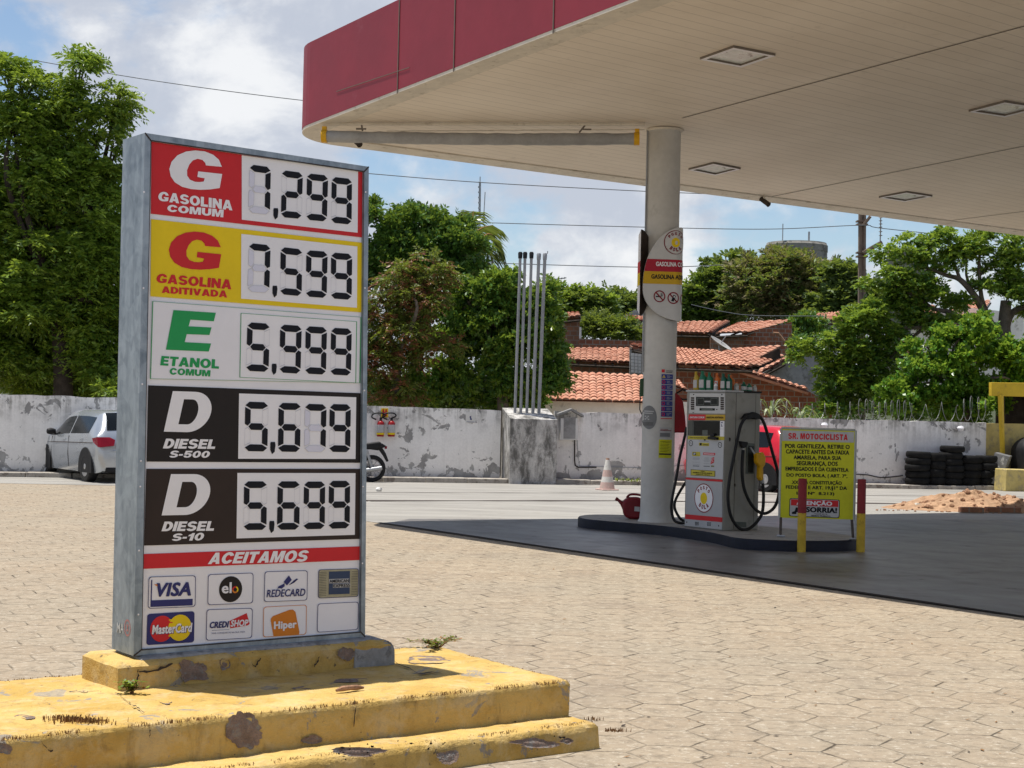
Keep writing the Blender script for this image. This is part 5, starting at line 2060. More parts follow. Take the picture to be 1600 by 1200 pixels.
# head with display
mb = MB()
slab(mb, pq(P1, (188, 542), (733, 548), (737, 868), (170, 858), 0), .012)
head = mb.build('display_head', plain('head_white', (.50, .50, .49), .35, var=.05), ps, bevel=.004)
mb = MB()
q = pq(P1, (285, 600), (642, 606), (642, 745), (285, 745), .0125)
put_rect(mb, q)
for x0, x1 in ((.06, .36), (.65, .95)):
    put_rect(mb, pq(P1, (285, 600), (642, 606), (642, 745), (285, 745), .0145), 1, x0, .12, x1, .88)
    put_rect(mb, pq(P1, (285, 600), (642, 606), (642, 745), (285, 745), .016), 0, x0 + .02, .18, x1 - .02, .82)
put_rect(mb, pq(P1, (285, 600), (642, 606), (642, 745), (285, 745), .0145), 2, .38, .42, .64, .58)
put_rect(mb, pq(P1, (342, 775), (582, 780), (582, 815), (340, 815), .0135), 0)
put_rect(mb, pq(P1, (375, 783), (545, 787), (545, 808), (375, 805), .015), 1)
put_rect(mb, pq(P1, (600, 790), (622, 790), (622, 805), (600, 805), .0135), 0)
put_rect(mb, pq(P1, (240, 560), (262, 555), (255, 572), (240, 575), .0135), 0)
put_rect(mb, pq(P1, (682, 555), (700, 556), (700, 576), (682, 574), .0135), 0)
put_rect(mb, pq(P1, (230, 840), (256, 841), (256, 850), (230, 849), .0135), 0)
mb.build('screens', [M['glass'], M['lcd'], M['pale']], head)
mb = MB()
for xx in ((208, 258), (672, 722)):
    for k in range(6):
        y = 606 + k * 34
        slab(mb, pq(P1, (xx[0], y), (xx[1], y + 1), (xx[1], y + 26), (xx[0], y + 25), .012), .004)
mb.build('keypad', M['brn'], head)
# fuel name strip
mb = MB()
q = pq(P1, (175, 875), (735, 880), (735, 968), (165, 962), .002)
slab(mb, q, .012, 0, 0, 0, .475, 1)
slab(mb, q, .012, 1, .475, 0, 1, 1)
st = mb.build('fuel_strip', [M['red'], plain('strip_ochre', (.50, .32, .03), .4)], ps)
mb = MB()
q = pq(P1, (175, 875), (735, 880), (735, 968), (165, 962), .0155)
put_text(mb, 'GASOLINA COMUM', rect(q, .04, .32, .44, .66), 0, .02)
put_text(mb, 'GASOLINA ADITIVADA', rect(q, .50, .32, .97, .66), 1, .02)
mb.build('lettering', [M['white'], M['ink']], st)
# recess
mb = MB()
put_rect(mb, pq(P7, (165, 374), (660, 380), (655, 604), (160, 600), .0125), 0)
put_rect(mb, pq(P7, (240, 385), (250, 385), (250, 600), (240, 600), .014), 1)
put_rect(mb, pq(P7, (385, 520), (470, 520), (470, 600), (385, 600), .014), 2)
put_rect(mb, pq(P7, (170, 376), (235, 378), (235, 600), (170, 600), .0135), 3)
mb.build('display_recess', [M['glass'], M['lcd'], M['lcd'], plain('recess_side', (.10, .105, .09), .6)], ps)
mb = MB()
slab(mb, pq(P7, (663, 378), (722, 380), (718, 622), (660, 620), .0), .013, 0)
put_rect(mb, pq(P7, (680, 395), (705, 396), (705, 412), (680, 411), .015), 1)
mb.face([pq(P7, (676, 425), (706, 425), (706, 465), (676, 465), .015)(x, y) for x, y in ((.2, 1), (.45, 1), (.5, .35), (.95, .3), (.9, 0), (.2, 0))], 1)
put_rect(mb, pq(P7, (664, 500), (720, 501), (720, 505), (664, 504), .015), 2)
mb.build('side_label', [M['disp'], M['navy_ink'], M['pale']], ps)
mb = MB()
q = pq(P7, (160, 610), (722, 622), (720, 676), (158, 664), 0)
slab(mb, q, .0125, 0)
put_text(mb, 'NÃO ULTRAPASSE O LIMITE', rect(pq(P7, (160, 610), (722, 622), (720, 676), (158, 664), .014), .06, .35, .60, .68), 1, .02)
mb.build('warning_strip', [plain('strip_yellow', (.52, .44, .05), .45), M['ink']], ps)
mb = MB()
slab(mb, pq(P7, (510, 620), (645, 632), (640, 672), (508, 664), .012), .05)
slab(mb, pq(P7, (530, 570), (590, 572), (588, 622), (530, 620), .012), .03)
mb.build('card_reader', M['black'], ps, bevel=.004)
# white door
mb = MB()
slab(mb, pq(P7, (155, 665), (718, 678), (700, 1290), (135, 1255), 0), .011)
dr = mb.build('door_panel', plain('door_white', (.47, .48, .49), .4, var=.05, scale=3), ps, bevel=.003)
mb = MB()
for c_ in ((205, 725), (660, 752)):
    q = pq(P7, (c_[0] - 33, c_[1] - 50), (c_[0] + 33, c_[1] - 48), (c_[0] + 33, c_[1] + 50), (c_[0] - 33, c_[1] + 48), .0125)
    V_, F_ = loops2d([ell(.5, .5, .48, .48, 24), ell(.5, .5, .36, .38, 24)])
    mb.add([q(x, y) for x, y in V_], F_, 0)
    mb.face([q(.35, .62), q(.42, .66), q(.66, .40), q(.60, .36)], 0)
q = pq(P7, (332, 715), (492, 722), (490, 772), (330, 764), .0125)
put_rect(mb, q, 1)
q = pq(P7, (332, 715), (492, 722), (490, 772), (330, 764), .014)
mb.face([q(.06, .1), q(.10, .9), q(.30, .8), q(.26, .1)], 0)
put_text(mb, 'GASOLINA', rect(q, .40, .22, .95, .55), 0, .02)
put_rect(mb, pq(P7, (330, 685), (485, 690), (485, 700), (330, 695), .0125), 3)
mb.lathe([(0.008, 0), (0.008, .02), (0, .021)], 10, pq(P7, (425, 668), (435, 668), (435, 678), (425, 678), .011)(.5, .5), M=(-U).to_track_quat('Z', 'Y').to_matrix(), m=0)
q = pq(P7, (228, 858), (352, 862), (352, 930), (228, 925), .0125)
put_rect(mb, q, 1)
q = pq(P7, (228, 858), (352, 862), (352, 930), (228, 925), .014)
put_rect(mb, q, 0, .08, .2, .46, .85)
put_rect(mb, q, 2, .15, .3, .40, .75)
put_rect(mb, pq(P7, (398, 870), (586, 878), (584, 916), (398, 908), .0125), 4)
put_rect(mb, pq(P7, (410, 886), (572, 892), (572, 902), (410, 896), .014), 2)
rr = random.Random(4)
for x0, x1, ys in ((230, 345, (950, 962, 975, 1018, 1050, 1075)), (400, 505, (945, 960, 975, 990, 1005, 1040, 1078))):
    for y in ys:
        a = rr.uniform(0, 20)
        put_rect(mb, pq(P7, (x0 + a, y), (x1 - a, y + 4), (x1 - a, y + (13 if y > 1070 else 8)), (x0 + a, y + (9 if y > 1070 else 4)), .0125), 0 if y > 1070 else 3)
q = pq(P7, (512, 955), (570, 940), (570, 1040), (512, 1055), .0125)
mb.face([q(0, .0), q(1, .15), q(1, 1), q(.3, .95)], 4)
for y in (.25, .5, .72):
    mb.face([pq(P7, (512, 955), (570, 940), (570, 1040), (512, 1055), .014)(*p) for p in ((.25, y), (.85, y + .08), (.85, y + .13), (.25, y + .05))], 2)
put_rect(mb, pq(P7, (520, 1072), (570, 1074), (570, 1098), (520, 1096), .0125), 5)
q = pq(P8, (205, 33), (588, 57), (585, 150), (203, 128), .0125)
put_rect(mb, q, 6)
q = pq(P8, (205, 33), (588, 57), (585, 150), (203, 128), .014)
put_rect(mb, q, 1, .02, .06, .98, .94)
q = pq(P8, (205, 33), (588, 57), (585, 150), (203, 128), .0155)
put_text(mb, 'AVISO', rect(q, .42, .70, .58, .84), 0, .01)
put_text(mb, 'PROIBIDO O USO DE CELULAR', rect(q, .10, .42, .88, .60), 0, .02)
put_text(mb, 'NESTA ÁREA', rect(q, .24, .16, .80, .34), 0, .02)
mb.build('door_labels', [M['ink'], plain('label_yellow', (.50, .42, .05), .45), M['white'], plain('small_print', (.26, .26, .28), .5), M['red'], plain('label_olive', (.20, .20, .10), .5), M['brn']], dr)
# red stripes and lower panel
for a in (((125, 162), (692, 196), (690, 230), (122, 190)), ((118, 735), (690, 786), (686, 858), (113, 806))):
    mb = MB()
    slab(mb, pq(P8, *a, 0), .0118)
    mb.build('red_stripe', M['red'], ps)
mb = MB()
slab(mb, pq(P8, (122, 190), (690, 230), (688, 786), (118, 735), 0), .009)
slab(mb, pq(P8, (113, 806), (686, 858), (684, 978), (106, 915), 0), .009)
low = mb.build('lower_panel', M['panel'], ps, bevel=.003)
mb = MB()
for x in (298, 488):
    for i in range(3):
        for j in range(3):
            put_rect(mb, pq(P8, (x - 28 + i * 20, 852 + x * .045 - 12 + j * 20), (x - 14 + i * 20, 853 + x * .045 - 12 + j * 20), (x - 14 + i * 20, 867 + x * .045 - 12 + j * 20), (x - 28 + i * 20, 866 + x * .045 - 12 + j * 20), .0105))
for x, y in ((140, 858), (638, 915)):
    put_rect(mb, pq(P8, (x - 7, y - 12), (x + 7, y - 11), (x + 7, y + 12), (x - 7, y + 11), .0105))
mb.build('vent', M['ink'], low)
qe = pq(P8, (262, 245), (556, 262), (553, 722), (258, 700), 0)


def eput(mb, what, m, off):
    f = lambda x, y: qe(x, y) + PF.n * (off + .006)
    if what[0] == 'raw':
        mb.add([f(x, y) + PF.n * l for x, y, l in what[1]], what[2], m)
    else:
        V, Fs = loops2d(what)
        mb.add([f(x, y) for x, y in V], Fs, m)


mb = MB()
emblem(mb, .5, .5, .5, eput, (0, 1, 2, 3))
mb.build('emblem', [M['lamp_red'], M['disp'], M['yel'], M['lamp_red']], low)
# side: panel seam, hooks, stained plate, hoses, nozzle
mb = MB()
a, b = PS.hit(1150.5, 614, .0015), PS.hit(1146, 826, .0015)
mb.face([a - U * .004, a + U * .004, b + U * .004, b - U * .004])
a, b = PS.hit(1181, 616, .0015), PS.hit(1177, 822, .0015)
mb.face([a - U * .003, a + U * .003, b + U * .003, b - U * .003])
for c_ in ((1140, 686), (1148, 758), (1154, 819)):
    blob(mb, PS, c_[0], c_[1], 1.5, 3, int(c_[0]), .003, 8, .3)
put_rect(mb, qmap(PS, (1149, 815), (1166, 816), (1166, 824), (1148, 823), .002), 1)
mb.build('side_seam', [M['crack'], M['lcd']], ps)
mb = MB()
h0 = PS.hit(1166, 648, 0)
pts = [PS.hit(*p, .0) for p in ((1156, 655), (1162, 647), (1168, 645), (1175, 648), (1178, 654), (1172, 655), (1166, 652), (1161, 655))]
mb.extrude(pts, PS.n * .13)
mb.build('hose_hook', M['black'], ps, bevel=.004)
mb = MB()
o_ = pq(lambda x, y: (x, y), (1166, 692), (1178, 693), (1177, 740), (1165, 740), 0, PS)
mb.extrude([o_(0, 0), o_(1, 0), o_(1, 1), o_(0, 1)], PS.n * .012, 0)
q = pq(lambda x, y: (x, y), (1168, 696), (1177, 697), (1176, 738), (1167, 738), .013, PS)
put_rect(mb, q, 1)
mb.build('nozzle_boot', [M['lcd'], M['dark']], ps)


def smooth_path(pts, n=6):
    P = [Vector(p) for p in pts]
    out_ = []
    for i in range(len(P) - 1):
        a, b, c, d = P[max(i - 1, 0)], P[i], P[i + 1], P[min(i + 2, len(P) - 1)]
        for k in range(n):
            t_ = k / n
            out_.append(.5 * ((2 * b) + (c - a) * t_ + (2 * a - 5 * b + 4 * c - d) * t_ * t_ + (3 * b - a - 3 * c + d) * t_ ** 3))
    out_.append(P[-1])
    return out_


HO = .10
mb = MB()
mb.tube(smooth_path([PS.hit(u, v, o) for u, v, o in ((1183, 752, .10), (1182, 775, .13), (1179, 800, .14), (1171, 815, .13), (1160, 825, .12), (1149, 826, .11), (1139, 816, .10), (1132, 800, .10), (1129, 775, .10), (1132, 745, .10), (1138, 715, .10), (1143, 690, .10), (1149, 665, .10), (1156, 652, .11), (1166, 646, .11), (1177, 650, .11), (1184, 662, .12), (1190, 685, .13), (1196, 710, .14), (1202, 735, .15), (1204, 757, .16), (1202, 778, .16), (1195, 793, .16), (1183, 801, .15), (1172, 797, .13), (1162, 783, .11), (1155, 762, .09), (1153, 740, .08), (1155, 718, .06), (1157, 703, .05))]), .021, 10)
mb.build('hose', M['black'], ps, smooth=True)
mb = MB()
mb.tube([PS.hit(1157.5, 704, .05), PS.hit(1158, 697, .045)], .016, 10)
mb.build('hose_ferrule', M['pale'], ps, smooth=True)
mb = MB()
pts = [PS.hit(*p, .02) for p in ((1152, 689), (1163, 690.5), (1163, 694), (1160.5, 699), (1156, 700), (1154, 697))]
mb.extrude(pts, PS.n * .05)
mb.build('swivel', M['black'], ps, bevel=.006)
mb = MB()
pts = [PS.hit(*p, .06) for p in ((1171, 708), (1182, 706), (1186, 714), (1185, 726), (1182, 730), (1182.5, 748), (1179, 751), (1176, 745), (1177, 728), (1172, 722), (1172, 713))]
mb.extrude(pts, PS.n * .07)
mb.build('nozzle', M['amber'], ps, bevel=.012, smooth=True)
mb = MB()
mb.tube([PS.hit(1173, 710, .09), PS.hit(1170, 704, .07), PS.hit(1170, 699, .03)], [.016, .014, .011], 8)
mb.tube([PS.hit(1181, 745, .10), PS.hit(1183, 754, .10)], .026, 10)
mb.build('nozzle_spout', M['steel'], ps, smooth=True)
# far side hose, seen left of the cabinet
PB = Pl(PC - Wd * (LF + .09), Wd)
mb = MB()
mb.tube(smooth_path([D(u, v, y) for u, v, y in ((1073, 668, 20.75), (1068, 690, 20.7), (1062, 715, 20.6), (1057, 745, 20.55), (1051, 775, 20.5), (1049, 795, 20.5), (1053, 812, 20.5), (1061, 817, 20.45), (1072, 817, 20.6))]), .019, 10)
mb.tube(smooth_path([D(u, v, y) for u, v, y in ((1076, 747, 20.85), (1066, 762, 20.7), (1056, 780, 20.6), (1054, 792, 20.58), (1058, 803, 20.57), (1065, 812, 20.58), (1075, 816, 20.75))]), .019, 10)
mb.build('far_hose', M['black'], ps, smooth=True)

# ------------------------------------------------------------------ bottles on the pump
botm = {}


def bottle(u, y0, y1, kind, colr, label, depth, w, capc):
    """oil bottle standing on the pump: u picture column, height in picture rows"""
    base_ = CAPP.hit(u, 612) if depth is None else depth
    root = thing('oil_bottle', label, 'bottle', base_, 'oil bottles on top of the pump')
    h = (y1 - y0) / F_PX * base_.y
    mb = MB()
    a, b = -Wd, U
    if kind == 'jug':
        prof = [(0, 1.0), (.06, 1.04), (.55, 1.02), (.66, .92), (.82, .45), (.88, .42)]
        sec = []
        for f, k in prof:
            sec.append([base_ + a * (sx * w / 2 * k + (w * .22 if f > .8 else 0)) + b * (sy * w * .32 * k) + Vector((0, 0, f * h)) for sx, sy in ((-1, -.7), (-.7, -1), (.7, -1), (1, -.7), (1, .7), (.7, 1), (-.7, 1), (-1, .7))])
        n_ = 8
        vs = [p for s_ in sec for p in s_]
        mb.add(vs, [(r * n_ + i, r * n_ + (i + 1) % n_, (r + 1) * n_ + (i + 1) % n_, (r + 1) * n_ + i) for r in range(len(sec) - 1) for i in range(n_)] + [tuple(range(n_))[::-1], tuple((len(sec) - 1) * n_ + i for i in range(n_))])
        cap_c = base_ + a * w * .22
    else:
        mb.lathe([(w / 2, 0), (w / 2 * 1.03, h * .05), (w / 2, h * .62), (w / 2 * .6, h * .78), (w * .2, h * .86)], 14, base_)
        cap_c = base_.copy()
    mb.build('bottle_body', colr, root, smooth=True)
    mb = MB()
    mb.lathe([(w * .22, h * .86), (w * .22, h * .99), (w * .18, h)], 12, cap_c)
    mb.build('cap', capc, root, smooth=True)
    mb = MB()
    o_ = base_ + PF.n * (w * .345)
    if kind == 'jug':
        mb.obox(o_ - a * w * .42 + Vector((0, 0, h * .12)), a * w * .84, PF.n * .003, (0, 0, h * .42))
    else:
        mb.lathe([(w / 2 * 1.045, h * .12), (w / 2 * 1.045, h * .5)], 14, base_)
    mb.build('paper_label', M['pale'], root)


CAPT = PC.z + PH + .026
g1 = plain('green_bottle', (.010, .13, .065), .3)
g2 = plain('dark_green_bottle', (.008, .075, .045), .3)
ye = plain('mustard_bottle', (.42, .28, .02), .35)
orr = plain('orange_bottle', (.50, .12, .015), .35)
clr = plain('pale_bottle', (.34, .36, .33), .25)
cE = PC + Vector((0, 0, PH + .026))


def on_cap(w_, u_):
    return PC - Wd * w_ + U * u_ + Vector((0, 0, PH + (.026 if u_ < .3 else .024)))


bottle(0, 581, 610, 'jug', ye, 'mustard yellow oil bottle at the left end of the row on the pump', on_cap(.66, .10), .085, ye)
bottle(0, 579, 609, 'jug', g1, 'tall green oil bottle next to the mustard one on the pump', on_cap(.53, .10), .105, g1)
bottle(0, 581, 609, 'jug', g1, 'green oil bottle between a tall green and an orange bottle', on_cap(.40, .10), .085, g1)
bottle(0, 583, 610, 'jug', orr, 'orange oil bottle beside the small white bottle on the pump', on_cap(.29, .13), .07, orr)
bottle(0, 598, 610, 'round', M['white'], 'small white bottle in front of the orange bottle on the pump', on_cap(.235, .05), .05, M['red'])
bottle(0, 584, 610, 'jug', g2, 'dark green oil bottle with white label at the middle of the row', on_cap(.11, .08), .085, g2)
bottle(0, 586, 611, 'jug', g2, 'dark green oil bottle at the corner of the pump top', on_cap(.03, .10), .07, g1)
bottle(0, 587, 611, 'jug', orr, 'orange bottle standing behind the dark green ones on the pump', on_cap(.14, .24), .08, orr)
bottle(0, 598, 611, 'round', clr, 'small pale bottle with orange cap on the black pump top', on_cap(.05, .24), .06, orr)
bottle(0, 597, 611, 'round', g2, 'small dark green bottle with grey label on the black pump top', on_cap(.06, .38), .075, g1)
bottle(0, 599, 611, 'round', g1, 'small bright green bottle near the right end of the row', on_cap(.06, .48), .075, g2)
bottle(0, 602, 612, 'round', clr, 'small pale empty bottle at the right end of the row', on_cap(.06, .58), .055, clr)

# ------------------------------------------------------------------ red measuring can at the foot of the column
jc = G(984, 811, IZ)
can_ = thing('measuring_can', 'dark red plastic can with spout and handle beside the column', 'jerrycan', jc)
JP = Pl(jc, (0, -1, 0))
T6 = lambda x, y: (880 + x / 3.75, 560 + y / 3.75)
mb = MB()
body = [T6(345, 850), T6(352, 830), T6(385, 812), T6(445, 812), T6(470, 830), T6(475, 920), T6(440, 942), T6(375, 938), T6(352, 915)]
pts = [JP.hit(*p) for p in body]
mb.extrude([p + Vector((0, .10, 0)) for p in pts], (0, -.20, 0))
mb.build('can_body', M['jerry'], can_, bevel=.035, smooth=True)
mb = MB()
mb.tube([JP.hit(*T6(*p)) for p in ((365, 880), (345, 850), (318, 825))], [.045, .03, .018], 10)
mb.tube([JP.hit(*T6(*p)) for p in ((320, 828), (308, 820))], [.024, .026], 10)
mb.build('spout', M['jerry'], can_, smooth=True)
mb = MB()
mb.tube(smooth_path([JP.hit(*T6(*p)) for p in ((372, 818), (385, 802), (405, 797), (440, 799), (465, 806), (474, 830))]), .016, 8)
mb.build('handle', M['jerry'], can_, smooth=True)
mb = MB()
q = qmap(JP, T6(415, 865), T6(445, 868), T6(445, 895), T6(413, 892), .104)
put_rect(mb, q)
mb.build('can_label', M['pale'], can_)

# ------------------------------------------------------------------ notice board
T3 = lambda x, y: (1200 + x / 8.889, 660 + y / 8.889)
T3b = lambda x, y: (1200 + x / 8.889, 770 + y / 8.889)
fl, frr = G(1219.5, 839, IZ), G(1333, 843.5, IZ)
bd_t = (frr - fl)
BD = wall_plane((fl.x, fl.y), (frr.x, frr.y))
bt = Vector((bd_t.x, bd_t.y, 0)).normalized()
brd = thing('notice_board', 'framed yellow notice board for motorcyclists at the right end of the island', 'sign', (fl + frr) / 2)
quad = [T3(185, 82), T3(1215, 112), T3b(1190, 372), T3b(160, 345)]
qb = lambda off: qmap(BD, *quad, off=off)
mb = MB()
P = [qb(0)(x, y) for x, y in ((0, 0), (1, 0), (1, 1), (0, 1))]
mb.extrude([p + BD.n * -.02 for p in P], BD.n * .02)
mb.build('board', M['acid'], brd)
mb = MB()
f = qb(.0)
w = .018
for a, b in ((f(0, 1), f(1, 1)), (f(0, 0), f(0, 1)), (f(1, 0), f(1, 1))):
    mb.tube([a - BD.n * .01, b - BD.n * .01], .019, 4)
mb.build('board_frame', plain('grey_green_frame', (.36, .38, .35), .5, var=.1), brd)
mb = MB()
q = qmap(BD, T3(200, 108), T3(1195, 135), T3(1190, 280), T3(196, 255), .003)
put_rect(mb, q)
q = qmap(BD, T3(200, 108), T3(1195, 135), T3(1190, 280), T3(196, 255), .005)
hdp = mb.build('heading_panel', plain('heading_grey', (.44, .44, .44), .5), brd)
mb = MB()
put_heavy(mb, 'SR. MOTOCICLISTA', rect(q, .085, .20, .915, .76), 0, 0, .13)
mb.build('lettering', M['red'], hdp)
mb = MB()
lines = [('POR GENTILEZA, RETIRE O', (238, 296), (1135, 312), 60), ('CAPACETE ANTES DA FAIXA', (248, 372), (1128, 390), 60), ('AMARELA, PARA SUA', (355, 455), (1018, 468), 58), ('SEGURANÇA, DOS', (398, 535), (968, 545), 58), ('EMPREGADOS E DA CLIENTELA', (243, 612), (1118, 632), 56), ('DO POSTO BOLA, ( ART. 7º,', (257, 705), (1103, 722), 54), ('XXII DA CONSTITUIÇÃO', (332, 795), (1025, 808), 54), ('FEDERAL E ART. 19,§1º DA', (247, 873), (1098, 890), 54), ('LEI  Nº  8.213)', (395, 960), (922, 970), 54)]
for txt, (x0, y0), (x1, y1), h in lines:
    ex = 16 if ('Ç' in txt) else (8 if ',' in txt or '(' in txt else 0)
    q = qmap(BD, T3(x0, y0), T3(x1, y1), T3(x1, y1 + h + ex), T3(x0, y0 + h + ex), .003)
    put_text(mb, txt, q, 0, .024)
mb.build('lettering', M['ink'], brd)
q = [T3b(300, 72), T3b(998, 95), T3b(992, 352), T3b(292, 325)]
mb = MB()
put_loops(mb, [rrect(.04, 2.6)], qmap(BD, *q, off=.003))
sm = mb.build('camera_notice', plain('notice_grey', (.46, .46, .46), .5), brd)
mb = MB()
frame_loop(mb, qmap(BD, *q, off=.0042), .012, 1, 2.6, .04)
qq = qmap(BD, *q, off=.0045)
put_rect(mb, qq, 0, .03, .60, .97, .94)
q5 = qmap(BD, *q, off=.006)
put_text(mb, 'ATENÇÃO', rect(q5, .14, .60, .85, .93), 2, .03)
put_text(mb, 'SORRIA!', rect(q5, .33, .26, .95, .55), 1, .035)
put_text(mb, 'VOCÊ ESTÁ', rect(q5, .50, .155, .76, .225), 1, .02)
put_text(mb, 'SENDO FILMADO', rect(q5, .44, .05, .82, .12), 1, .02)
mb.face([q5(.06, .13), q5(.14, .13), q5(.145, .22), (q5(.11, .30)), q5(.05, .22)], 1)
mb.face([q5(.11, .30), q5(.145, .22), q5(.26, .38), q5(.25, .48), q5(.13, .50)], 1)
mb.build('lettering', [M['red'], M['ink'], M['disp']], sm)
for uv0, uv1, ft in (((1220, 808), (1219.5, 839), fl), ((1331, 812), (1331, 842), frr)):
    mb = MB()
    a = BD.hit(*uv0) - BD.n * .01
    mb.tube([a, ft + Vector((0, 0, .01))], .017, 8)
    mb.build('leg', plain('rusty_steel', (.09, .075, .065), .6, .4), brd)
    mb = MB()
    mb.tube([ft + bt * -.045 + Vector((0, 0, .012)), ft + bt * .055 + Vector((0, 0, .012))], .020, 8)
    mb.build('foot', M['steel'], brd)

# ------------------------------------------------------------------ two striped bollards


def bollard(u, v, vt, label):
    b = G(u, v)
    h = (v - vt) / F_PX * b.y
    root = thing('bollard', label, 'bollard', b, 'red and yellow bollards at the end of the island')
    r = .052
    mb = MB()
    mb.lathe([(r, 0), (r, h * .535)], 20, b)
    mb.build('yellow_part', M['post_yel'], root, smooth=True)
    mb = MB()
    mb.lathe([(r, h * .535), (r, h - .005), (r * .9, h), (0, h + .002)], 20, b)
    mb.build('red_part', M['post_red'], root, smooth=True)


bollard(1252, 863.5, 748, 'red over yellow bollard standing in front of the notice board')
bollard(1344.5, 863.5, 749, 'red over yellow bollard just right of the notice board')
# ------------------------------------------------------------------ concrete pier with vent pipes
pf0, pf1 = wpt(797, 752), wpt(868, 752)
PD = 0.75
pier = thing('vent_pier', 'mould-stained concrete pier in the wall with a sloping top under five pipes', 'pier', (pf0 + pf1) / 2)
PFR = WALL.off(PD)
A0, A1 = PFR.hit(796, 745), PFR.hit(869, 745)
A0.z = A1.z = 0
zt_f, zt_b = PFR.hit(830, 655).z, wpt(830, 638).z
mb = MB()
bk0, bk1 = A0 - WN * (PD + .25) - WT * .0, A1 - WN * (PD + .25)
n = 10


def pier_pt(f, z, back=False):
    p = (bk0 if back else A0).lerp(bk1 if back else A1, f)
    return Vector((p.x, p.y, z))


for i in range(n):
    f0, f1 = i / n, (i + 1) / n
    mb.face([pier_pt(f0, 0), pier_pt(f1, 0), pier_pt(f1, zt_f), pier_pt(f0, zt_f)])
    mb.face([pier_pt(f0, zt_f), pier_pt(f1, zt_f), pier_pt(f1, zt_b, True), pier_pt(f0, zt_b, True)])
    mb.face([pier_pt(f0, 0, True), pier_pt(f1, 0, True), pier_pt(f1, zt_b, True), pier_pt(f0, zt_b, True)])
for f in (0, 1):
    mb.face([pier_pt(f, 0), pier_pt(f, zt_f), pier_pt(f, zt_b, True), pier_pt(f, 0, True)])
mb.build('pier_block', M['pier'], pier, bevel=.03)
mid = (A0 + A1) / 2 - WN * .55
PV = wall_plane(mid, mid + WT)
for k, (ub, ut, vt) in enumerate(((804.5, 813, 397), (813.5, 820.5, 397), (823, 830.5, 397), (832.5, 842, 399), (842, 851.5, 399))):
    b, t_ = PV.hit(ub, 644), PV.hit(ut, vt)
    b = b.copy()
    b.z = zt_f + (zt_b - zt_f) * .52
    root = thing('vent_pipe', ['leftmost of the five grey vent pipes on the pier, black capped', 'second vent pipe from the left on the pier, black capped', 'middle one of the five grey vent pipes on the pier', 'fourth vent pipe from the left on the pier, grey top', 'rightmost vent pipe on the pier, with a small hook at its top'][k], 'pipe', b, 'vent pipes standing on the concrete pier')
    mb = MB()
    mb.tube([b - Vector((0, 0, .06)), t_], .033 if k < 3 else .038, 10)
    mb.build('pipe_shaft', M['pipe'], root, smooth=True)
    mb = MB()
    d = (t_ - b).normalized()
    mb.tube([t_ - d * .10, t_ + d * .02, t_ + d * .05], [.046, .052, .036], 10)
    if k == 4:
        mb.tube([t_, t_ + d * .06 + WT * .06, t_ + d * .10 + WT * .06], .012, 6)
    mb.build('cap', M['black'] if k < 3 else M['pipe'], root, smooth=True)

# ------------------------------------------------------------------ meter niche with a little gable and its conduit
MP = WALL.off(.004)
met = thing('meter_box', 'small gabled meter cabinet with a grey door set against the wall right of the pier', 'meter box', (wpt(890, 700).x, wpt(890, 700).y, .5))
T7 = lambda x, y: (880 + x / 3.75, 560 + y / 3.75)
mb = MB()
body = [T7(-22, 350), T7(80, 350), T7(78, 478), T7(-24, 478)]
P = [MP.hit(*p) for p in body]
mb.extrude(P, WN * .12)
mb.build('surround', M['white_wall'], met, bevel=.01)
mb = MB()
q = qmap(MP, T7(-4, 345), T7(66, 345), T7(64, 470), T7(-6, 470), .122)
put_rect(mb, q)
mb.build('door', M['plaster'], met)
mb = MB()
ap, l_, r_ = MP.hit(*T7(40, 306)), MP.hit(*T7(-40, 335)), MP.hit(*T7(108, 345))
th = Vector((0, 0, .05))
mb.extrude([l_, ap, ap + th, l_ + th], WN * .2)
mb.extrude([ap, r_, r_ + th, ap + th], WN * .2)
mb.build('gable_roof', M['bare'], met)
cdp = [(897, 668), (897, 720), (898, 727), (903, 730), (931, 730)]
mb = MB()
mb.tube([MP.hit(*p, .05) for p in cdp], .016, 8)
tag(mb.build('conduit', M['crack'], smooth=True), 'thin dark conduit running down the wall from the meter box', 'pipe')
mb = MB()
mb.tube([MP.hit(*p, .02) for p in ((900, 640), (902, 700), (905, 728), (1000, 731), (1068, 727))], .007, 6)
tag(mb.build('wall_cable', M['pipe'], smooth=True), 'thin grey cable along the foot of the wall left of the column', 'cable')
mb = MB()
mb.tube(smooth_path([MP.hit(*p, .02) for p in ((1336, 741), (1355, 742), (1375, 746), (1395, 745), (1410, 743))]), .012, 6)
tag(mb.build('wall_hose', M['crack'], smooth=True), 'dark hose lying along the wall between notice board and tyres', 'hose')

# ------------------------------------------------------------------ extinguishers and signs on the left wall


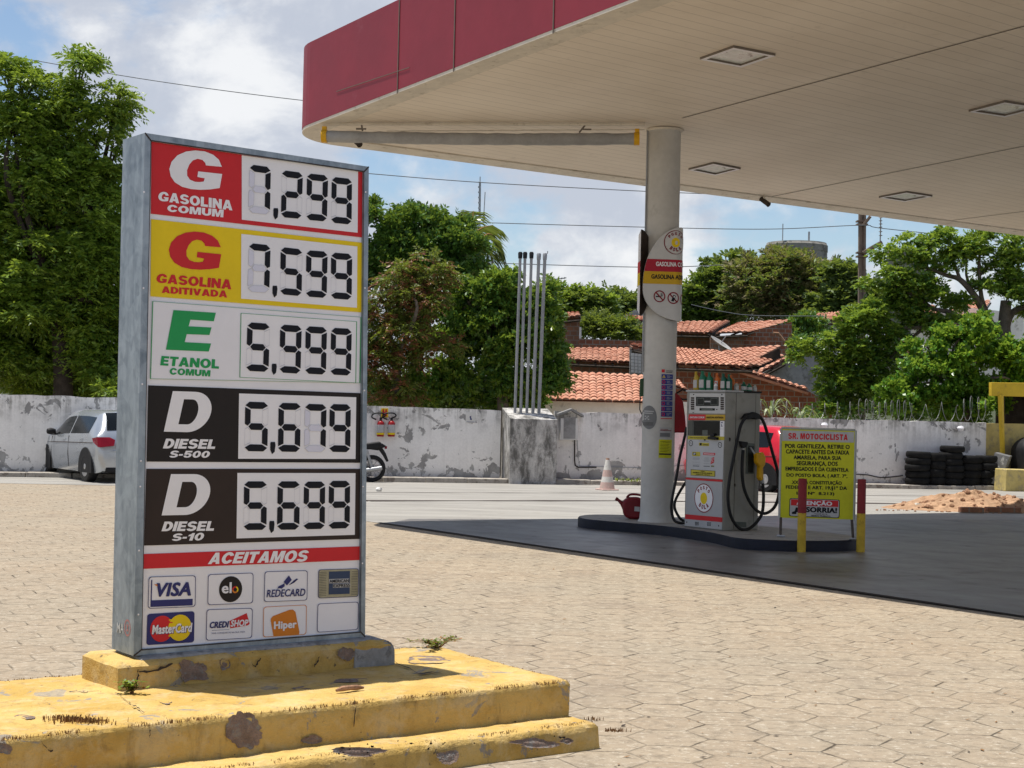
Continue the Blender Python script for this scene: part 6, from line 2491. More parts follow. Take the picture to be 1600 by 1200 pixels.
def extinguisher(u, label, flip):
    c = WALL.hit(u, 667, .09)
    top, bot = WALL.hit(u, 657, .09), WALL.hit(u, 682, .09)
    root = thing('fire_extinguisher', label, 'extinguisher', bot, 'fire extinguishers hung on the wall')
    h = top.z - bot.z
    mb = MB()
    r = .082
    mb.lathe([(r * .9, 0), (r, .02), (r, h * .82), (r * .75, h * .93), (r * .3, h)], 16, bot)
    mb.build('cylinder', M['ext_red'], root, smooth=True)
    mb = MB()
    mb.lathe([(r * 1.02, h * .25), (r * 1.02, h * .74)], 16, bot)
    mb.build('paper_label', M['pale'], root, smooth=True)
    mb = MB()
    mb.lathe([(r * 1.03, h * .12), (r * 1.03, h * .24)], 16, bot)
    mb.build('yellow_label', M['yel'], root, smooth=True)
    mb = MB()
    s_ = -1 if flip else 1
    mb.tube([bot + Vector((0, 0, h)), bot + Vector((0, 0, h + .05)), bot + Vector((0, 0, h + .07))], [.03, .03, .02], 8)
    a = bot + Vector((0, 0, h + .05))
    mb.tube(smooth_path([a, a + WT * .10 * 1 + Vector((0, 0, .06)), a + WT * .02 + Vector((0, 0, .12)), a - WT * .16 + Vector((0, 0, .10)), a - WT * .20 + Vector((0, 0, .02)), a - WT * .10 + Vector((0, 0, -.03))]), .016, 6)
    mb.build('valve_and_hose', M['black'], root, smooth=True)
    mb = MB()
    mb.box(bot + Vector((0, 0, h * .8)) - WN * .07, (.06, .05, .05), rz=math.atan2(WT.y, WT.x))
    mb.build('bracket', M['steel'], root)


extinguisher(593.5, 'red fire extinguisher on the wall, nearer to the price totem', False)
extinguisher(610.5, 'red fire extinguisher on the wall, farther from the price totem', False)
mb = MB()
q = qmap(WALL, (595.5, 638), (606.5, 638), (606.5, 652), (595.5, 652), .012)
put_rect(mb, q, 0)
q = qmap(WALL, (595.5, 638), (606.5, 638), (606.5, 652), (595.5, 652), .016)
put_rect(mb, q, 1, .18, .1, .42, .9)
put_rect(mb, q, 1, .58, .1, .82, .9)
put_rect(mb, q, 1, .42, .38, .58, .62)
P = [qmap(WALL, (595.5, 638), (606.5, 638), (606.5, 652), (595.5, 652), .0)(x, y) for x, y in ((0, 0), (1, 0), (1, 1), (0, 1))]
mb.extrude(P, WN * .011, 0)
tag(mb.build('extinguisher_sign', [M['yel'], M['red']]), 'yellow and red extinguisher sign on the wall above the two red cylinders', 'sign')
mb = MB()
T8 = lambda x, y: (560 + x / 4.706, 560 + y / 4.706)
q0_ = [T8(790, 395), T8(862, 397), T8(860, 475), T8(788, 472)]
P = [qmap(WALL, *q0_, 0)(x, y) for x, y in ((0, 0), (1, 0), (1, 1), (0, 1))]
mb.extrude(P, WN * .012, 0)
q = qmap(WALL, *q0_, .016)
mb.face([q(.42, .62), q(.60, .66), q(.50, .55), q(.62, .35), q(.60, .26), q(.42, .30), q(.46, .42), (q(.38, .52))], 1)
put_rect(mb, q, 1, .1, .06, .9, .10)
tag(mb.build('wall_notice', [M['white_wall'], M['navy_ink']]), 'small white notice plate with a dark mark on the left wall', 'sign')
for u, v in ((1284, 664), (1496, 669)):
    b = wpt(u, v)
    root = thing('wall_lamp', 'small white lamp on the wall above the ' + ('notice board' if u < 1400 else 'tyre stacks'), 'lamp', b)
    mb = MB()
    mb.tube([b, b + WN * .14], .03, 8)
    mb.build('lamp_base', M['plaster'], root)
    mb = MB()
    mb.lathe([(0, -.08), (.06, -.06), (.085, 0), (.06, .05), (0, .06)], 14, b + WN * .16)
    mb.build('lamp_globe', M['white'], root, smooth=True)

# ------------------------------------------------------------------ coiled razor wire
mb = MB()
for (u0, u1, rad, pitch, ph) in ((1186, 1345, .23, .30, 0), (1345, 1425, .25, .15, 1), (1425, 1500, .22, .32, 2), (1500, 1545, .30, .16, 3)):
    a, b = wpt(u0, 653), wpt(u1, 660)
    ztop = wpt((u0 + u1) / 2, 655).z
    Ln = (b - a).length
    nt = max(2, int(Ln / pitch))
    pth = []
    rr = random.Random(ph)
    for i in range(nt * 14 + 1):
        g = 2 * math.pi * i / 14 + ph
        f = i / (nt * 14)
        k = rad * (1 + .15 * math.sin(f * 9 + ph))
        p = a.lerp(b, f) - WN * .09
        pth.append(Vector((p.x, p.y, ztop + rad * .80)) - WN * math.cos(g) * k * .75 + Vector((0, 0, math.sin(g) * k)) + WT * k * .62 * math.cos(g))
    mb.tube(pth, .0065, 4)
tag(mb.build('razor_wire', M['razor'], origin=tuple(wpt(1350, 655))), 'coiled razor wire along the top of the right wall', 'wire')

# ------------------------------------------------------------------ stacked tyres
proto = None


def tyre_mesh(root):
    R_, w_ = .30, .185
    mb = MB()
    prof = [(.19, .02), (.21, 0), (.27, .004), (.293, .03), (R_, .05), (R_ + .002, w_ / 2), (R_, w_ - .05), (.293, w_ - .03), (.27, w_ - .004), (.21, w_), (.19, w_ - .02)]
    n_ = 30
    vs, fs = [], []
    for r, z in prof:
        for k in range(n_):
            g = 2 * math.pi * k / n_
            rr_ = r - (.006 if (k % 2 and r > .28) else 0)
            vs.append((rr_ * math.cos(g), rr_ * math.sin(g), z))
    m_ = len(prof)
    for i in range(m_ - 1):
        for k in range(n_):
            fs.append((i * n_ + k, i * n_ + (k + 1) % n_, (i + 1) * n_ + (k + 1) % n_, (i + 1) * n_ + k))
    mb.add(vs, fs)
    mb.build('tread', M['tyre'], root, smooth=True)
    mb = MB()
    mb.lathe([(.19, .02), (.185, .03), (.185, w_ - .03), (.19, w_ - .02)], n_)
    mb.build('bead', M['black'], root, smooth=True)


rnd = random.Random(12)
stacks = [(1422, 757, 5, 1.0, 'leftmost stack'), (1450, 757, 4, .86, 'second stack'), (1474, 757.5, 6, .98, 'tallest middle stack'), (1502, 758, 4, 1.0, 'fourth stack'), (1530, 758.5, 4, .98, 'rightmost stack')]
order = {4: ['bottom', 'second', 'third', 'top'], 5: ['bottom', 'second', 'middle', 'fourth', 'top'], 6: ['bottom', 'second', 'third', 'fourth', 'fifth', 'top']}
hts = {0: 1.0, 1: 1.16, 2: 1.0, 3: 1.13, 4: 1.12}
first = None
for si, (u, v, n_, ks, nm) in enumerate(stacks):
    b = wpt(u, v, .36)
    z = .105
    for k in range(n_):
        hk = .162 * hts[si] * rnd.uniform(.95, 1.05)
        loc = Vector((b.x + rnd.uniform(-.03, .03), b.y + rnd.uniform(-.03, .03), z))
        lab = '%s tyre of the %s of old tyres against the wall' % (order[n_][k], nm)
        if first is None:
            first = thing('tyre', lab, 'tyre', (0, 0, 0), 'old tyres stacked by the wall')
            tyre_mesh(first)
            first.location = loc
            tr = first
        else:
            tr = copy_thing(first, loc, None, lab)
        tr.rotation_euler = (rnd.uniform(-.02, .02), rnd.uniform(-.02, .02), rnd.uniform(0, 6))
        tr.scale = (ks, ks, hk / .185)
        z += hk

# ------------------------------------------------------------------ leaning board, yellow booth, planter wall, dark tank
T9 = lambda x, y: (1380 + x / 5, 580 + y / 5)
lb0 = wpt(1560, 758, .95)
LBP = Pl(lb0, (-.25, -1, .25))
lbd = thing('leaning_board', 'grey paint-splashed board leaning beside the tyres', 'board', (lb0.x, lb0.y, .1))
mb = MB()
P = [LBP.hit(*T9(*p)) for p in ((820, 820), (870, 638), (985, 668), (905, 890), (842, 875))]
mb.extrude(P, Vector((.10, .10, .02)))
mb.build('panel', M['board_grey'], lbd)
yw = thing('planter_wall', 'low pale yellow retaining wall in front of the booth', 'wall', wpt(1590, 765, 1.2))
PYW = WALL.off(1.25)
mb = MB()
P = [PYW.hit(*p) for p in ((1573, 733), (1640, 735), (1640, 772), (1571, 767))]
P[2].z = P[3].z = 0
mb.extrude(P, -WN * .55)
mb.build('masonry', M['yellow_wall'], yw, bevel=.02)
tk = thing('water_drum', 'black ribbed plastic drum behind the low yellow wall', 'drum', wpt(1597, 730, .45))
dc = wpt(1598, 722, .48)
mb = MB()
prof = [(0, .42)]
for a in range(0, 91, 15):
    prof.append((.42 * math.sin(math.radians(a)) + .01, .42 + 0))
drum_r = .52
prof = [(0.0, 1.62)] + [(drum_r * math.sin(math.radians(a)), 1.12 + .5 * math.cos(math.radians(a))) for a in range(10, 91, 10)] + [(drum_r, .1)]
prof = prof[::-1]
vs, fs = [], []
n_ = 32
for r, z in prof:
    for k in range(n_):
        g = 2 * math.pi * k / n_
        rr_ = r * (1.0 if k % 4 else 1.05)
        vs.append((dc.x + rr_ * math.cos(g), dc.y + rr_ * math.sin(g), z * .82))
for i in range(len(prof) - 1):
    for k in range(n_):
        fs.append((i * n_ + k, i * n_ + (k + 1) % n_, (i + 1) * n_ + (k + 1) % n_, (i + 1) * n_ + k))
mb.add(vs, fs)
mb.build('shell', M['black'], tk, smooth=True)
bth = thing('yellow_booth', 'yellow roofed shelter with a slim post and dark inside at the right edge', 'shelter', wpt(1600, 740, .3))
BY = WALL.off(.35)
mb = MB()
P = [BY.hit(*p) for p in ((1549.5, 597.5), (1760, 600), (1760, 624), (1549.5, 618.5))]
mb.extrude(P, -WN * .14)
mb.build('fascia_beam', M['yellow_beam'], bth, bevel=.01)
mb = MB()
BK = Vector((.33, .95, 0))
P2 = [P[0] - WN * .14, P[1] - WN * .14, P[1] + BK * 3.4, P[0] + BK * 3.4]
mb.extrude([p - Vector((0, 0, .06)) for p in P2], (0, 0, .05))
mb.build('roof_slab', M['yellow_beam'], bth)
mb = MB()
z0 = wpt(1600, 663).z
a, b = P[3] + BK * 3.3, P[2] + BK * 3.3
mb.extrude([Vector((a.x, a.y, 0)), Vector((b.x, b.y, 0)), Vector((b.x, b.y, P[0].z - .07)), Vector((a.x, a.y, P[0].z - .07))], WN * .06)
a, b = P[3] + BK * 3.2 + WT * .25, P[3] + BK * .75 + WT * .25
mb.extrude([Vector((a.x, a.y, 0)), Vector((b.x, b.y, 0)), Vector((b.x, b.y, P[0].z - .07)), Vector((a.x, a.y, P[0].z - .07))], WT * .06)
mb.build('shade_wall', M['bark_dark'], bth)  # inner walls whose dark colour holds the shade under the roof
mb = MB()
a, b = BY.hit(1563.5, 617), BY.hit(1566.5, 712)
mb.tube([a, b, Vector((b.x, b.y, .1))], [.072, .06, .06], 4)
mb.build('post', M['yellow_beam'], bth)

# ------------------------------------------------------------------ heap of soil
from mathutils import noise as mnoise
hc = G(1530, 801)
heap = thing('soil_heap', 'heap of ochre soil and broken clay on the concrete at the right edge', 'soil heap', hc)
mb = MB()


def heap_pt(i, j):
    a = i * 2 * math.pi
    r = j
    x = math.cos(a) * r * 1.55
    y = math.sin(a) * r * .85
    p = Vector((x * 3.2, y * 3.2, 1))
    h = .35 * (max(0, 1 - r) ** 0.9) * (1 + .5 * mnoise.noise(p)) + .05 * mnoise.noise(p * 3.1) * (1 - r) + .03 * mnoise.noise(p * 8) * (1 - r * .9)
    h += .16 * math.exp(-((x - .95) ** 2 + y * y) * 5) * max(0, 1 - r)
    return hc + Vector((x + .3 * (1 - r), y + .85, max(0.003, h + .004)))


mb.grid(heap_pt, 80, 26)
mb.build('soil', M['dirt'], heap, smooth=False)
rnd = random.Random(31)
mb = MB()


def lump(mb, c, r, m=0, flat=.7, n=6):
    rot = Matrix.Rotation(rnd.uniform(0, 6), 3, 'Z') @ Matrix.Rotation(rnd.uniform(-.5, .5), 3, 'X')
    vs = []
    for z, k in ((-.5, .7), (0, 1), (.5, .65)):
        for i in range(n):
            g = 2 * math.pi * i / n
            q = r * k * rnd.uniform(.7, 1.2)
            vs.append(Vector(c) + rot @ Vector((q * math.cos(g), q * math.sin(g) * .8, z * r * 2 * flat * .7)))
    fs = [(a * n + i, a * n + (i + 1) % n, (a + 1) * n + (i + 1) % n, (a + 1) * n + i) for a in range(2) for i in range(n)]
    fs += [tuple(range(n))[::-1], tuple(2 * n + i for i in range(n))]
    mb.add(vs, fs, m)


for i in range(150):
    p = heap_pt(rnd.random(), rnd.random() ** .6)
    if p.y < hc.y + .9:
        lump(mb, p + Vector((0, 0, .005)), rnd.uniform(.015, .06) * (1.3 if rnd.random() < .2 else 1))
for i in range(70):
    p = hc + Vector((rnd.uniform(-1.9, 1.7), rnd.uniform(-.25, .1), .012))
    lump(mb, p, rnd.uniform(.01, .035))
mb.build('clods', [M['clod']], heap, kind='stuff')
for (u, v, w, lab) in ((1519, 802, .42, 'dark brick lying in front of the soil heap, the left one'), (1568, 802, .62, 'long broken slab at the foot of the soil heap, right of the brick')):
    p = G(u, v)
    mb = MB()
    mb.box(p + Vector((0, .05, .055)), (w, .18, .10), rz=rnd.uniform(-.1, .1))
    tag(mb.build('brick', M['brick_brown'], bevel=.012), lab, 'brick')
p = G(1434, 796)
mb = MB()
lump(mb, p + Vector((0, 0, .05)), .12)
lump(mb, p + Vector((.12, -.05, .03)), .07)
tag(mb.build('rubble_stone', M['stone']), 'pale lump of rubble on the concrete left of the soil heap', 'stone')
p = G(592, 768)
mb = MB()
lump(mb, p + Vector((0, 0, .04)), .085)
tag(mb.build('pale_stone', M['white_wall']), 'small white stone on the concrete near the extinguishers', 'stone')

# ------------------------------------------------------------------ traffic cone
cb = G(948.5, 766)
cn = thing('traffic_cone', 'faded orange and white traffic cone on the concrete left of the column', 'cone', cb)
h = 50 / F_PX * cb.y
R0, R1_ = .165, .035
mb = MB()


def cone_r(f):
    return R0 + (R1_ - R0) * f


for i, (f0, f1) in enumerate(((.0, .22), (.22, .40), (.40, .62), (.62, .95), (.95, 1.0))):
    mb.lathe([(cone_r(f0), .03 + f0 * (h - .03)), (cone_r(f1), .03 + f1 * (h - .03))], 24, cb, m=(0, 1, 0, 1, 2)[i])
mb.build('cone_body', [M['cone_o'], M['cone_w'], M['clod']], cn, smooth=True)
mb = MB()
mb.box(cb + Vector((0, 0, .016)), (.38, .38, .03), rz=.4)
mb.build('cone_foot', M['cone_o'], cn, bevel=.01)
wg = thing('weed', 'small green weed growing at the kerb right of the cone', 'weed', wpt(970, 748, .6))
c = wpt(970, 749, .62)
V, Q = [], []
for i in range(60):
    a = rnd.uniform(0, 6.28)
    d = Vector((math.cos(a), math.sin(a), rnd.uniform(.3, 1.2))).normalized()
    s_ = d.cross(Vector((0, 0, 1))).normalized()
    p = c + Vector((rnd.gauss(0, .16), rnd.gauss(0, .05), -.02))
    l = rnd.uniform(.06, .15)
    j = len(V)
    V += [tuple(p), tuple(p + d * l * .5 + s_ * l * .15), tuple(p + d * l), tuple(p + d * l * .5 - s_ * l * .15)]
    Q.append((j, j + 1, j + 2, j + 3))
arr_mesh('leaves', np.array(V), np.array(Q), [L['acacia']], wg)

# ------------------------------------------------------------------ cars


def car(label, base_, head, paint, Ls, W, H, wr, seed=0, old=False):
    """hatchback: base_ = left rear wheel contact, head = unit heading"""
    hd = Vector((head[0], head[1], 0)).normalized()
    rt = Vector((hd.y, -hd.x, 0))
    wb = Ls * .63
    ro = Ls * .165
    o = base_ - hd * ro + rt * (W / 2 - .04)      # centre of the rear bumper on the ground
    root = thing('parked_car', label, 'car', o + hd * Ls / 2)

    def W3(x, y, z):                          # x from rear to front, y to the right
        return o + hd * x + rt * y + Vector((0, 0, z))
    hw = W / 2
    # stations: x, bottom, sill w, mid z, mid w, belt z, belt w, roof z, roof w
    st = [
        (0.00, .34, .78, .52, .86, .62, .84, .66, .80),
        (0.03, .25, .84, .50, .95, .80, .92, .82, .86),
        (0.10, .22, .88, .52, .97, .94, .95, .98, .82),
        (0.20, .20, .92, .55, .985, .965, .965, 1.10, .78),
        (0.36, .20, .94, .56, .99, .965, .97, 1.30, .73),
        (0.50, .20, .95, .56, .995, .96, .975, 1.41, .70),
        (0.62, .20, .95, .56, .995, .955, .975, 1.445, .69),
        (1.10, .20, .95, .56, .995, .94, .975, 1.47, .69),
        (1.70, .20, .95, .56, .995, .925, .975, 1.475, .70),
        (2.20, .20, .95, .56, .995, .91, .975, 1.44, .70),
        (2.45, .20, .95, .56, .995, .90, .975, 1.37, .70),
        (2.75, .20, .95, .56, .995, .89, .97, 1.18, .74),
        (3.02, .20, .95, .56, .99, .885, .96, .985, .80),
        (3.12, .20, .94, .56, .985, .88, .95, .93, .82),
        (3.50, .20, .92, .55, .97, .83, .92, .875, .76),
        (3.80, .22, .88, .53, .93, .74, .86, .79, .66),
        (3.96, .25, .80, .50, .86, .64, .78, .68, .56),
        (4.05, .30, .70, .46, .74, .54, .68, .56, .46)]
    kx, kz = Ls / 4.05, H / 1.48
    rings = []
    for x, zb, ws, zm, wm, zbt, wbt, zr, wr_ in st:
        x, zb, zm, zbt, zr = x * kx, zb * kz, zm * kz, zbt * kz, zr * kz
        zs = zr - .05 * min(1, max(0, (zr - zbt) / .3))
        half_ = [(0, zb), (ws * hw, zb), (ws * hw * 1.0 + .01, zb + .06), (wm * hw, zm), (wm * hw * .998, (zm + zbt) / 2), (wbt * hw, zbt), (wr_ * hw + .02, zs), (wr_ * hw - .06, zr), (wr_ * hw * .5, zr + .012), (0, zr + .018)]
        ring = [W3(x, -y, z) for y, z in half_] + [W3(x, y, z) for y, z in half_[-2:0:-1]]
        rings.append(ring)
    n_ = len(rings[0])
    mb = MB()
    vs = [p for r in rings for p in r]
    fs = [(i * n_ + k, i * n_ + (k + 1) % n_, (i + 1) * n_ + (k + 1) % n_, (i + 1) * n_ + k) for i in range(len(rings) - 1) for k in range(n_)]
    fs += [tuple(range(n_))[::-1], tuple((len(rings) - 1) * n_ + k for k in range(n_))]
    mb.add(vs, fs)
    body_ = mb.build('body', paint, root, smooth=True)

    def at_st(x):
        x *= kx
        for i in range(len(st) - 1):
            if st[i][0] * kx <= x <= st[i + 1][0] * kx:
                f = (x - st[i][0] * kx) / ((st[i + 1][0] - st[i][0]) * kx)
                return [a + (b - a) * f for a, b in zip(st[i], st[i + 1])]
        return list(st[-1])

    def side(x, t_, sgn, off=.006):
        """point on the glasshouse side; t 0 belt .. 1 roof edge"""
        s_ = at_st(x)
        y0, z0, y1 = s_[6] * hw, s_[5] * kz, s_[8] * hw + .02
        zr = s_[7] * kz
        zs = zr - .05 * min(1, max(0, (zr - z0) / .3))
        return W3(x * kx, sgn * (y0 + (y1 - y0) * t_ + off), z0 + (zs - z0) * t_)
    for sgn in (-1, 1):
        for (x0, x1, b0, b1) in ((1.78, 2.98, .10, .84), (0.62, 1.70, .10, .84)):
            mb = MB()

            def gp(i, j):
                x = x0 + (x1 - x0) * i
                lim = min(1.0, max(.12, (3.03 - x) / .62)) if x1 > 2 else min(1.0, max(.15, (x - .52) / .22))
                top = b1 if at_st(x)[7] > 1.05 else .6
                return side(x, b0 + (top - b0) * j, sgn)
            mb.grid(gp, 12, 4)
            mb.build('side_window', M['glass'], root, smooth=True)
        # arches, wheels
        for xw in (ro, ro + wb):
            ctr = W3(xw, sgn * (hw - .045), wr)
            ax_ = rt * sgn
            mb = MB()
            arch = [ctr + hd * (wr + .075) * math.cos(a) + Vector((0, 0, (wr + .075) * math.sin(a))) for a in [math.pi * k / 16 for k in range(17)]]
            arch += [ctr - hd * (wr + .075) - Vector((0, 0, .12)), ctr + hd * (wr + .075) - Vector((0, 0, .12))]
            mb.extrude([p - ax_ * .12 for p in arch], ax_ * .172)
            mb.build('wheel_arch', M['black'], root)
            Mx = ax_.to_track_quat('Z', 'Y').to_matrix()
            mb = MB()
            mb.lathe([(wr * .62, .045), (wr * .66, .055), (wr * .93, .05), (wr, .02), (wr, -.13), (wr * .9, -.15)], 28, ctr, M=Mx)
            wl = mb.build('wheel', M['black'], root, smooth=True)
            mb = MB()
            mb.lathe([(wr * .64, .05), (wr * .60, .038), (wr * .56, .02)], 24, ctr, M=Mx)
            for k in range(10 if not old else 1):
                a = 2 * math.pi * k / 10
                u_ = Mx @ Vector((math.cos(a), math.sin(a), 0))
                v_ = Mx @ Vector((-math.sin(a), math.cos(a), 0))
                z_ = Mx @ Vector((0, 0, 1))
                mb.face([ctr + u_ * wr * .12 - v_ * .02 + z_ * .045, ctr + u_ * wr * .60 - v_ * .022 + z_ * .04, ctr + u_ * wr * .60 + v_ * .022 + z_ * .04, ctr + u_ * wr * .12 + v_ * .02 + z_ * .045])
            mb.lathe([(wr * .2, .05), (wr * .16, .056), (0, .058)], 12, ctr, M=Mx)
            if old:
                mb.lathe([(wr * .42, .040), (wr * .36, .055), (wr * .24, .055)], 16, ctr, M=Mx)
            mb.build('rim', M['alloy'], wl, smooth=True)
            mb = MB()
            mb.lathe([(wr * .58, .012), (0, .012)], 20, ctr, M=Mx)
            mb.build('brake_disc', M['black'], wl)
        # mirror
        mb = MB()
        s_ = side(2.70, .18, sgn)
        mb.lathe([(0, -.10), (.055, -.08), (.075, 0), (.05, .09), (0, .10)], 10, s_ + rt * sgn * .10 + Vector((0, 0, .05)), M=rt.to_track_quat('Z', 'Y').to_matrix())
        mb.tube([s_, s_ + rt * sgn * .08 + Vector((0, 0, .03))], .025, 6)
        mb.build('mirror', M['black'], root, smooth=True)
        # door line and handle
        mb = MB()
        for x in (1.74, 2.82):
            s2 = at_st(x)
            P = []
            for y, z in ((s2[6] * hw, s2[5] * kz), (s2[4] * hw, s2[3] * kz), (s2[2] * hw + .01, s2[1] * kz + .08)):
                P.append(W3(x * kx, sgn * (y + .004), z))
            mb.tube(P, .006, 4)
        P = [W3(x * kx, sgn * (at_st(x)[6] * hw * .5 + at_st(x)[4] * hw * .5 + .006), (at_st(x)[5] * .62 + at_st(x)[3] * .38) * kz) for x in (.3, 1.0, 1.8, 2.6, 3.2)]
        mb.tube(P, .008, 4)
        mb.build('body_line', M['crack'], root)
        for x in (0.95, 2.02):
            s2 = at_st(x)
            mb = MB()
            p = W3(x * kx, sgn * (s2[6] * hw + .008), s2[5] * kz - .07)
            mb.tube([p - hd * .08, p + hd * .08], .016, 6)
            mb.build('door_handle', paint, root, smooth=True)
        # tail lamp
        mb = MB()
        q_ = []
        lo, hi = .70 * kz, .93 * kz

        def tl(x, y, z):
            return W3(x * kx, sgn * y * hw, z)
        if old:
            P = [tl(-.005, .93, lo), tl(-.002, .70, lo), tl(.02, .70, hi + .04), tl(.06, .93, hi + .04)]
            P2 = [tl(.02, .975, lo), tl(.12, .975, lo), tl(.14, .97, hi + .04), tl(.08, .97, hi + .04)]
        else:
            P = [tl(-.01, .90, lo + .03), tl(-.01, .60, lo + .06), tl(.04, .56, hi - .05), tl(.07, .68, hi), tl(.07, .90, hi + .0)]
            P2 = [tl(.02, .965, lo + .03), tl(.24, .99, lo + .12), tl(.34, .985, hi - .03), tl(.10, .965, hi)]
        mb.face(P)
        mb.face(P2)
        mb.face([P[0], P[-1], P2[-1], P2[0]])
        mb.build('tail_lamp', M['lamp_red'], root)
    # rear window, windscreen
    for nm, (x0, x1) in (('rear_window', (.17, .50)), ('windscreen', (2.48, 3.0))):
        mb = MB()

        def rp(i, j):
            x = x0 + (x1 - x0) * j
            s_ = at_st(x)
            y = (2 * i - 1) * (s_[8] * hw - .07)
            up_ = .018 * (1 - abs(2 * i - 1)) + .008
            return W3(x * kx, y, s_[7] * kz + up_) + (-hd if x0 < 1 else hd) * .012
        mb.grid(rp, 8, 4)
        mb.build(nm, M['glass'], root, smooth=True)
    mb = MB()
    mb.box(W3(.0, 0, .60 * kz) - hd * .012, (.50, .015, .13), rz=math.atan2(rt.y, rt.x))
    mb.build('number_plate', M['pale'], root)
    mb = MB()
    mb.box(W3(.05, 0, .27 * kz), (W * .78, .14, .10), rz=math.atan2(rt.y, rt.x))
    mb.build('bumper_valance', M['black'], root, bevel=.02)
    mb = MB()
    mb.tube([W3(.02, -.80 * hw, .64 * kz), W3(-.012, -.5 * hw, .655 * kz), W3(-.02, 0, .66 * kz), W3(-.012, .5 * hw, .655 * kz), W3(.02, .80 * hw, .64 * kz)], .018, 6)
    mb.build('rear_crease', paint, root, smooth=True)
    return root


car('silver hatchback parked beside the wall, half hidden by the price totem', G(135, 753), (-.57, .82), M['silver'], 4.05, 1.75, 1.47, .315)
car('bright red hatchback parked by the wall behind the fuel pump', G(1197, 769), (-.56, .83), M['carred'], 3.5, 1.60, 1.44, .285, old=True)

# ------------------------------------------------------------------ motorcycle, most of it behind the totem
mc = WALL.hit(575, 746, .75)
mc.z = .0
mo = thing('motorcycle', 'black motorcycle by the wall, its rear wheel showing beside the totem', 'motorcycle', mc)
fx = -WT                                        # it faces left


def mp(x, z, y=0):
    return mc + fx * x + WN * y + Vector((0, 0, z))


def m_wheel(x):
    rw = .30
    ctr = mp(x, rw)
    Mx = WN.to_track_quat('Z', 'Y').to_matrix()
    mb = MB()
    pth = [ctr + fx * (rw - .045) * math.cos(a) + Vector((0, 0, (rw - .045) * math.sin(a))) for a in [2 * math.pi * k / 30 for k in range(30)]]
    mb.tube(pth, .048, 8, closed=True)
    wl = mb.build('wheel', M['black'], mo, smooth=True)
    mb = MB()
    pth = [ctr + fx * (rw - .095) * math.cos(a) + Vector((0, 0, (rw - .095) * math.sin(a))) for a in [2 * math.pi * k / 30 for k in range(30)]]
    mb.tube(pth, .014, 6, closed=True)
    for k in range(12):
        a = 2 * math.pi * k / 12
        mb.tube([ctr, ctr + fx * (rw - .1) * math.cos(a) + Vector((0, 0, (rw - .1) * math.sin(a)))], .007, 4)
    mb.lathe([(.05, -.06), (.07, -.04), (.07, .04), (.05, .06)], 14, ctr, M=Mx)
    mb.build('rim', M['alloy'], wl)


m_wheel(0)
m_wheel(1.27)
mb = MB()
mb.tube([mp(0, .30, .10), mp(.45, .38, .12)], .03, 6)
mb.tube([mp(0, .30, -.10), mp(.45, .38, -.12)], .03, 6)
mb.tube([mp(-.05, .78), mp(.35, .74), mp(.65, .78), mp(1.02, .92)], .026, 8)
mb.tube([mp(.45, .36), mp(.75, .25), mp(.95, .50), mp(1.02, .92)], .024, 8)
mb.build('frame', M['black'], mo)
mb = MB()
for y in (-.09, .09):
    mb.tube([mp(1.27, .30, y), mp(1.10, .75, y), mp(1.02, 1.0, y)], .024, 8)
mb.build('fork', M['steel'], mo)
mb = MB()
for y in (-.12, .12):
    mb.tube([mp(.02, .34, y), mp(.14, .70, y)], .032, 8)
mb.build('shock_absorber', M['steel'], mo)
mb = MB()
mb.extrude([mp(-.22, .80, -.1), mp(-.16, .90, -.1), mp(.12, .86, -.1), (mp(.50, .80, -.1)), mp(.50, .72, -.1), mp(-.05, .72, -.1)], WN * .20)
mb.build('seat', M['black'], mo, bevel=.03, smooth=True)
mb = MB()
mb.extrude([mp(.45, .74, -.12), mp(.52, .92, -.12), mp(.80, .98, -.12), mp(.98, .90, -.12), mp(.90, .74, -.12)], WN * .24)
mb.build('fuel_tank', M['jerry'], mo, bevel=.05, smooth=True)
mb = MB()
mb.extrude([mp(-.30, .80, -.07), mp(-.20, .86, -.07), mp(.05, .80, -.07), mp(.05, .72, -.07), mp(-.12, .70, -.07)], WN * .14)
mb.tube([mp(-.16, .76), mp(-.26, .62), mp(-.34, .46)], [.05, .045, .03], 6)
mb.build('tail_fender', M['black'], mo, bevel=.01)
mb = MB()
mb.box(mp(-.29, .77), (.05, .12, .06), rz=math.atan2(fx.y, fx.x))
mb.build('tail_lamp', M['lamp_red'], mo, bevel=.01)
mb = MB()
mb.extrude([mp(.42, .28, -.12), mp(.48, .60, -.12), mp(.80, .58, -.12), mp(.85, .28, -.12)], WN * .24)
mb.tube([mp(.60, .28, .14), mp(.20, .26, .16), mp(-.20, .32, .17)], [.03, .045, .05], 8)
mb.build('engine', M['steel'], mo, bevel=.03)
mb = MB()
mb.tube([mp(.90, 1.06, -.36), mp(1.0, 1.06, -.12), mp(1.0, 1.06, .12), mp(.90, 1.06, .36)], .014, 8)
mb.build('handlebar', M['steel'], mo)
mb = MB()
mb.lathe([(0, -.08), (.07, -.06), (.09, .04), (.085, .06), (0, .07)], 14, mp(1.14, .92), M=fx.to_track_quat('Z', 'Y').to_matrix())
mb.build('headlight', M['lamp_white'], mo, smooth=True)
mb = MB()
for k in range(9):
    a0, a1 = math.radians(20 + k * 14), math.radians(34 + k * 14)
    c0 = mp(1.27, .30)
    P = [c0 + fx * .33 * math.cos(a) + Vector((0, 0, .33 * math.sin(a))) for a in (a0, a1)]
    mb.extrude([P[0] - WN * .06, P[1] - WN * .06, P[1] + Vector((0, 0, .012)) - WN * .06, P[0] + Vector((0, 0, .012)) - WN * .06], WN * .12)
mb.build('front_fender', M['black'], mo)
# ------------------------------------------------------------------ houses behind the wall


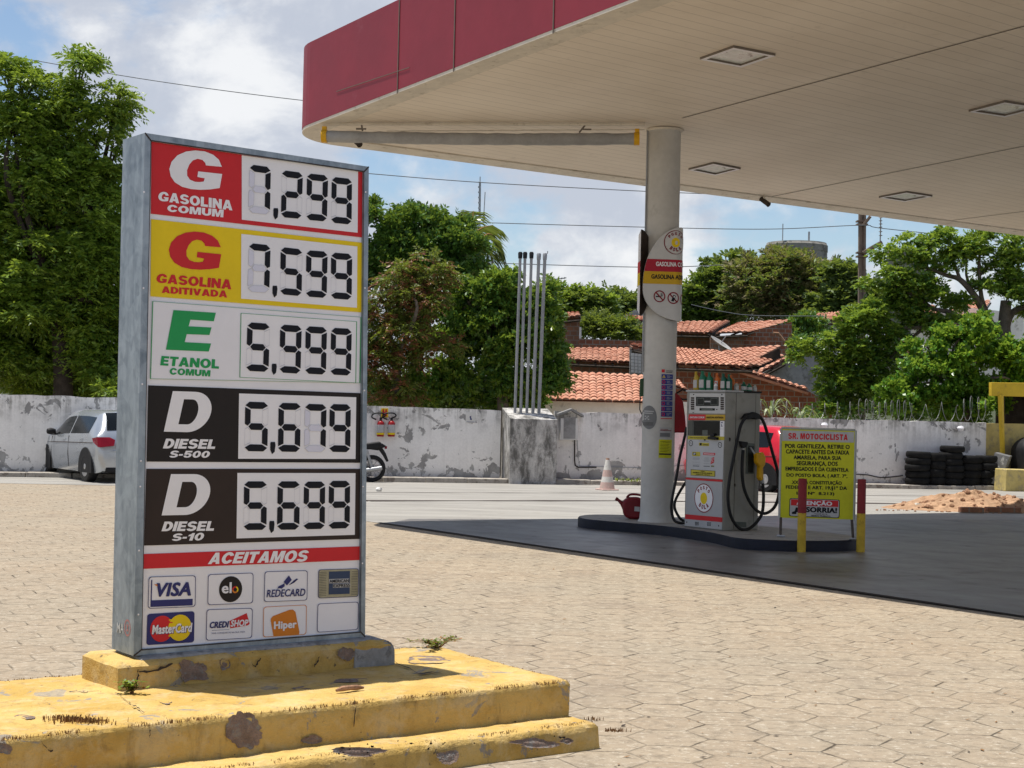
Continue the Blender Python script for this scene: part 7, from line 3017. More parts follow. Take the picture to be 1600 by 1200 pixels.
def tiled(mb, el, er, rr_, rl_, seed=0, pitch=.19, row=.36):
    """clay tile roof slope: eave left, eave right, ridge right, ridge left"""
    rnd = random.Random(seed)
    el, er, rr_, rl_ = [Vector(p) for p in (el, er, rr_, rl_)]
    nc = max(2, int((er - el).length / pitch))
    nr = max(2, int((rl_ - el).length / row))
    nrm = (er - el).cross(rl_ - el).normalized()
    if nrm.z < 0:
        nrm = -nrm
    prof = [(-.5, -.004), (-.30, .026), (0, .044), (.30, .026), (.5, -.004)]

    def pt(i, j):
        a = el.lerp(er, i)
        b = rl_.lerp(rr_, i)
        return a.lerp(b, j)
    sag = [.05 * math.sin(seed + k * .9) for k in range(nc)]
    for c in range(nc):
        for r in range(nr):
            j0, j1 = r / nr, min(1.02, (r + 1.12) / nr)
            jx = rnd.uniform(-.04, .04)
            lift = rnd.uniform(0, .018)
            vs = []
            for jj, up_ in ((j0, .026), (j1, .0)):
                for x, h in prof:
                    i = (c + .5 + x + jx) / nc
                    vs.append(pt(i, jj) + nrm * (h + up_ + lift + sag[c] * math.sin(math.pi * jj) * .5))
            mb.add(vs, [(k, k + 1, k + 6, k + 5) for k in range(4)] + [(0, 1, 2, 3, 4)])
    # underside, so that no light leaks through the laps
    mb.face([pt(0, 0) - nrm * .02, pt(1, 0) - nrm * .02, pt(1, 1) - nrm * .02, pt(0, 1) - nrm * .02])


def poly_wall(mb, px, y, m=0, depth=.15):
    P = [D(u, v, yy) for (u, v), yy in zip(px, y if isinstance(y, (list, tuple)) else [y] * len(px))]
    mb.extrude(P, (0, depth, 0), m)


def house(name, label, walls, roofs, mats, base_uv, y, extra=None):
    b = D(*base_uv, y)
    root = thing(name, label, 'house', (b.x, b.y, max(0, b.z - 2)))
    for i, (m, px, yy) in enumerate(walls):
        mb = MB()
        poly_wall(mb, px, yy)
        mb.build('wall', m, root)
    for i, (c, ys) in enumerate(roofs):
        mb = MB()
        P = [D(u, v, yy) for (u, v), yy in zip(c, ys)]
        tiled(mb, *P, seed=i + len(label))
        mb.build('roof', M['tile'], root)
        if y < 45:
            continue
        mb = MB()
        e = (P[1] - P[0]).normalized()
        n_ = max(2, int((P[1] - P[0]).length / .55))
        for k in range(n_ + 1):
            p = P[0].lerp(P[1], k / n_) - Vector((0, 0, .09))
            q = P[3].lerp(P[2], k / n_) - Vector((0, 0, .09))
            mb.tube([p - (q - p).normalized() * .03, q], .035, 4)
        mb.tube([P[0] - Vector((0, 0, .15)), P[1] - Vector((0, 0, .15))], .05, 4)
        mb.build('rafters', M['bark_dark'], root)
    return root


house('white_house', 'low cream house with a clay tile roof just behind the wall left of the column', [(M['cream'], [(780, 621), (1076, 628), (1076, 690), (780, 690)], 41.2)],
      [([(800, 624), (1012, 629), (1008, 588), (800, 578)], (41, 41, 44.5, 44.5)), ([(1030, 596), (1077, 611), (1062, 596), (1040, 590)], (41.4, 41.2, 43, 43))], None, (930, 640), 42)
house('brown_house', 'brown walled house with a tiled roof above the cream house', [(M['brick_brown'], [(850, 558), (984, 564), (984, 640), (850, 640)], 50.4), (M['plaster'], [(984, 546), (1013, 560), (1013, 640), (984, 640)], 49.4)],
      [([(850, 561), (984, 567), (984, 545), (850, 545)], (50, 50, 53.5, 53.5)), ([(988, 541), (1060, 556), (1055, 535), (984, 539)], (49.2, 49.2, 52, 52))], None, (930, 600), 51)
mb = MB()
root = None
tp = thing('tiled_parapet', 'small patch of white square tiles on the side wall left of the column', 'wall', D(997, 600, 49))
for i in range(5):
    for j in range(6):
        a = D(986 + i * 5.6, 556 + j * 5.2 + i * .6, 49.1)
        mb.obox(a, (.095, 0, 0), (0, .03, 0), (0, 0, .09))
mb.build('tiles', M['white_wall'], tp)
house('brick_house', 'tall narrow brown brick house with a sliver of tiled roof left of the bush', [(M['brick_brown'], [(866, 498), (906, 493), (906, 560), (866, 560)], 57), (M['white_wall'], [(905, 511), (908.5, 511), (908.5, 529), (905, 529)], 56.8)],
      [([(862, 499), (907, 494), (905, 488), (872, 491)], (56.7, 56.7, 58.5, 58.5))], None, (885, 540), 57)
rw = thing('garden_wall', 'red brick garden wall below the round bush', 'wall', D(950, 545, 56))
mb = MB()
poly_wall(mb, [(905, 529), (1010, 533), (1010, 570), (905, 570)], 56.4)
mb.build('masonry', M['brick'], rw)
house('small_house', 'distant small house with overlapping tile roofs just left of the column', [(M['brick'], [(978, 503), (1030, 505), (1030, 545), (978, 545)], 66), (M['plaster'], [(968, 496), (992, 484), (1010, 492), (1010, 510), (968, 510)], 69)],
      [([(976, 497), (1030, 506), (1020, 496), (979, 493)], (65.5, 65.5, 68, 68)), ([(993, 522), (1030, 522), (1030, 508), (993, 508)], (62, 62, 64, 64))], None, (1000, 520), 65)
house('brick_house', 'brick house right of the column with a wide salmon tile roof and a lean-to gable', [(M['brick'], [(1030, 566), (1150, 572), (1262, 610), (1300, 634), (1300, 690), (1030, 690)], 46.6)],
      [([(1030, 568), (1176, 573), (1122, 549), (1030, 543)], (46, 46, 50, 50))], None, (1150, 620), 47)
gv = thing('verge_beam', 'tiled sloping verge along the top of the lean-to brick gable', 'roof edge', D(1200, 595, 46))
mb = MB()
a, b = D(1146, 575, 46.2), D(1262, 611, 46.2)
tiled(mb, a + Vector((0, -.15, 0)), b + Vector((0, -.15, 0)), b + Vector((0, .35, .10)), a + Vector((0, .35, .10)), 3, .18, .25)
mb.tube([a - Vector((0, .1, .07)), b - Vector((0, .1, .07))], .055, 5)
mb.build('tiles', M['tile'], gv)
house('plaster_house', 'grey plastered gable wall with a tile verge behind the lean-to', [(M['plaster'], [(1182, 590), (1198, 580), (1232, 560), (1300, 552), (1300, 660), (1182, 600)], 51)],
      [([(1183, 586), (1227, 562), (1232, 557), (1185, 579)], (50.6, 50.6, 51.2, 51.2)), ([(1150, 570), (1186, 572), (1225, 556), (1190, 553)], (52, 52, 55, 55))], None, (1240, 600), 51)
house('tiled_house', 'house with an orange tile slope rising to the right, behind the salmon roof', [(M['bark_dark'], [(1160, 570), (1218, 544), (1222, 575), (1160, 580)], 53.6)],
      [([(1100, 560), (1168, 566), (1219, 541), (1140, 546)], (52.5, 52.5, 56, 56))], None, (1170, 560), 54)
house('hillside_house', 'upper brick house with a low tile roof just right of the column', [(M['brick_brown'], [(1040, 515), (1125, 517), (1125, 560), (1040, 560)], 64)],
      [([(1040, 519), (1114, 521), (1138, 502), (1040, 504)], (63, 63, 67, 67)), ([(1106, 517), (1112, 519), (1140, 503), (1136, 501)], (62.8, 62.8, 66.8, 66.8))], None, (1080, 540), 64)
house('hillside_house', 'upper brick house with a long orange slope and bare brick gable', [(M['brick'], [(1160, 520), (1237, 503), (1240, 565), (1160, 565)], 62.4), (M['brick_brown'], [(1110, 526), (1162, 522), (1162, 565), (1110, 565)], 62.2)],
      [([(1118, 521), (1168, 519), (1238, 500), (1152, 505)], (61.8, 61.8, 66, 66))], None, (1190, 540), 62)
house('white_house', 'small white house with a tile roof between the trees left of the utility pole', [(M['white_wall'], [(1272, 500), (1310, 499), (1310, 560), (1272, 560)], 66)],
      [([(1265, 500), (1316, 501), (1312, 488), (1278, 491)], (65.5, 65.5, 68, 68))], None, (1290, 530), 66)
house('cream_house', 'cream house with an orange tile roof seen through the big tree at right', [(M['cream'], [(1425, 500), (1508, 480), (1600, 490), (1600, 600), (1425, 600)], 56), (M['white_wall'], [(1400, 570), (1445, 570), (1445, 620), (1400, 620)], 50)],
      [([(1480, 500), (1530, 497), (1548, 470), (1490, 476)], (55, 55, 59, 59)), ([(1405, 494), (1470, 490), (1460, 478), (1410, 480)], (55.4, 55.4, 58, 58)), ([(1404, 548), (1440, 560), (1440, 545), (1410, 534)], (49.5, 49.5, 52, 52))], None, (1500, 540), 56)

# dishes, antennas and small things on the roofs
dsh = thing('dish_antenna', 'tilted mesh dish antenna on the salmon roof', 'antenna', D(1125, 548, 50.5))
mb = MB()
c = D(1124, 540, 50.5)
ax_ = Vector((.5, -.25, .8)).normalized()
Mx = ax_.to_track_quat('Z', 'Y').to_matrix()
mb.lathe([(0, 0), (.15, .01), (.30, .05), (.40, .10), (.41, .11), (.30, .065), (.15, .025), (0, .015)], 20, c, M=Mx)
mb.build('dish', M['plaster'], dsh)
mb = MB()
mb.tube([c, c - Vector((0, 0, .5))], .03, 6)
mb.tube([c + ax_ * .1, c + ax_ * .42], .015, 5)
mb.build('mast', M['steel'], dsh)
tv = thing('tv_antenna', 'thin roof television antenna above the trees left of the column', 'antenna', D(868, 470, 80))
mb = MB()
mb.tube([D(868, 475, 80), D(868, 437, 80)], .035, 5)
mb.build('mast', M['wire'], tv)
mb = MB()
mb.tube([D(852, 439, 80), D(885, 434, 80)], .03, 5)
for k in range(7):
    a = D(855 + k * 4.5, 438.5 - k * .7, 80)
    mb.tube([a + Vector((0, -.5, 0)), a + Vector((0, .5, 0))], .015, 4)
mb.build('boom', M['wire'], tv)
rm = thing('radio_mast', 'very thin lattice radio mast rising behind the middle trees', 'mast', D(749, 420, 150))
mb = MB()
for du in (-1.1, 1.1):
    mb.tube([D(748 + du, 420, 150), D(750 + du * .8, 285, 150)], .05, 4)
for k in range(16):
    v = 415 - k * 8.2
    mb.tube([D(747, v, 150), D(751, v - 4, 150)], .035, 4)
    mb.tube([D(751, v - 4, 150), D(747.3, v - 8, 150)], .035, 4)
mb.tube([D(750, 286, 150), D(750.3, 276, 150)], .05, 4)
mb.build('lattice', M['steel'], rm)
mb = MB()
mb.tube([D(749, 337, 150), D(756, 336, 150), D(758, 300, 150)], .045, 4)
mb.build('side_aerial', M['steel'], rm)

# ------------------------------------------------------------------ water tanks on the hill
for (u0, u1, vt, y, lab) in ((1197, 1292, 380.5, 150, 'round stained concrete water tank above the rusty tree'), (1387, 1450, 391, 165, 'second concrete water tank, half hidden by the big tree')):
    a, b = D(u0, vt + 4, y), D(u1, vt + 4, y)
    r = (b - a).length / 2
    c = (a + b) / 2
    root = thing('water_tank', lab, 'water tank', (c.x, c.y, 6))
    mb = MB()
    top = D((u0 + u1) / 2, vt, y).z
    mb.lathe([(r, 4), (r, top - .9), (r * 1.015, top - .85), (r * 1.015, top - .25), (r * .99, top - .2), (r * .97, top), (0, top + .25)], 48, (c.x, c.y, 0))
    mb.build('tank_wall', M['tank_conc'], root, smooth=True)
    mb = MB()
    mb.tube([Vector((c.x - r * .6, c.y - r * .8, top)), Vector((c.x - r * .6, c.y - r * .8, top + 1.6))], .05, 4)
    mb.tube([Vector((c.x + r * .25, c.y - r * .8, top)), Vector((c.x + r * .25, c.y - r * .8, top + .9))], .10, 5)
    mb.build('rod', M['steel'], root)

# ------------------------------------------------------------------ utility pole
YP = 62
T7b = lambda x, y: (1200 + x / 3.333, 320 + y / 3.333)
up_ = thing('utility_pole', 'concrete utility pole with banded arms behind the trees at right', 'utility pole', D(1346, 640, YP))
mb = MB()
for du in (-3.4, 3.4):
    a, b = D(1345.5 + du, 660, YP), D(1347.3 + du, 318, YP)
    mb.obox(b + Vector((-.05, -.10, 0)), (.10, 0, 0), (0, .20, 0), a - b)
mb.obox(D(1347.3 - 3.0, 319, YP) + Vector((0, -.05, 0)), (.155, 0, 0), (0, .10, 0), D(1345.5 - 3.0, 660, YP) - D(1347.3 - 3.0, 319, YP))
for k in range(14):
    v = 345 + k * 20
    a = D(1346.5, v, YP)
    mb.box(a, (.22, .14, .16))
mb.build('shaft', M['pole_conc'], up_)
mb = MB()
for v in (346, 351, 395, 401):
    mb.box(D(1346.6, v, YP), (.44, .32, .06))
mb.build('band', M['pole_conc'], up_)
mb = MB()
mb.tube([D(1349, 395, YP - .2), D(1378, 378.5, YP - .6)], .085, 6)
mb.build('cross_arm', M['pole_conc'], up_)
mb = MB()
mb.tube([D(1349, 352, YP - .2), D(1360, 338, YP - .4)], .07, 6)
mb.build('cross_arm', M['pole_conc'], up_)
mb = MB()
mb.tube([D(1376, 330, YP - .6), D(1376, 356, YP - .6), D(1374, 410, YP - .6)], .025, 5)
for v in (340, 345, 350, 355, 362, 368):
    mb.lathe([(.02, -.02), (.085, 0), (.02, .03)], 8, D(1376, v, YP - .6))
mb.build('insulator', M['plaster'], up_)
wires = [
    ([(-40, 76), (35, 91), (240, 126), (465, 156), (700, 180)], 48, .013, 'upper overhead wire crossing the sky left of the canopy'),
    ([(540, 268), (580, 271.5), (750, 285), (1010, 299), (1200, 306)], 52, .015, 'overhead wire just below the canopy edge'),
    ([(580, 340), (700, 346), (1010, 355), (1200, 358), (1345, 352), (1380, 357), (1560, 376)], 61.5, .017, 'overhead wire running to the utility pole'),
    ([(700, 408), (800, 412), (1010, 417.5), (1130, 414)], 64, .018, 'lowest overhead wire passing behind the vent pipes'),
    ([(1080, 476), (1130, 487), (1180, 493), (1290, 494)], 60, .016, 'slack cable above the hillside roofs'),
]
for pts, y, r, lab in wires:
    mb = MB()
    mb.tube(smooth_path([D(u, v, y) for u, v in pts], 8), r, 5)
    tag(mb.build('overhead_wire', M['wire'], smooth=True), lab, 'wire')
lp = thing('street_lamp', 'thin rusty street lamp arm above the orange roof', 'street lamp', D(1229, 545, 58))
mb = MB()
mb.tube([D(1230, 560, 58), D(1228, 537, 58), D(1216, 521, 58), D(1208, 520.5, 58)], [.07, .06, .05, .05], 6)
mb.build('arm', M['clod'], lp)

# ------------------------------------------------------------------ trees


def leaves_mesh(name, parent, twigs, K, tw_len, l, w, mats, rg, droop=.25, ang=.9, mi_frac=0.0, whorl=False):
    """twigs: (N,6) start point and direction; K leaves on each, left and right"""
    N = len(twigs)
    p0, d = twigs[:, :3], twigs[:, 3:]
    d = d / np.linalg.norm(d, axis=1, keepdims=True)
    ref = np.tile(np.array([[0, 0, 1.0]]), (N, 1)) + rg.normal(0, .35, (N, 3))
    side_ = np.cross(d, ref)
    side_ /= np.linalg.norm(side_, axis=1, keepdims=True) + 1e-9
    tl = tw_len * rg.uniform(.6, 1.25, (N, 1))
    V, cnt = [], 0
    for k in range(K):
        f = (k // 2 + .6) / (K / 2)
        sg = 1 if k % 2 else -1
        base = p0 + d * tl * f + np.array([[0, 0, -1]]) * (tl * f * f * droop)
        if whorl:
            g = rg.uniform(0, 2 * np.pi, (N, 1))
            oth = np.cross(d, side_)
            sd = side_ * np.cos(g) + oth * np.sin(g)
        else:
            sd = side_ * sg
        ld = sd * math.sin(ang) + d * math.cos(ang) + rg.normal(0, .22, (N, 3)) + np.array([[0, 0, -droop]])
        ld /= np.linalg.norm(ld, axis=1, keepdims=True)
        ll = l * rg.uniform(.65, 1.25, (N, 1)) * (1 - .35 * f)
        up0 = np.cross(ld, d) + rg.normal(0, .45, (N, 3))
        wd = np.cross(ld, np.cross(up0, ld) + 1e-6)
        wd = np.cross(ld, up0)
        wd /= np.linalg.norm(wd, axis=1, keepdims=True) + 1e-9
        ww = ll * (w / l) * .5
        V.append(np.stack([base, base + ld * ll * .45 + wd * ww, base + ld * ll, base + ld * ll * .45 - wd * ww], axis=1))
    V = np.concatenate(V, 0)
    nq = len(V)
    Q = np.arange(nq * 4).reshape(nq, 4)
    mi = None
    if mi_frac:
        # whole twigs of the second kind
        pick = (rg.random(N) < mi_frac).astype(np.int32)
        mi = np.tile(pick, K)
    return arr_mesh(name, V.reshape(-1, 3), Q, mats, parent, mi)


def crown_twigs(lobes, Y, dY, cpm, tpc, cr_, rg, up_bias=.3, flat=.5, wind=0.0):
    """twig starts and directions through lobes given where the photograph shows them; each lobe is a real ellipsoid of clumps"""
    out_ = []
    for lb in lobes:
        u, v, ru, rv = lb[:4]
        yy = Y + (lb[4] if len(lb) > 4 else 0)
        c = np.array(tuple(D(u, v, yy)))
        rx, rz = ru * yy / F_PX, rv * yy / F_PX
        ry = max(.5, min(dY, .9 * rx))
        n = max(2, int(math.pi * rx * rz * cpm))
        q = rg.normal(0, 1, (n, 3))
        q /= np.linalg.norm(q, axis=1, keepdims=True)
        rad = rg.random((n, 1)) ** .45
        cl = c + q * rad * np.array([[rx, ry, rz]])
        size = cr_ * rg.uniform(.55, 1.3, (n, 1))
        ctr = np.repeat(cl, tpc, 0)
        o_ = np.repeat(q, tpc, 0)
        r_ = rg.normal(0, 1, (n * tpc, 3))
        r_ /= np.linalg.norm(r_, axis=1, keepdims=True)
        st_ = ctr + r_ * np.repeat(size, tpc, 0) * np.array([[1, 1, flat]]) * rg.random((n * tpc, 1)) ** .5
        dr = o_ * .45 + r_ * .8 + rg.normal(0, .3, (n * tpc, 3))
        dr[:, 2] *= .55
        dr += np.array([[wind, 0, up_bias * .8]])
        out_.append(np.concatenate([st_, dr], 1))
    return np.concatenate(out_, 0)


def trunk(mb, pts, r0, r1, n=8):
    P = smooth_path(pts, 5)
    k = len(P)
    mb.tube(P, [r0 + (r1 - r0) * i / (k - 1) for i in range(k)], n)


def limbs(mb, base, lobes, Y, r, rg, every=1):
    """limbs from a fork to the lobes"""
    for i, lb in enumerate(lobes):
        if i % every:
            continue
        yy = Y + (lb[4] if len(lb) > 4 else 0)
        c = D(lb[0], lb[1], yy)
        m_ = base.lerp(c, .5) + Vector((rg.normal(0, .25), rg.normal(0, .3), rg.uniform(-.1, .4)))
        P = smooth_path([base, m_, c], 5)
        k = len(P)
        mb.tube(P, [max(.012, r * (1 - .85 * j / (k - 1))) for j in range(k)], 6)
        for q in range(3):
            e = c + Vector((rg.normal(0, .25), rg.normal(0, .25), rg.normal(0, .2)))
            mb.tube([P[-3], (P[-2] + e) / 2, e], [r * .25, r * .18, .01], 5)


def tree(name, label, cat, lobes, Y, dY, foot_u, fork, leafmats, seed, cpm, tpc, cr_, K, tw, l, w, droop=.25, group=None, bark='bark', r=.16, mi_frac=0.0, whorl=False, limb_every=1, up_bias=.3, z_foot=0.0, wind=0.0):
    rg = np.random.default_rng(seed)
    foot = D(foot_u, 640, Y)
    foot.z = z_foot
    root = thing(name, label, cat, foot, group)
    fk = D(*fork, Y)
    mb = MB()
    trunk(mb, [foot, foot.lerp(fk, .5) + Vector((.12, 0, 0)), fk], r * 1.5, r, 10)
    limbs(mb, fk, lobes, Y, r * .6, rg, limb_every)
    mb.build('trunk', M[bark], root, smooth=True)
    tg = crown_twigs(lobes, Y, dY, cpm, tpc, cr_, rg, up_bias, wind=wind)
    leaves_mesh('crown', root, tg, K, tw, l, w, leafmats, rg, droop, mi_frac=mi_frac, whorl=whorl)
    return root


left_lobes = [(10, 112, 20, 26), (122, 104, 18, 12), (128, 98, 9, 8), (88, 132, 30, 20), (38, 128, 22, 20), (104, 168, 34, 22), (20, 170, 32, 26), (60, 168, 26, 20), (184, 150, 16, 9), (170, 166, 16, 12), (158, 190, 24, 18), (132, 172, 10, 14),
              (40, 215, 60, 32), (110, 230, 42, 26), (176, 226, 20, 18), (60, 280, 75, 50), (155, 285, 48, 48), (50, 370, 85, 60), (150, 385, 60, 62), (60, 465, 85, 60), (150, 480, 62, 60), (60, 555, 85, 52, 1), (165, 565, 45, 42), (180, 605, 20, 22, -1), (-70, 300, 70, 130), (-70, 500, 70, 110), (240, 440, 70, 130, 2), (330, 460, 80, 110, 2), (70, 330, 110, 90, 2.2), (80, 470, 120, 110, 2.4), (80, 580, 130, 50, 2.2)]
tree('neem_tree', 'large feathery neem tree behind the wall, left of the price totem', 'tree', left_lobes, 38.5, 1.3, 95, (90, 470), [L['neem']], 1, 10, 32, .32, 12, .46, .19, .066, .42, bark='bark_dark', r=.20, limb_every=2, wind=.45)
mid_dark = [(586, 335, 10, 26), (634, 340, 20, 20), (612, 365, 24, 24), (690, 352, 24, 20), (714, 342, 14, 13), (655, 375, 30, 26), (738, 380, 20, 22), (600, 405, 34, 28), (640, 415, 44, 34), (706, 395, 40, 30), (580, 440, 24, 40), (720, 430, 40, 30), (500, 420, 80, 70), (440, 460, 80, 80)]
tree('broadleaf_tree', 'tall dark broadleaf tree with upright leaf tufts behind the left wall', 'tree', mid_dark, 41.5, 1.2, 640, (650, 470), [L['mango']], 2, 14, 24, .26, 12, .29, .20, .082, .15, bark='bark_dark', r=.15, whorl=True, limb_every=2, up_bias=.7)
acacia = [(625, 445, 42, 34), (672, 425, 34, 28), (600, 490, 36, 44), (660, 470, 40, 30), (590, 560, 34, 40), (640, 535, 44, 36), (610, 610, 40, 26), (690, 540, 22, 18), (520, 540, 60, 60)]
tree('acacia_tree', 'acacia tree with russet seed pods behind the wall beside the totem', 'tree', acacia, 38.2, .9, 600, (620, 560), [L['acacia'], L['pods']], 3, 16, 26, .26, 12, .32, .14, .046, .5, r=.11, mi_frac=.30, limb_every=2)
bright_m = [(730, 470, 40, 30), (775, 455, 26, 30), (760, 510, 44, 32), (800, 480, 24, 32), (726, 530, 40, 24, .8), (800, 545, 46, 40), (845, 500, 26, 40), (862, 560, 26, 40), (780, 590, 30, 26), (830, 605, 42, 30), (700, 585, 30, 24), (660, 605, 44, 22), (790, 438, 15, 16), (842, 462, 20, 20), (872, 600, 14, 22), (700, 500, 40, 40, 1.5), (800, 620, 60, 20, 1)]
tree('leafy_tree', 'leafy green tree behind the vent pipes and the left wall', 'tree', bright_m, 39.2, 1.0, 780, (780, 560), [L['mango'], L['bright']], 4, 15, 24, .27, 12, .29, .18, .085, .2, r=.12, mi_frac=.35, whorl=True, limb_every=2)
# coconut palm
pc = D(722, 404, 43)
pal = thing('palm_tree', 'coconut palm with drooping fronds showing right of the dark broadleaf tree', 'tree', (pc.x, pc.y, 0))
mb = MB()
trunk(mb, [Vector((pc.x - .3, pc.y, 0)), Vector((pc.x - .1, pc.y, 2.5)), pc], .16, .11, 10)
mb.build('trunk', M['bark'], pal, smooth=True)
rg = np.random.default_rng(9)
V, Q = [], []
mb = MB()
fr_ends = [((770, 352), (745, 362)), ((782, 388), (762, 366)), ((772, 432), (760, 385)), ((748, 425), (740, 398)), ((790, 480), (775, 420)), ((752, 475), (745, 420)), ((684, 330), (700, 356)), ((650, 400), (690, 372)), ((660, 450), (690, 400)), ((600, 425), (650, 385)), ((590, 440), (660, 400)), ((740, 330), (734, 365)), ((838, 462), (790, 440)), ((760, 500), (752, 450))]
for (eu, ev), (mu, mv_) in fr_ends:
    dy = rg.uniform(-1.2, 1.2)
    e, m_ = D(eu, ev, 43 + dy), D(mu, mv_, 43 + dy * .5)
    P = smooth_path([pc, m_, e], 9)
    mb.tube(P, [.035 * (1 - .8 * i / (len(P) - 1)) + .006 for i in range(len(P))], 5)
    for i in range(3, len(P)):
        t_ = (P[i] - P[i - 1]).normalized()
        s_ = t_.cross(Vector((0, -.6, 1))).normalized()
        for sgn in (-1, 1):
            for sub in range(3):
                p = P[i - 1].lerp(P[i], sub / 3)
                ln = rg.uniform(.55, .85) * (1 - .45 * abs(i / len(P) - .45))
                dd = (s_ * sgn * .75 + t_ * .65 + Vector((0, 0, -.55 * rg.uniform(.6, 1.3)))).normalized()
                wv_ = dd.cross(t_).normalized() * .02
                q_ = p + dd * ln * .6
                e_ = p + dd * ln + Vector((0, 0, -.12))
                j = len(V)
                V += [tuple(p - wv_), tuple(p + wv_), tuple(q_ + wv_), tuple(q_ - wv_), tuple(e_)]
                Q += [(j, j + 1, j + 2, j + 3), (j + 3, j + 2, j + 4, j + 4)]
mb.build('frond_stalk', M['kraft'], pal, smooth=True)
me_v = np.array(V)
fm = MB()
fm.v = [tuple(p) for p in V]
fm.f = [q if q[2] != q[3] else q[:3] for q in Q]
fm.mi = [0] * len(fm.f)
fm.build('fronds', L['palm'], pal)
far_l = [(868, 470, 40, 20), (905, 468, 26, 18), (890, 492, 30, 18), (930, 480, 20, 20), (830, 480, 30, 25)]
tree('hill_tree', 'rounded bright green tree on the skyline right of the vent pipes', 'tree', far_l, 82, 2.5, 880, (880, 495), [L['far'], L['bright']], 5, 4.5, 22, .75, 10, .55, .40, .20, .2, 'trees on the far hillside', mi_frac=.4, limb_every=9, z_foot=1.0)
far_l2 = [(945, 476, 22, 18), (975, 474, 26, 16), (1000, 482, 26, 20), (960, 496, 40, 14)]
tree('hill_tree', 'darker green tree on the skyline just left of the column', 'tree', far_l2, 88, 2.5, 970, (970, 498), [L['far']], 6, 4.5, 22, .75, 10, .55, .40, .20, .2, 'trees on the far hillside', limb_every=9, z_foot=1.0)
bush = [(950, 508, 34, 17), (922, 516, 18, 17), (978, 520, 24, 16), (945, 524, 34, 10), (1000, 528, 14, 10)]
tree('round_bush', 'olive green round bush above the red garden wall', 'bush', bush, 59, 1.2, 950, (950, 528), [L['acacia'], L['far']], 7, 12, 22, .42, 10, .38, .22, .085, .1, limb_every=9, mi_frac=.4, r=.06, up_bias=.7, z_foot=.8)
far_r = [(1096, 455, 30, 26), (1128, 425, 26, 22), (1090, 490, 26, 20), (1140, 455, 36, 30), (1150, 410, 20, 16), (1110, 470, 40, 28), (1070, 480, 20, 20), (1130, 490, 40, 16)]
tree('hill_tree', 'green hillside tree directly right of the column shield', 'tree', far_r, 96, 3, 1110, (1120, 480), [L['far'], L['bright']], 8, 4.5, 22, .8, 10, .55, .42, .21, .2, 'trees on the far hillside', mi_frac=.25, limb_every=9, z_foot=2.0)
rust = [(1180, 425, 34, 26), (1215, 415, 34, 24), (1255, 425, 34, 26), (1165, 455, 30, 26), (1210, 455, 44, 32), (1262, 462, 36, 28), (1230, 480, 50, 20), (1285, 445, 18, 26), (1170, 485, 30, 16)]
tree('rusty_tree', 'wide rust tinted thin-leaved tree below the water tank', 'tree', rust, 93, 3, 1215, (1215, 490), [L['rust'], L['far']], 9, 4.2, 22, .9, 10, .6, .38, .14, .1, 'trees on the far hillside', mi_frac=.35, limb_every=2, r=.12, z_foot=2.0)
far_r2 = [(1316, 408, 16, 12), (1312, 432, 22, 22), (1328, 455, 20, 22), (1300, 465, 22, 20), (1335, 480, 22, 18), (1310, 490, 40, 16), (1365, 470, 30, 40)]
tree('hill_tree', 'hillside tree between the water tank and the utility pole', 'tree', far_r2, 90, 2.5, 1320, (1320, 480), [L['far']], 10, 4.6, 22, .75, 10, .55, .42, .2, .2, 'trees on the far hillside', limb_every=9, z_foot=2.0)
small_r = [(1262, 498, 18, 14), (1246, 516, 18, 12), (1270, 514, 16, 14), (1255, 532, 16, 8)]
tree('mango_tree', 'small dark mango tree between the orange roof and the small white house', 'tree', small_r, 64, 1.2, 1258, (1258, 530), [L['mango']], 11, 11, 20, .4, 10, .33, .24, .11, .2, limb_every=9, r=.06, whorl=True, z_foot=.8)
big = [(1416, 372, 18, 9), (1438, 380, 18, 9), (1472, 372, 26, 11), (1500, 384, 24, 11), (1530, 370, 28, 11), (1575, 372, 30, 12), (1595, 400, 26, 16), (1540, 400, 26, 14), (1560, 425, 22, 14), (1464, 408, 22, 11), (1420, 412, 20, 12), (1384, 424, 22, 10), (1360, 438, 16, 8), (1396, 444, 24, 12), (1436, 450, 24, 13), (1470, 446, 18, 10), (1590, 440, 22, 18), (1575, 460, 20, 12), (1338, 482, 18, 10), (1368, 486, 24, 12), (1400, 480, 22, 12), (1322, 506, 22, 12), (1350, 516, 26, 14), (1390, 512, 26, 14), (1290, 528, 20, 13), (1246, 540, 22, 10), (1262, 552, 24, 9), (1316, 540, 26, 15), (1350, 552, 28, 16), (1384, 552, 24, 16), (1296, 574, 20, 16), (1330, 584, 26, 18), (1368, 590, 26, 18), (1296, 606, 16, 14), (1330, 618, 24, 16), (1368, 622, 24, 16), (1286, 641, 16, 8), (1312, 638, 16, 10), (1395, 600, 18, 18), (1640, 400, 40, 40), (1640, 470, 40, 40), (1402, 395, 22, 12), (1412, 462, 26, 14), (1446, 480, 26, 14), (1430, 500, 30, 14), (1400, 535, 30, 16), (1420, 440, 30, 14), (1350, 495, 26, 14), (1500, 400, 26, 12), (1545, 445, 24, 14), (1500, 470, 24, 12), (1470, 470, 20, 14), (1340, 560, 30, 20), (1320, 600, 30, 20), (1480, 510, 30, 12)]
rg = np.random.default_rng(21)
YB = 43
ft = D(1575, 650, YB)
bt_ = thing('spreading_tree', 'big spreading tree with bare limbs showing, right of the utility pole', 'tree', (ft.x, ft.y, 0))
mb = MB()
trunk(mb, [Vector((ft.x + .05, ft.y, 0)), D(1577, 600, YB), D(1574, 545, YB), D(1569, 515, YB), D(1572, 470, YB)], .26, .15, 12)
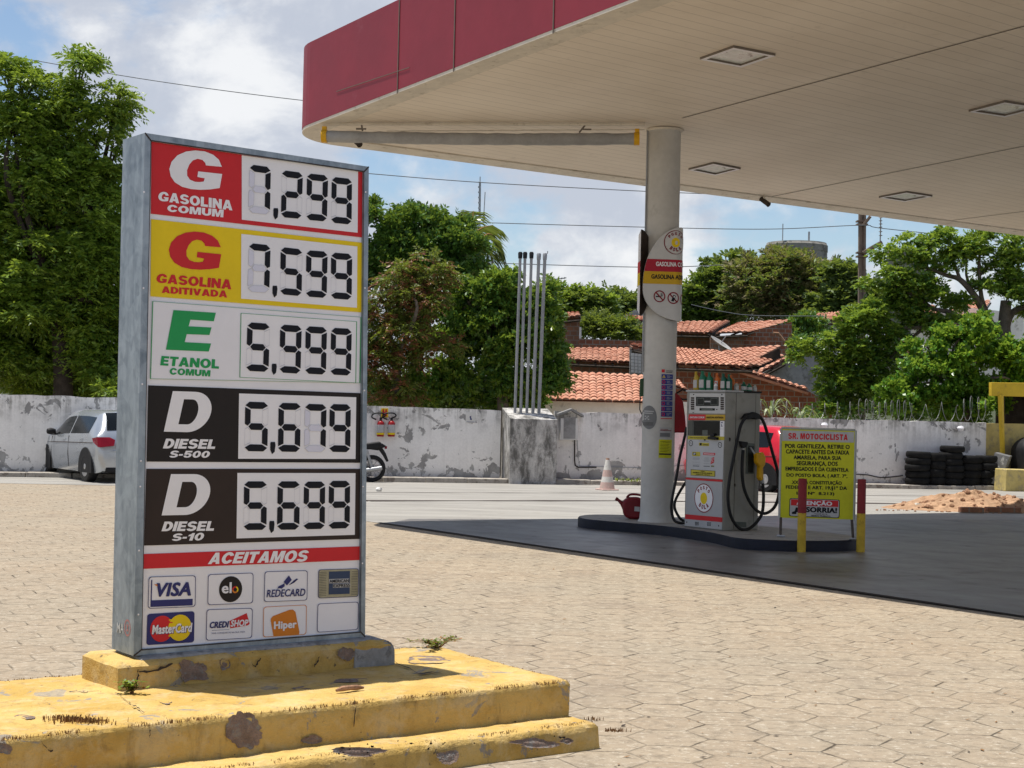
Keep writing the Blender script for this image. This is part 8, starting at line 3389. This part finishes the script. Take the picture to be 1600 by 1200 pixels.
for pts, r0 in (([(1570, 520), (1548, 506), (1524, 464), (1500, 437), (1478, 430), (1440, 415)], .13), ([(1572, 530), (1540, 512), (1509, 503), (1485, 488), (1458, 482), (1430, 462), (1395, 446)], .11), ([(1550, 508), (1540, 485), (1533, 461), (1530, 416), (1532, 380)], .10), ([(1572, 510), (1582, 488), (1605, 478), (1640, 460)], .12), ([(1500, 437), (1490, 410), (1475, 385)], .06), ([(1530, 430), (1560, 400), (1580, 380)], .06), ([(1545, 520), (1500, 520), (1440, 512), (1390, 515), (1340, 520), (1280, 535)], .08), ([(1485, 488), (1470, 520), (1462, 560), (1400, 560), (1340, 590), (1310, 620)], .06), ([(1524, 464), (1510, 430), (1512, 395)], .06), ([(1440, 515), (1390, 560), (1360, 600)], .05), ([(1440, 462), (1455, 500), (1472, 512)], .04), ([(1595, 470), (1590, 430), (1595, 400)], .06)):
    trunk(mb, [D(u, v, YB + .15 * math.sin(i * 2.1)) for i, (u, v) in enumerate(pts)], r0, r0 * .3, 8)
mb.build('trunk', M['bark'], bt_, smooth=True)
tg = crown_twigs(big, YB, .9, 14, 23, .23, rg, .35)
leaves_mesh('crown', bt_, tg, 12, .30, .165, .074, [L['bright'], L['mango']], rg, .3, mi_frac=.25)
shiny = [(1448, 540, 22, 12), (1494, 528, 24, 14), (1530, 504, 22, 12), (1524, 532, 26, 16), (1560, 556, 28, 20), (1500, 560, 32, 20), (1425, 572, 20, 14), (1464, 580, 30, 18), (1515, 586, 34, 20), (1586, 566, 26, 24), (1408, 608, 22, 16), (1449, 618, 30, 20), (1500, 616, 34, 22), (1545, 610, 32, 22), (1590, 610, 30, 24), (1480, 640, 60, 14, .6), (1400, 632, 24, 12), (1552, 626, 10, 7, -1.6), (1640, 560, 40, 50), (1640, 620, 40, 30)]
tree('almond_tree', 'glossy round-leaved tree above the razor wire at right', 'tree', shiny, 41, 1.0, 1500, (1505, 600), [L['shiny']], 12, 16, 24, .26, 10, .26, .17, .115, .15, r=.10, whorl=True, limb_every=2)
low_l = [(600, 622, 40, 18), (650, 622, 40, 16), (700, 610, 40, 26), (745, 600, 34, 36), (735, 625, 40, 14), (790, 628, 40, 12), (60, 600, 90, 16), (150, 600, 60, 16)]
tree('low_shrub', 'low dark shrubs just behind the left wall', 'shrub', low_l, 41.5, .8, 700, (700, 630), [L['mango']], 14, 20, 18, .26, 10, .26, .16, .07, .2, r=.04, whorl=True, limb_every=9)
low_r = [(1330, 646, 22, 7), (1425, 648, 30, 6), (1500, 650, 34, 6), (1268, 650, 12, 5)]
tree('low_shrub', 'low dark shrubs just behind the razor wire', 'shrub', low_r, 42.5, .7, 1400, (1400, 648), [L['mango']], 13, 22, 18, .26, 10, .26, .16, .07, .2, r=.04, whorl=True, limb_every=9)
# striped spider plants behind the wall, right of the pump
for (u, v, n_, s_, lab) in ((1203, 650, 26, 1.0, 'large striped spider plant over the wall right of the pump'), (1250, 655, 14, .75, 'smaller striped plant over the wall beside the notice board')):
    c = D(u, v + 4, 38.5)
    root = thing('striped_plant', lab, 'plant', (c.x, c.y, 0))
    rr = random.Random(n_)
    mb = MB()
    for i in range(n_):
        a = rr.uniform(0, 6.28)
        ln = rr.uniform(.5, 1.0) * s_
        d = Vector((math.cos(a) * .9, math.sin(a) * .4, 0))
        s1 = Vector((-d.y, d.x, 0)).normalized()
        P = [c + d * ln * f + Vector((0, 0, .75 * s_ * rrk * (1.9 * f - 1.75 * f * f))) for rrk in (rr.uniform(.6, 1.4),) for f in [k / 7 for k in range(8)]]
        for k in range(7):
            w0, w1 = .035 * math.sin(math.pi * (k + .6) / 7.8), .035 * math.sin(math.pi * (k + 1.6) / 8.7)
            mb.face([P[k] - s1 * w0 + Vector((0, 0, .01)), P[k + 1] - s1 * w1, P[k + 1] + s1 * w1, P[k] + s1 * w0])
    mb.build('blades', L['stripe'], root)
    mb = MB()
    mb.tube([Vector((c.x, c.y, 0)), c], .06, 6)
    mb.build('stem', M['kraft'], root)

# scattered dry leaves and grit on the pavers: nobody could count them
rnd = random.Random(77)
V, Q = [], []
for i in range(260):
    u, v = rnd.uniform(580, 1600), rnd.uniform(860, 1200)
    if v < 830 + (u - 575) * .15 or (u < 960 and v > 985):
        continue
    p = G(u, v, 0.006)
    a = rnd.uniform(0, 6.28)
    l = rnd.uniform(.006, .022)
    d = Vector((math.cos(a), math.sin(a), rnd.uniform(-.05, .25))) * l
    s_ = Vector((-math.sin(a), math.cos(a), rnd.uniform(-.1, .1))) * l * rnd.uniform(.25, .5)
    j = len(V)
    V += [tuple(p - d), tuple(p + s_), tuple(p + d), tuple(p - s_)]
    Q.append((j, j + 1, j + 2, j + 3))
o = arr_mesh('leaf_litter', np.array(V), np.array(Q), [M['kraft'], M['crack']], None, np.array([rnd.choice((0, 0, 1)) for _ in Q]))
tag(o, 'dry leaf scraps and grit scattered over the hexagonal pavers', 'litter', kind='stuff')
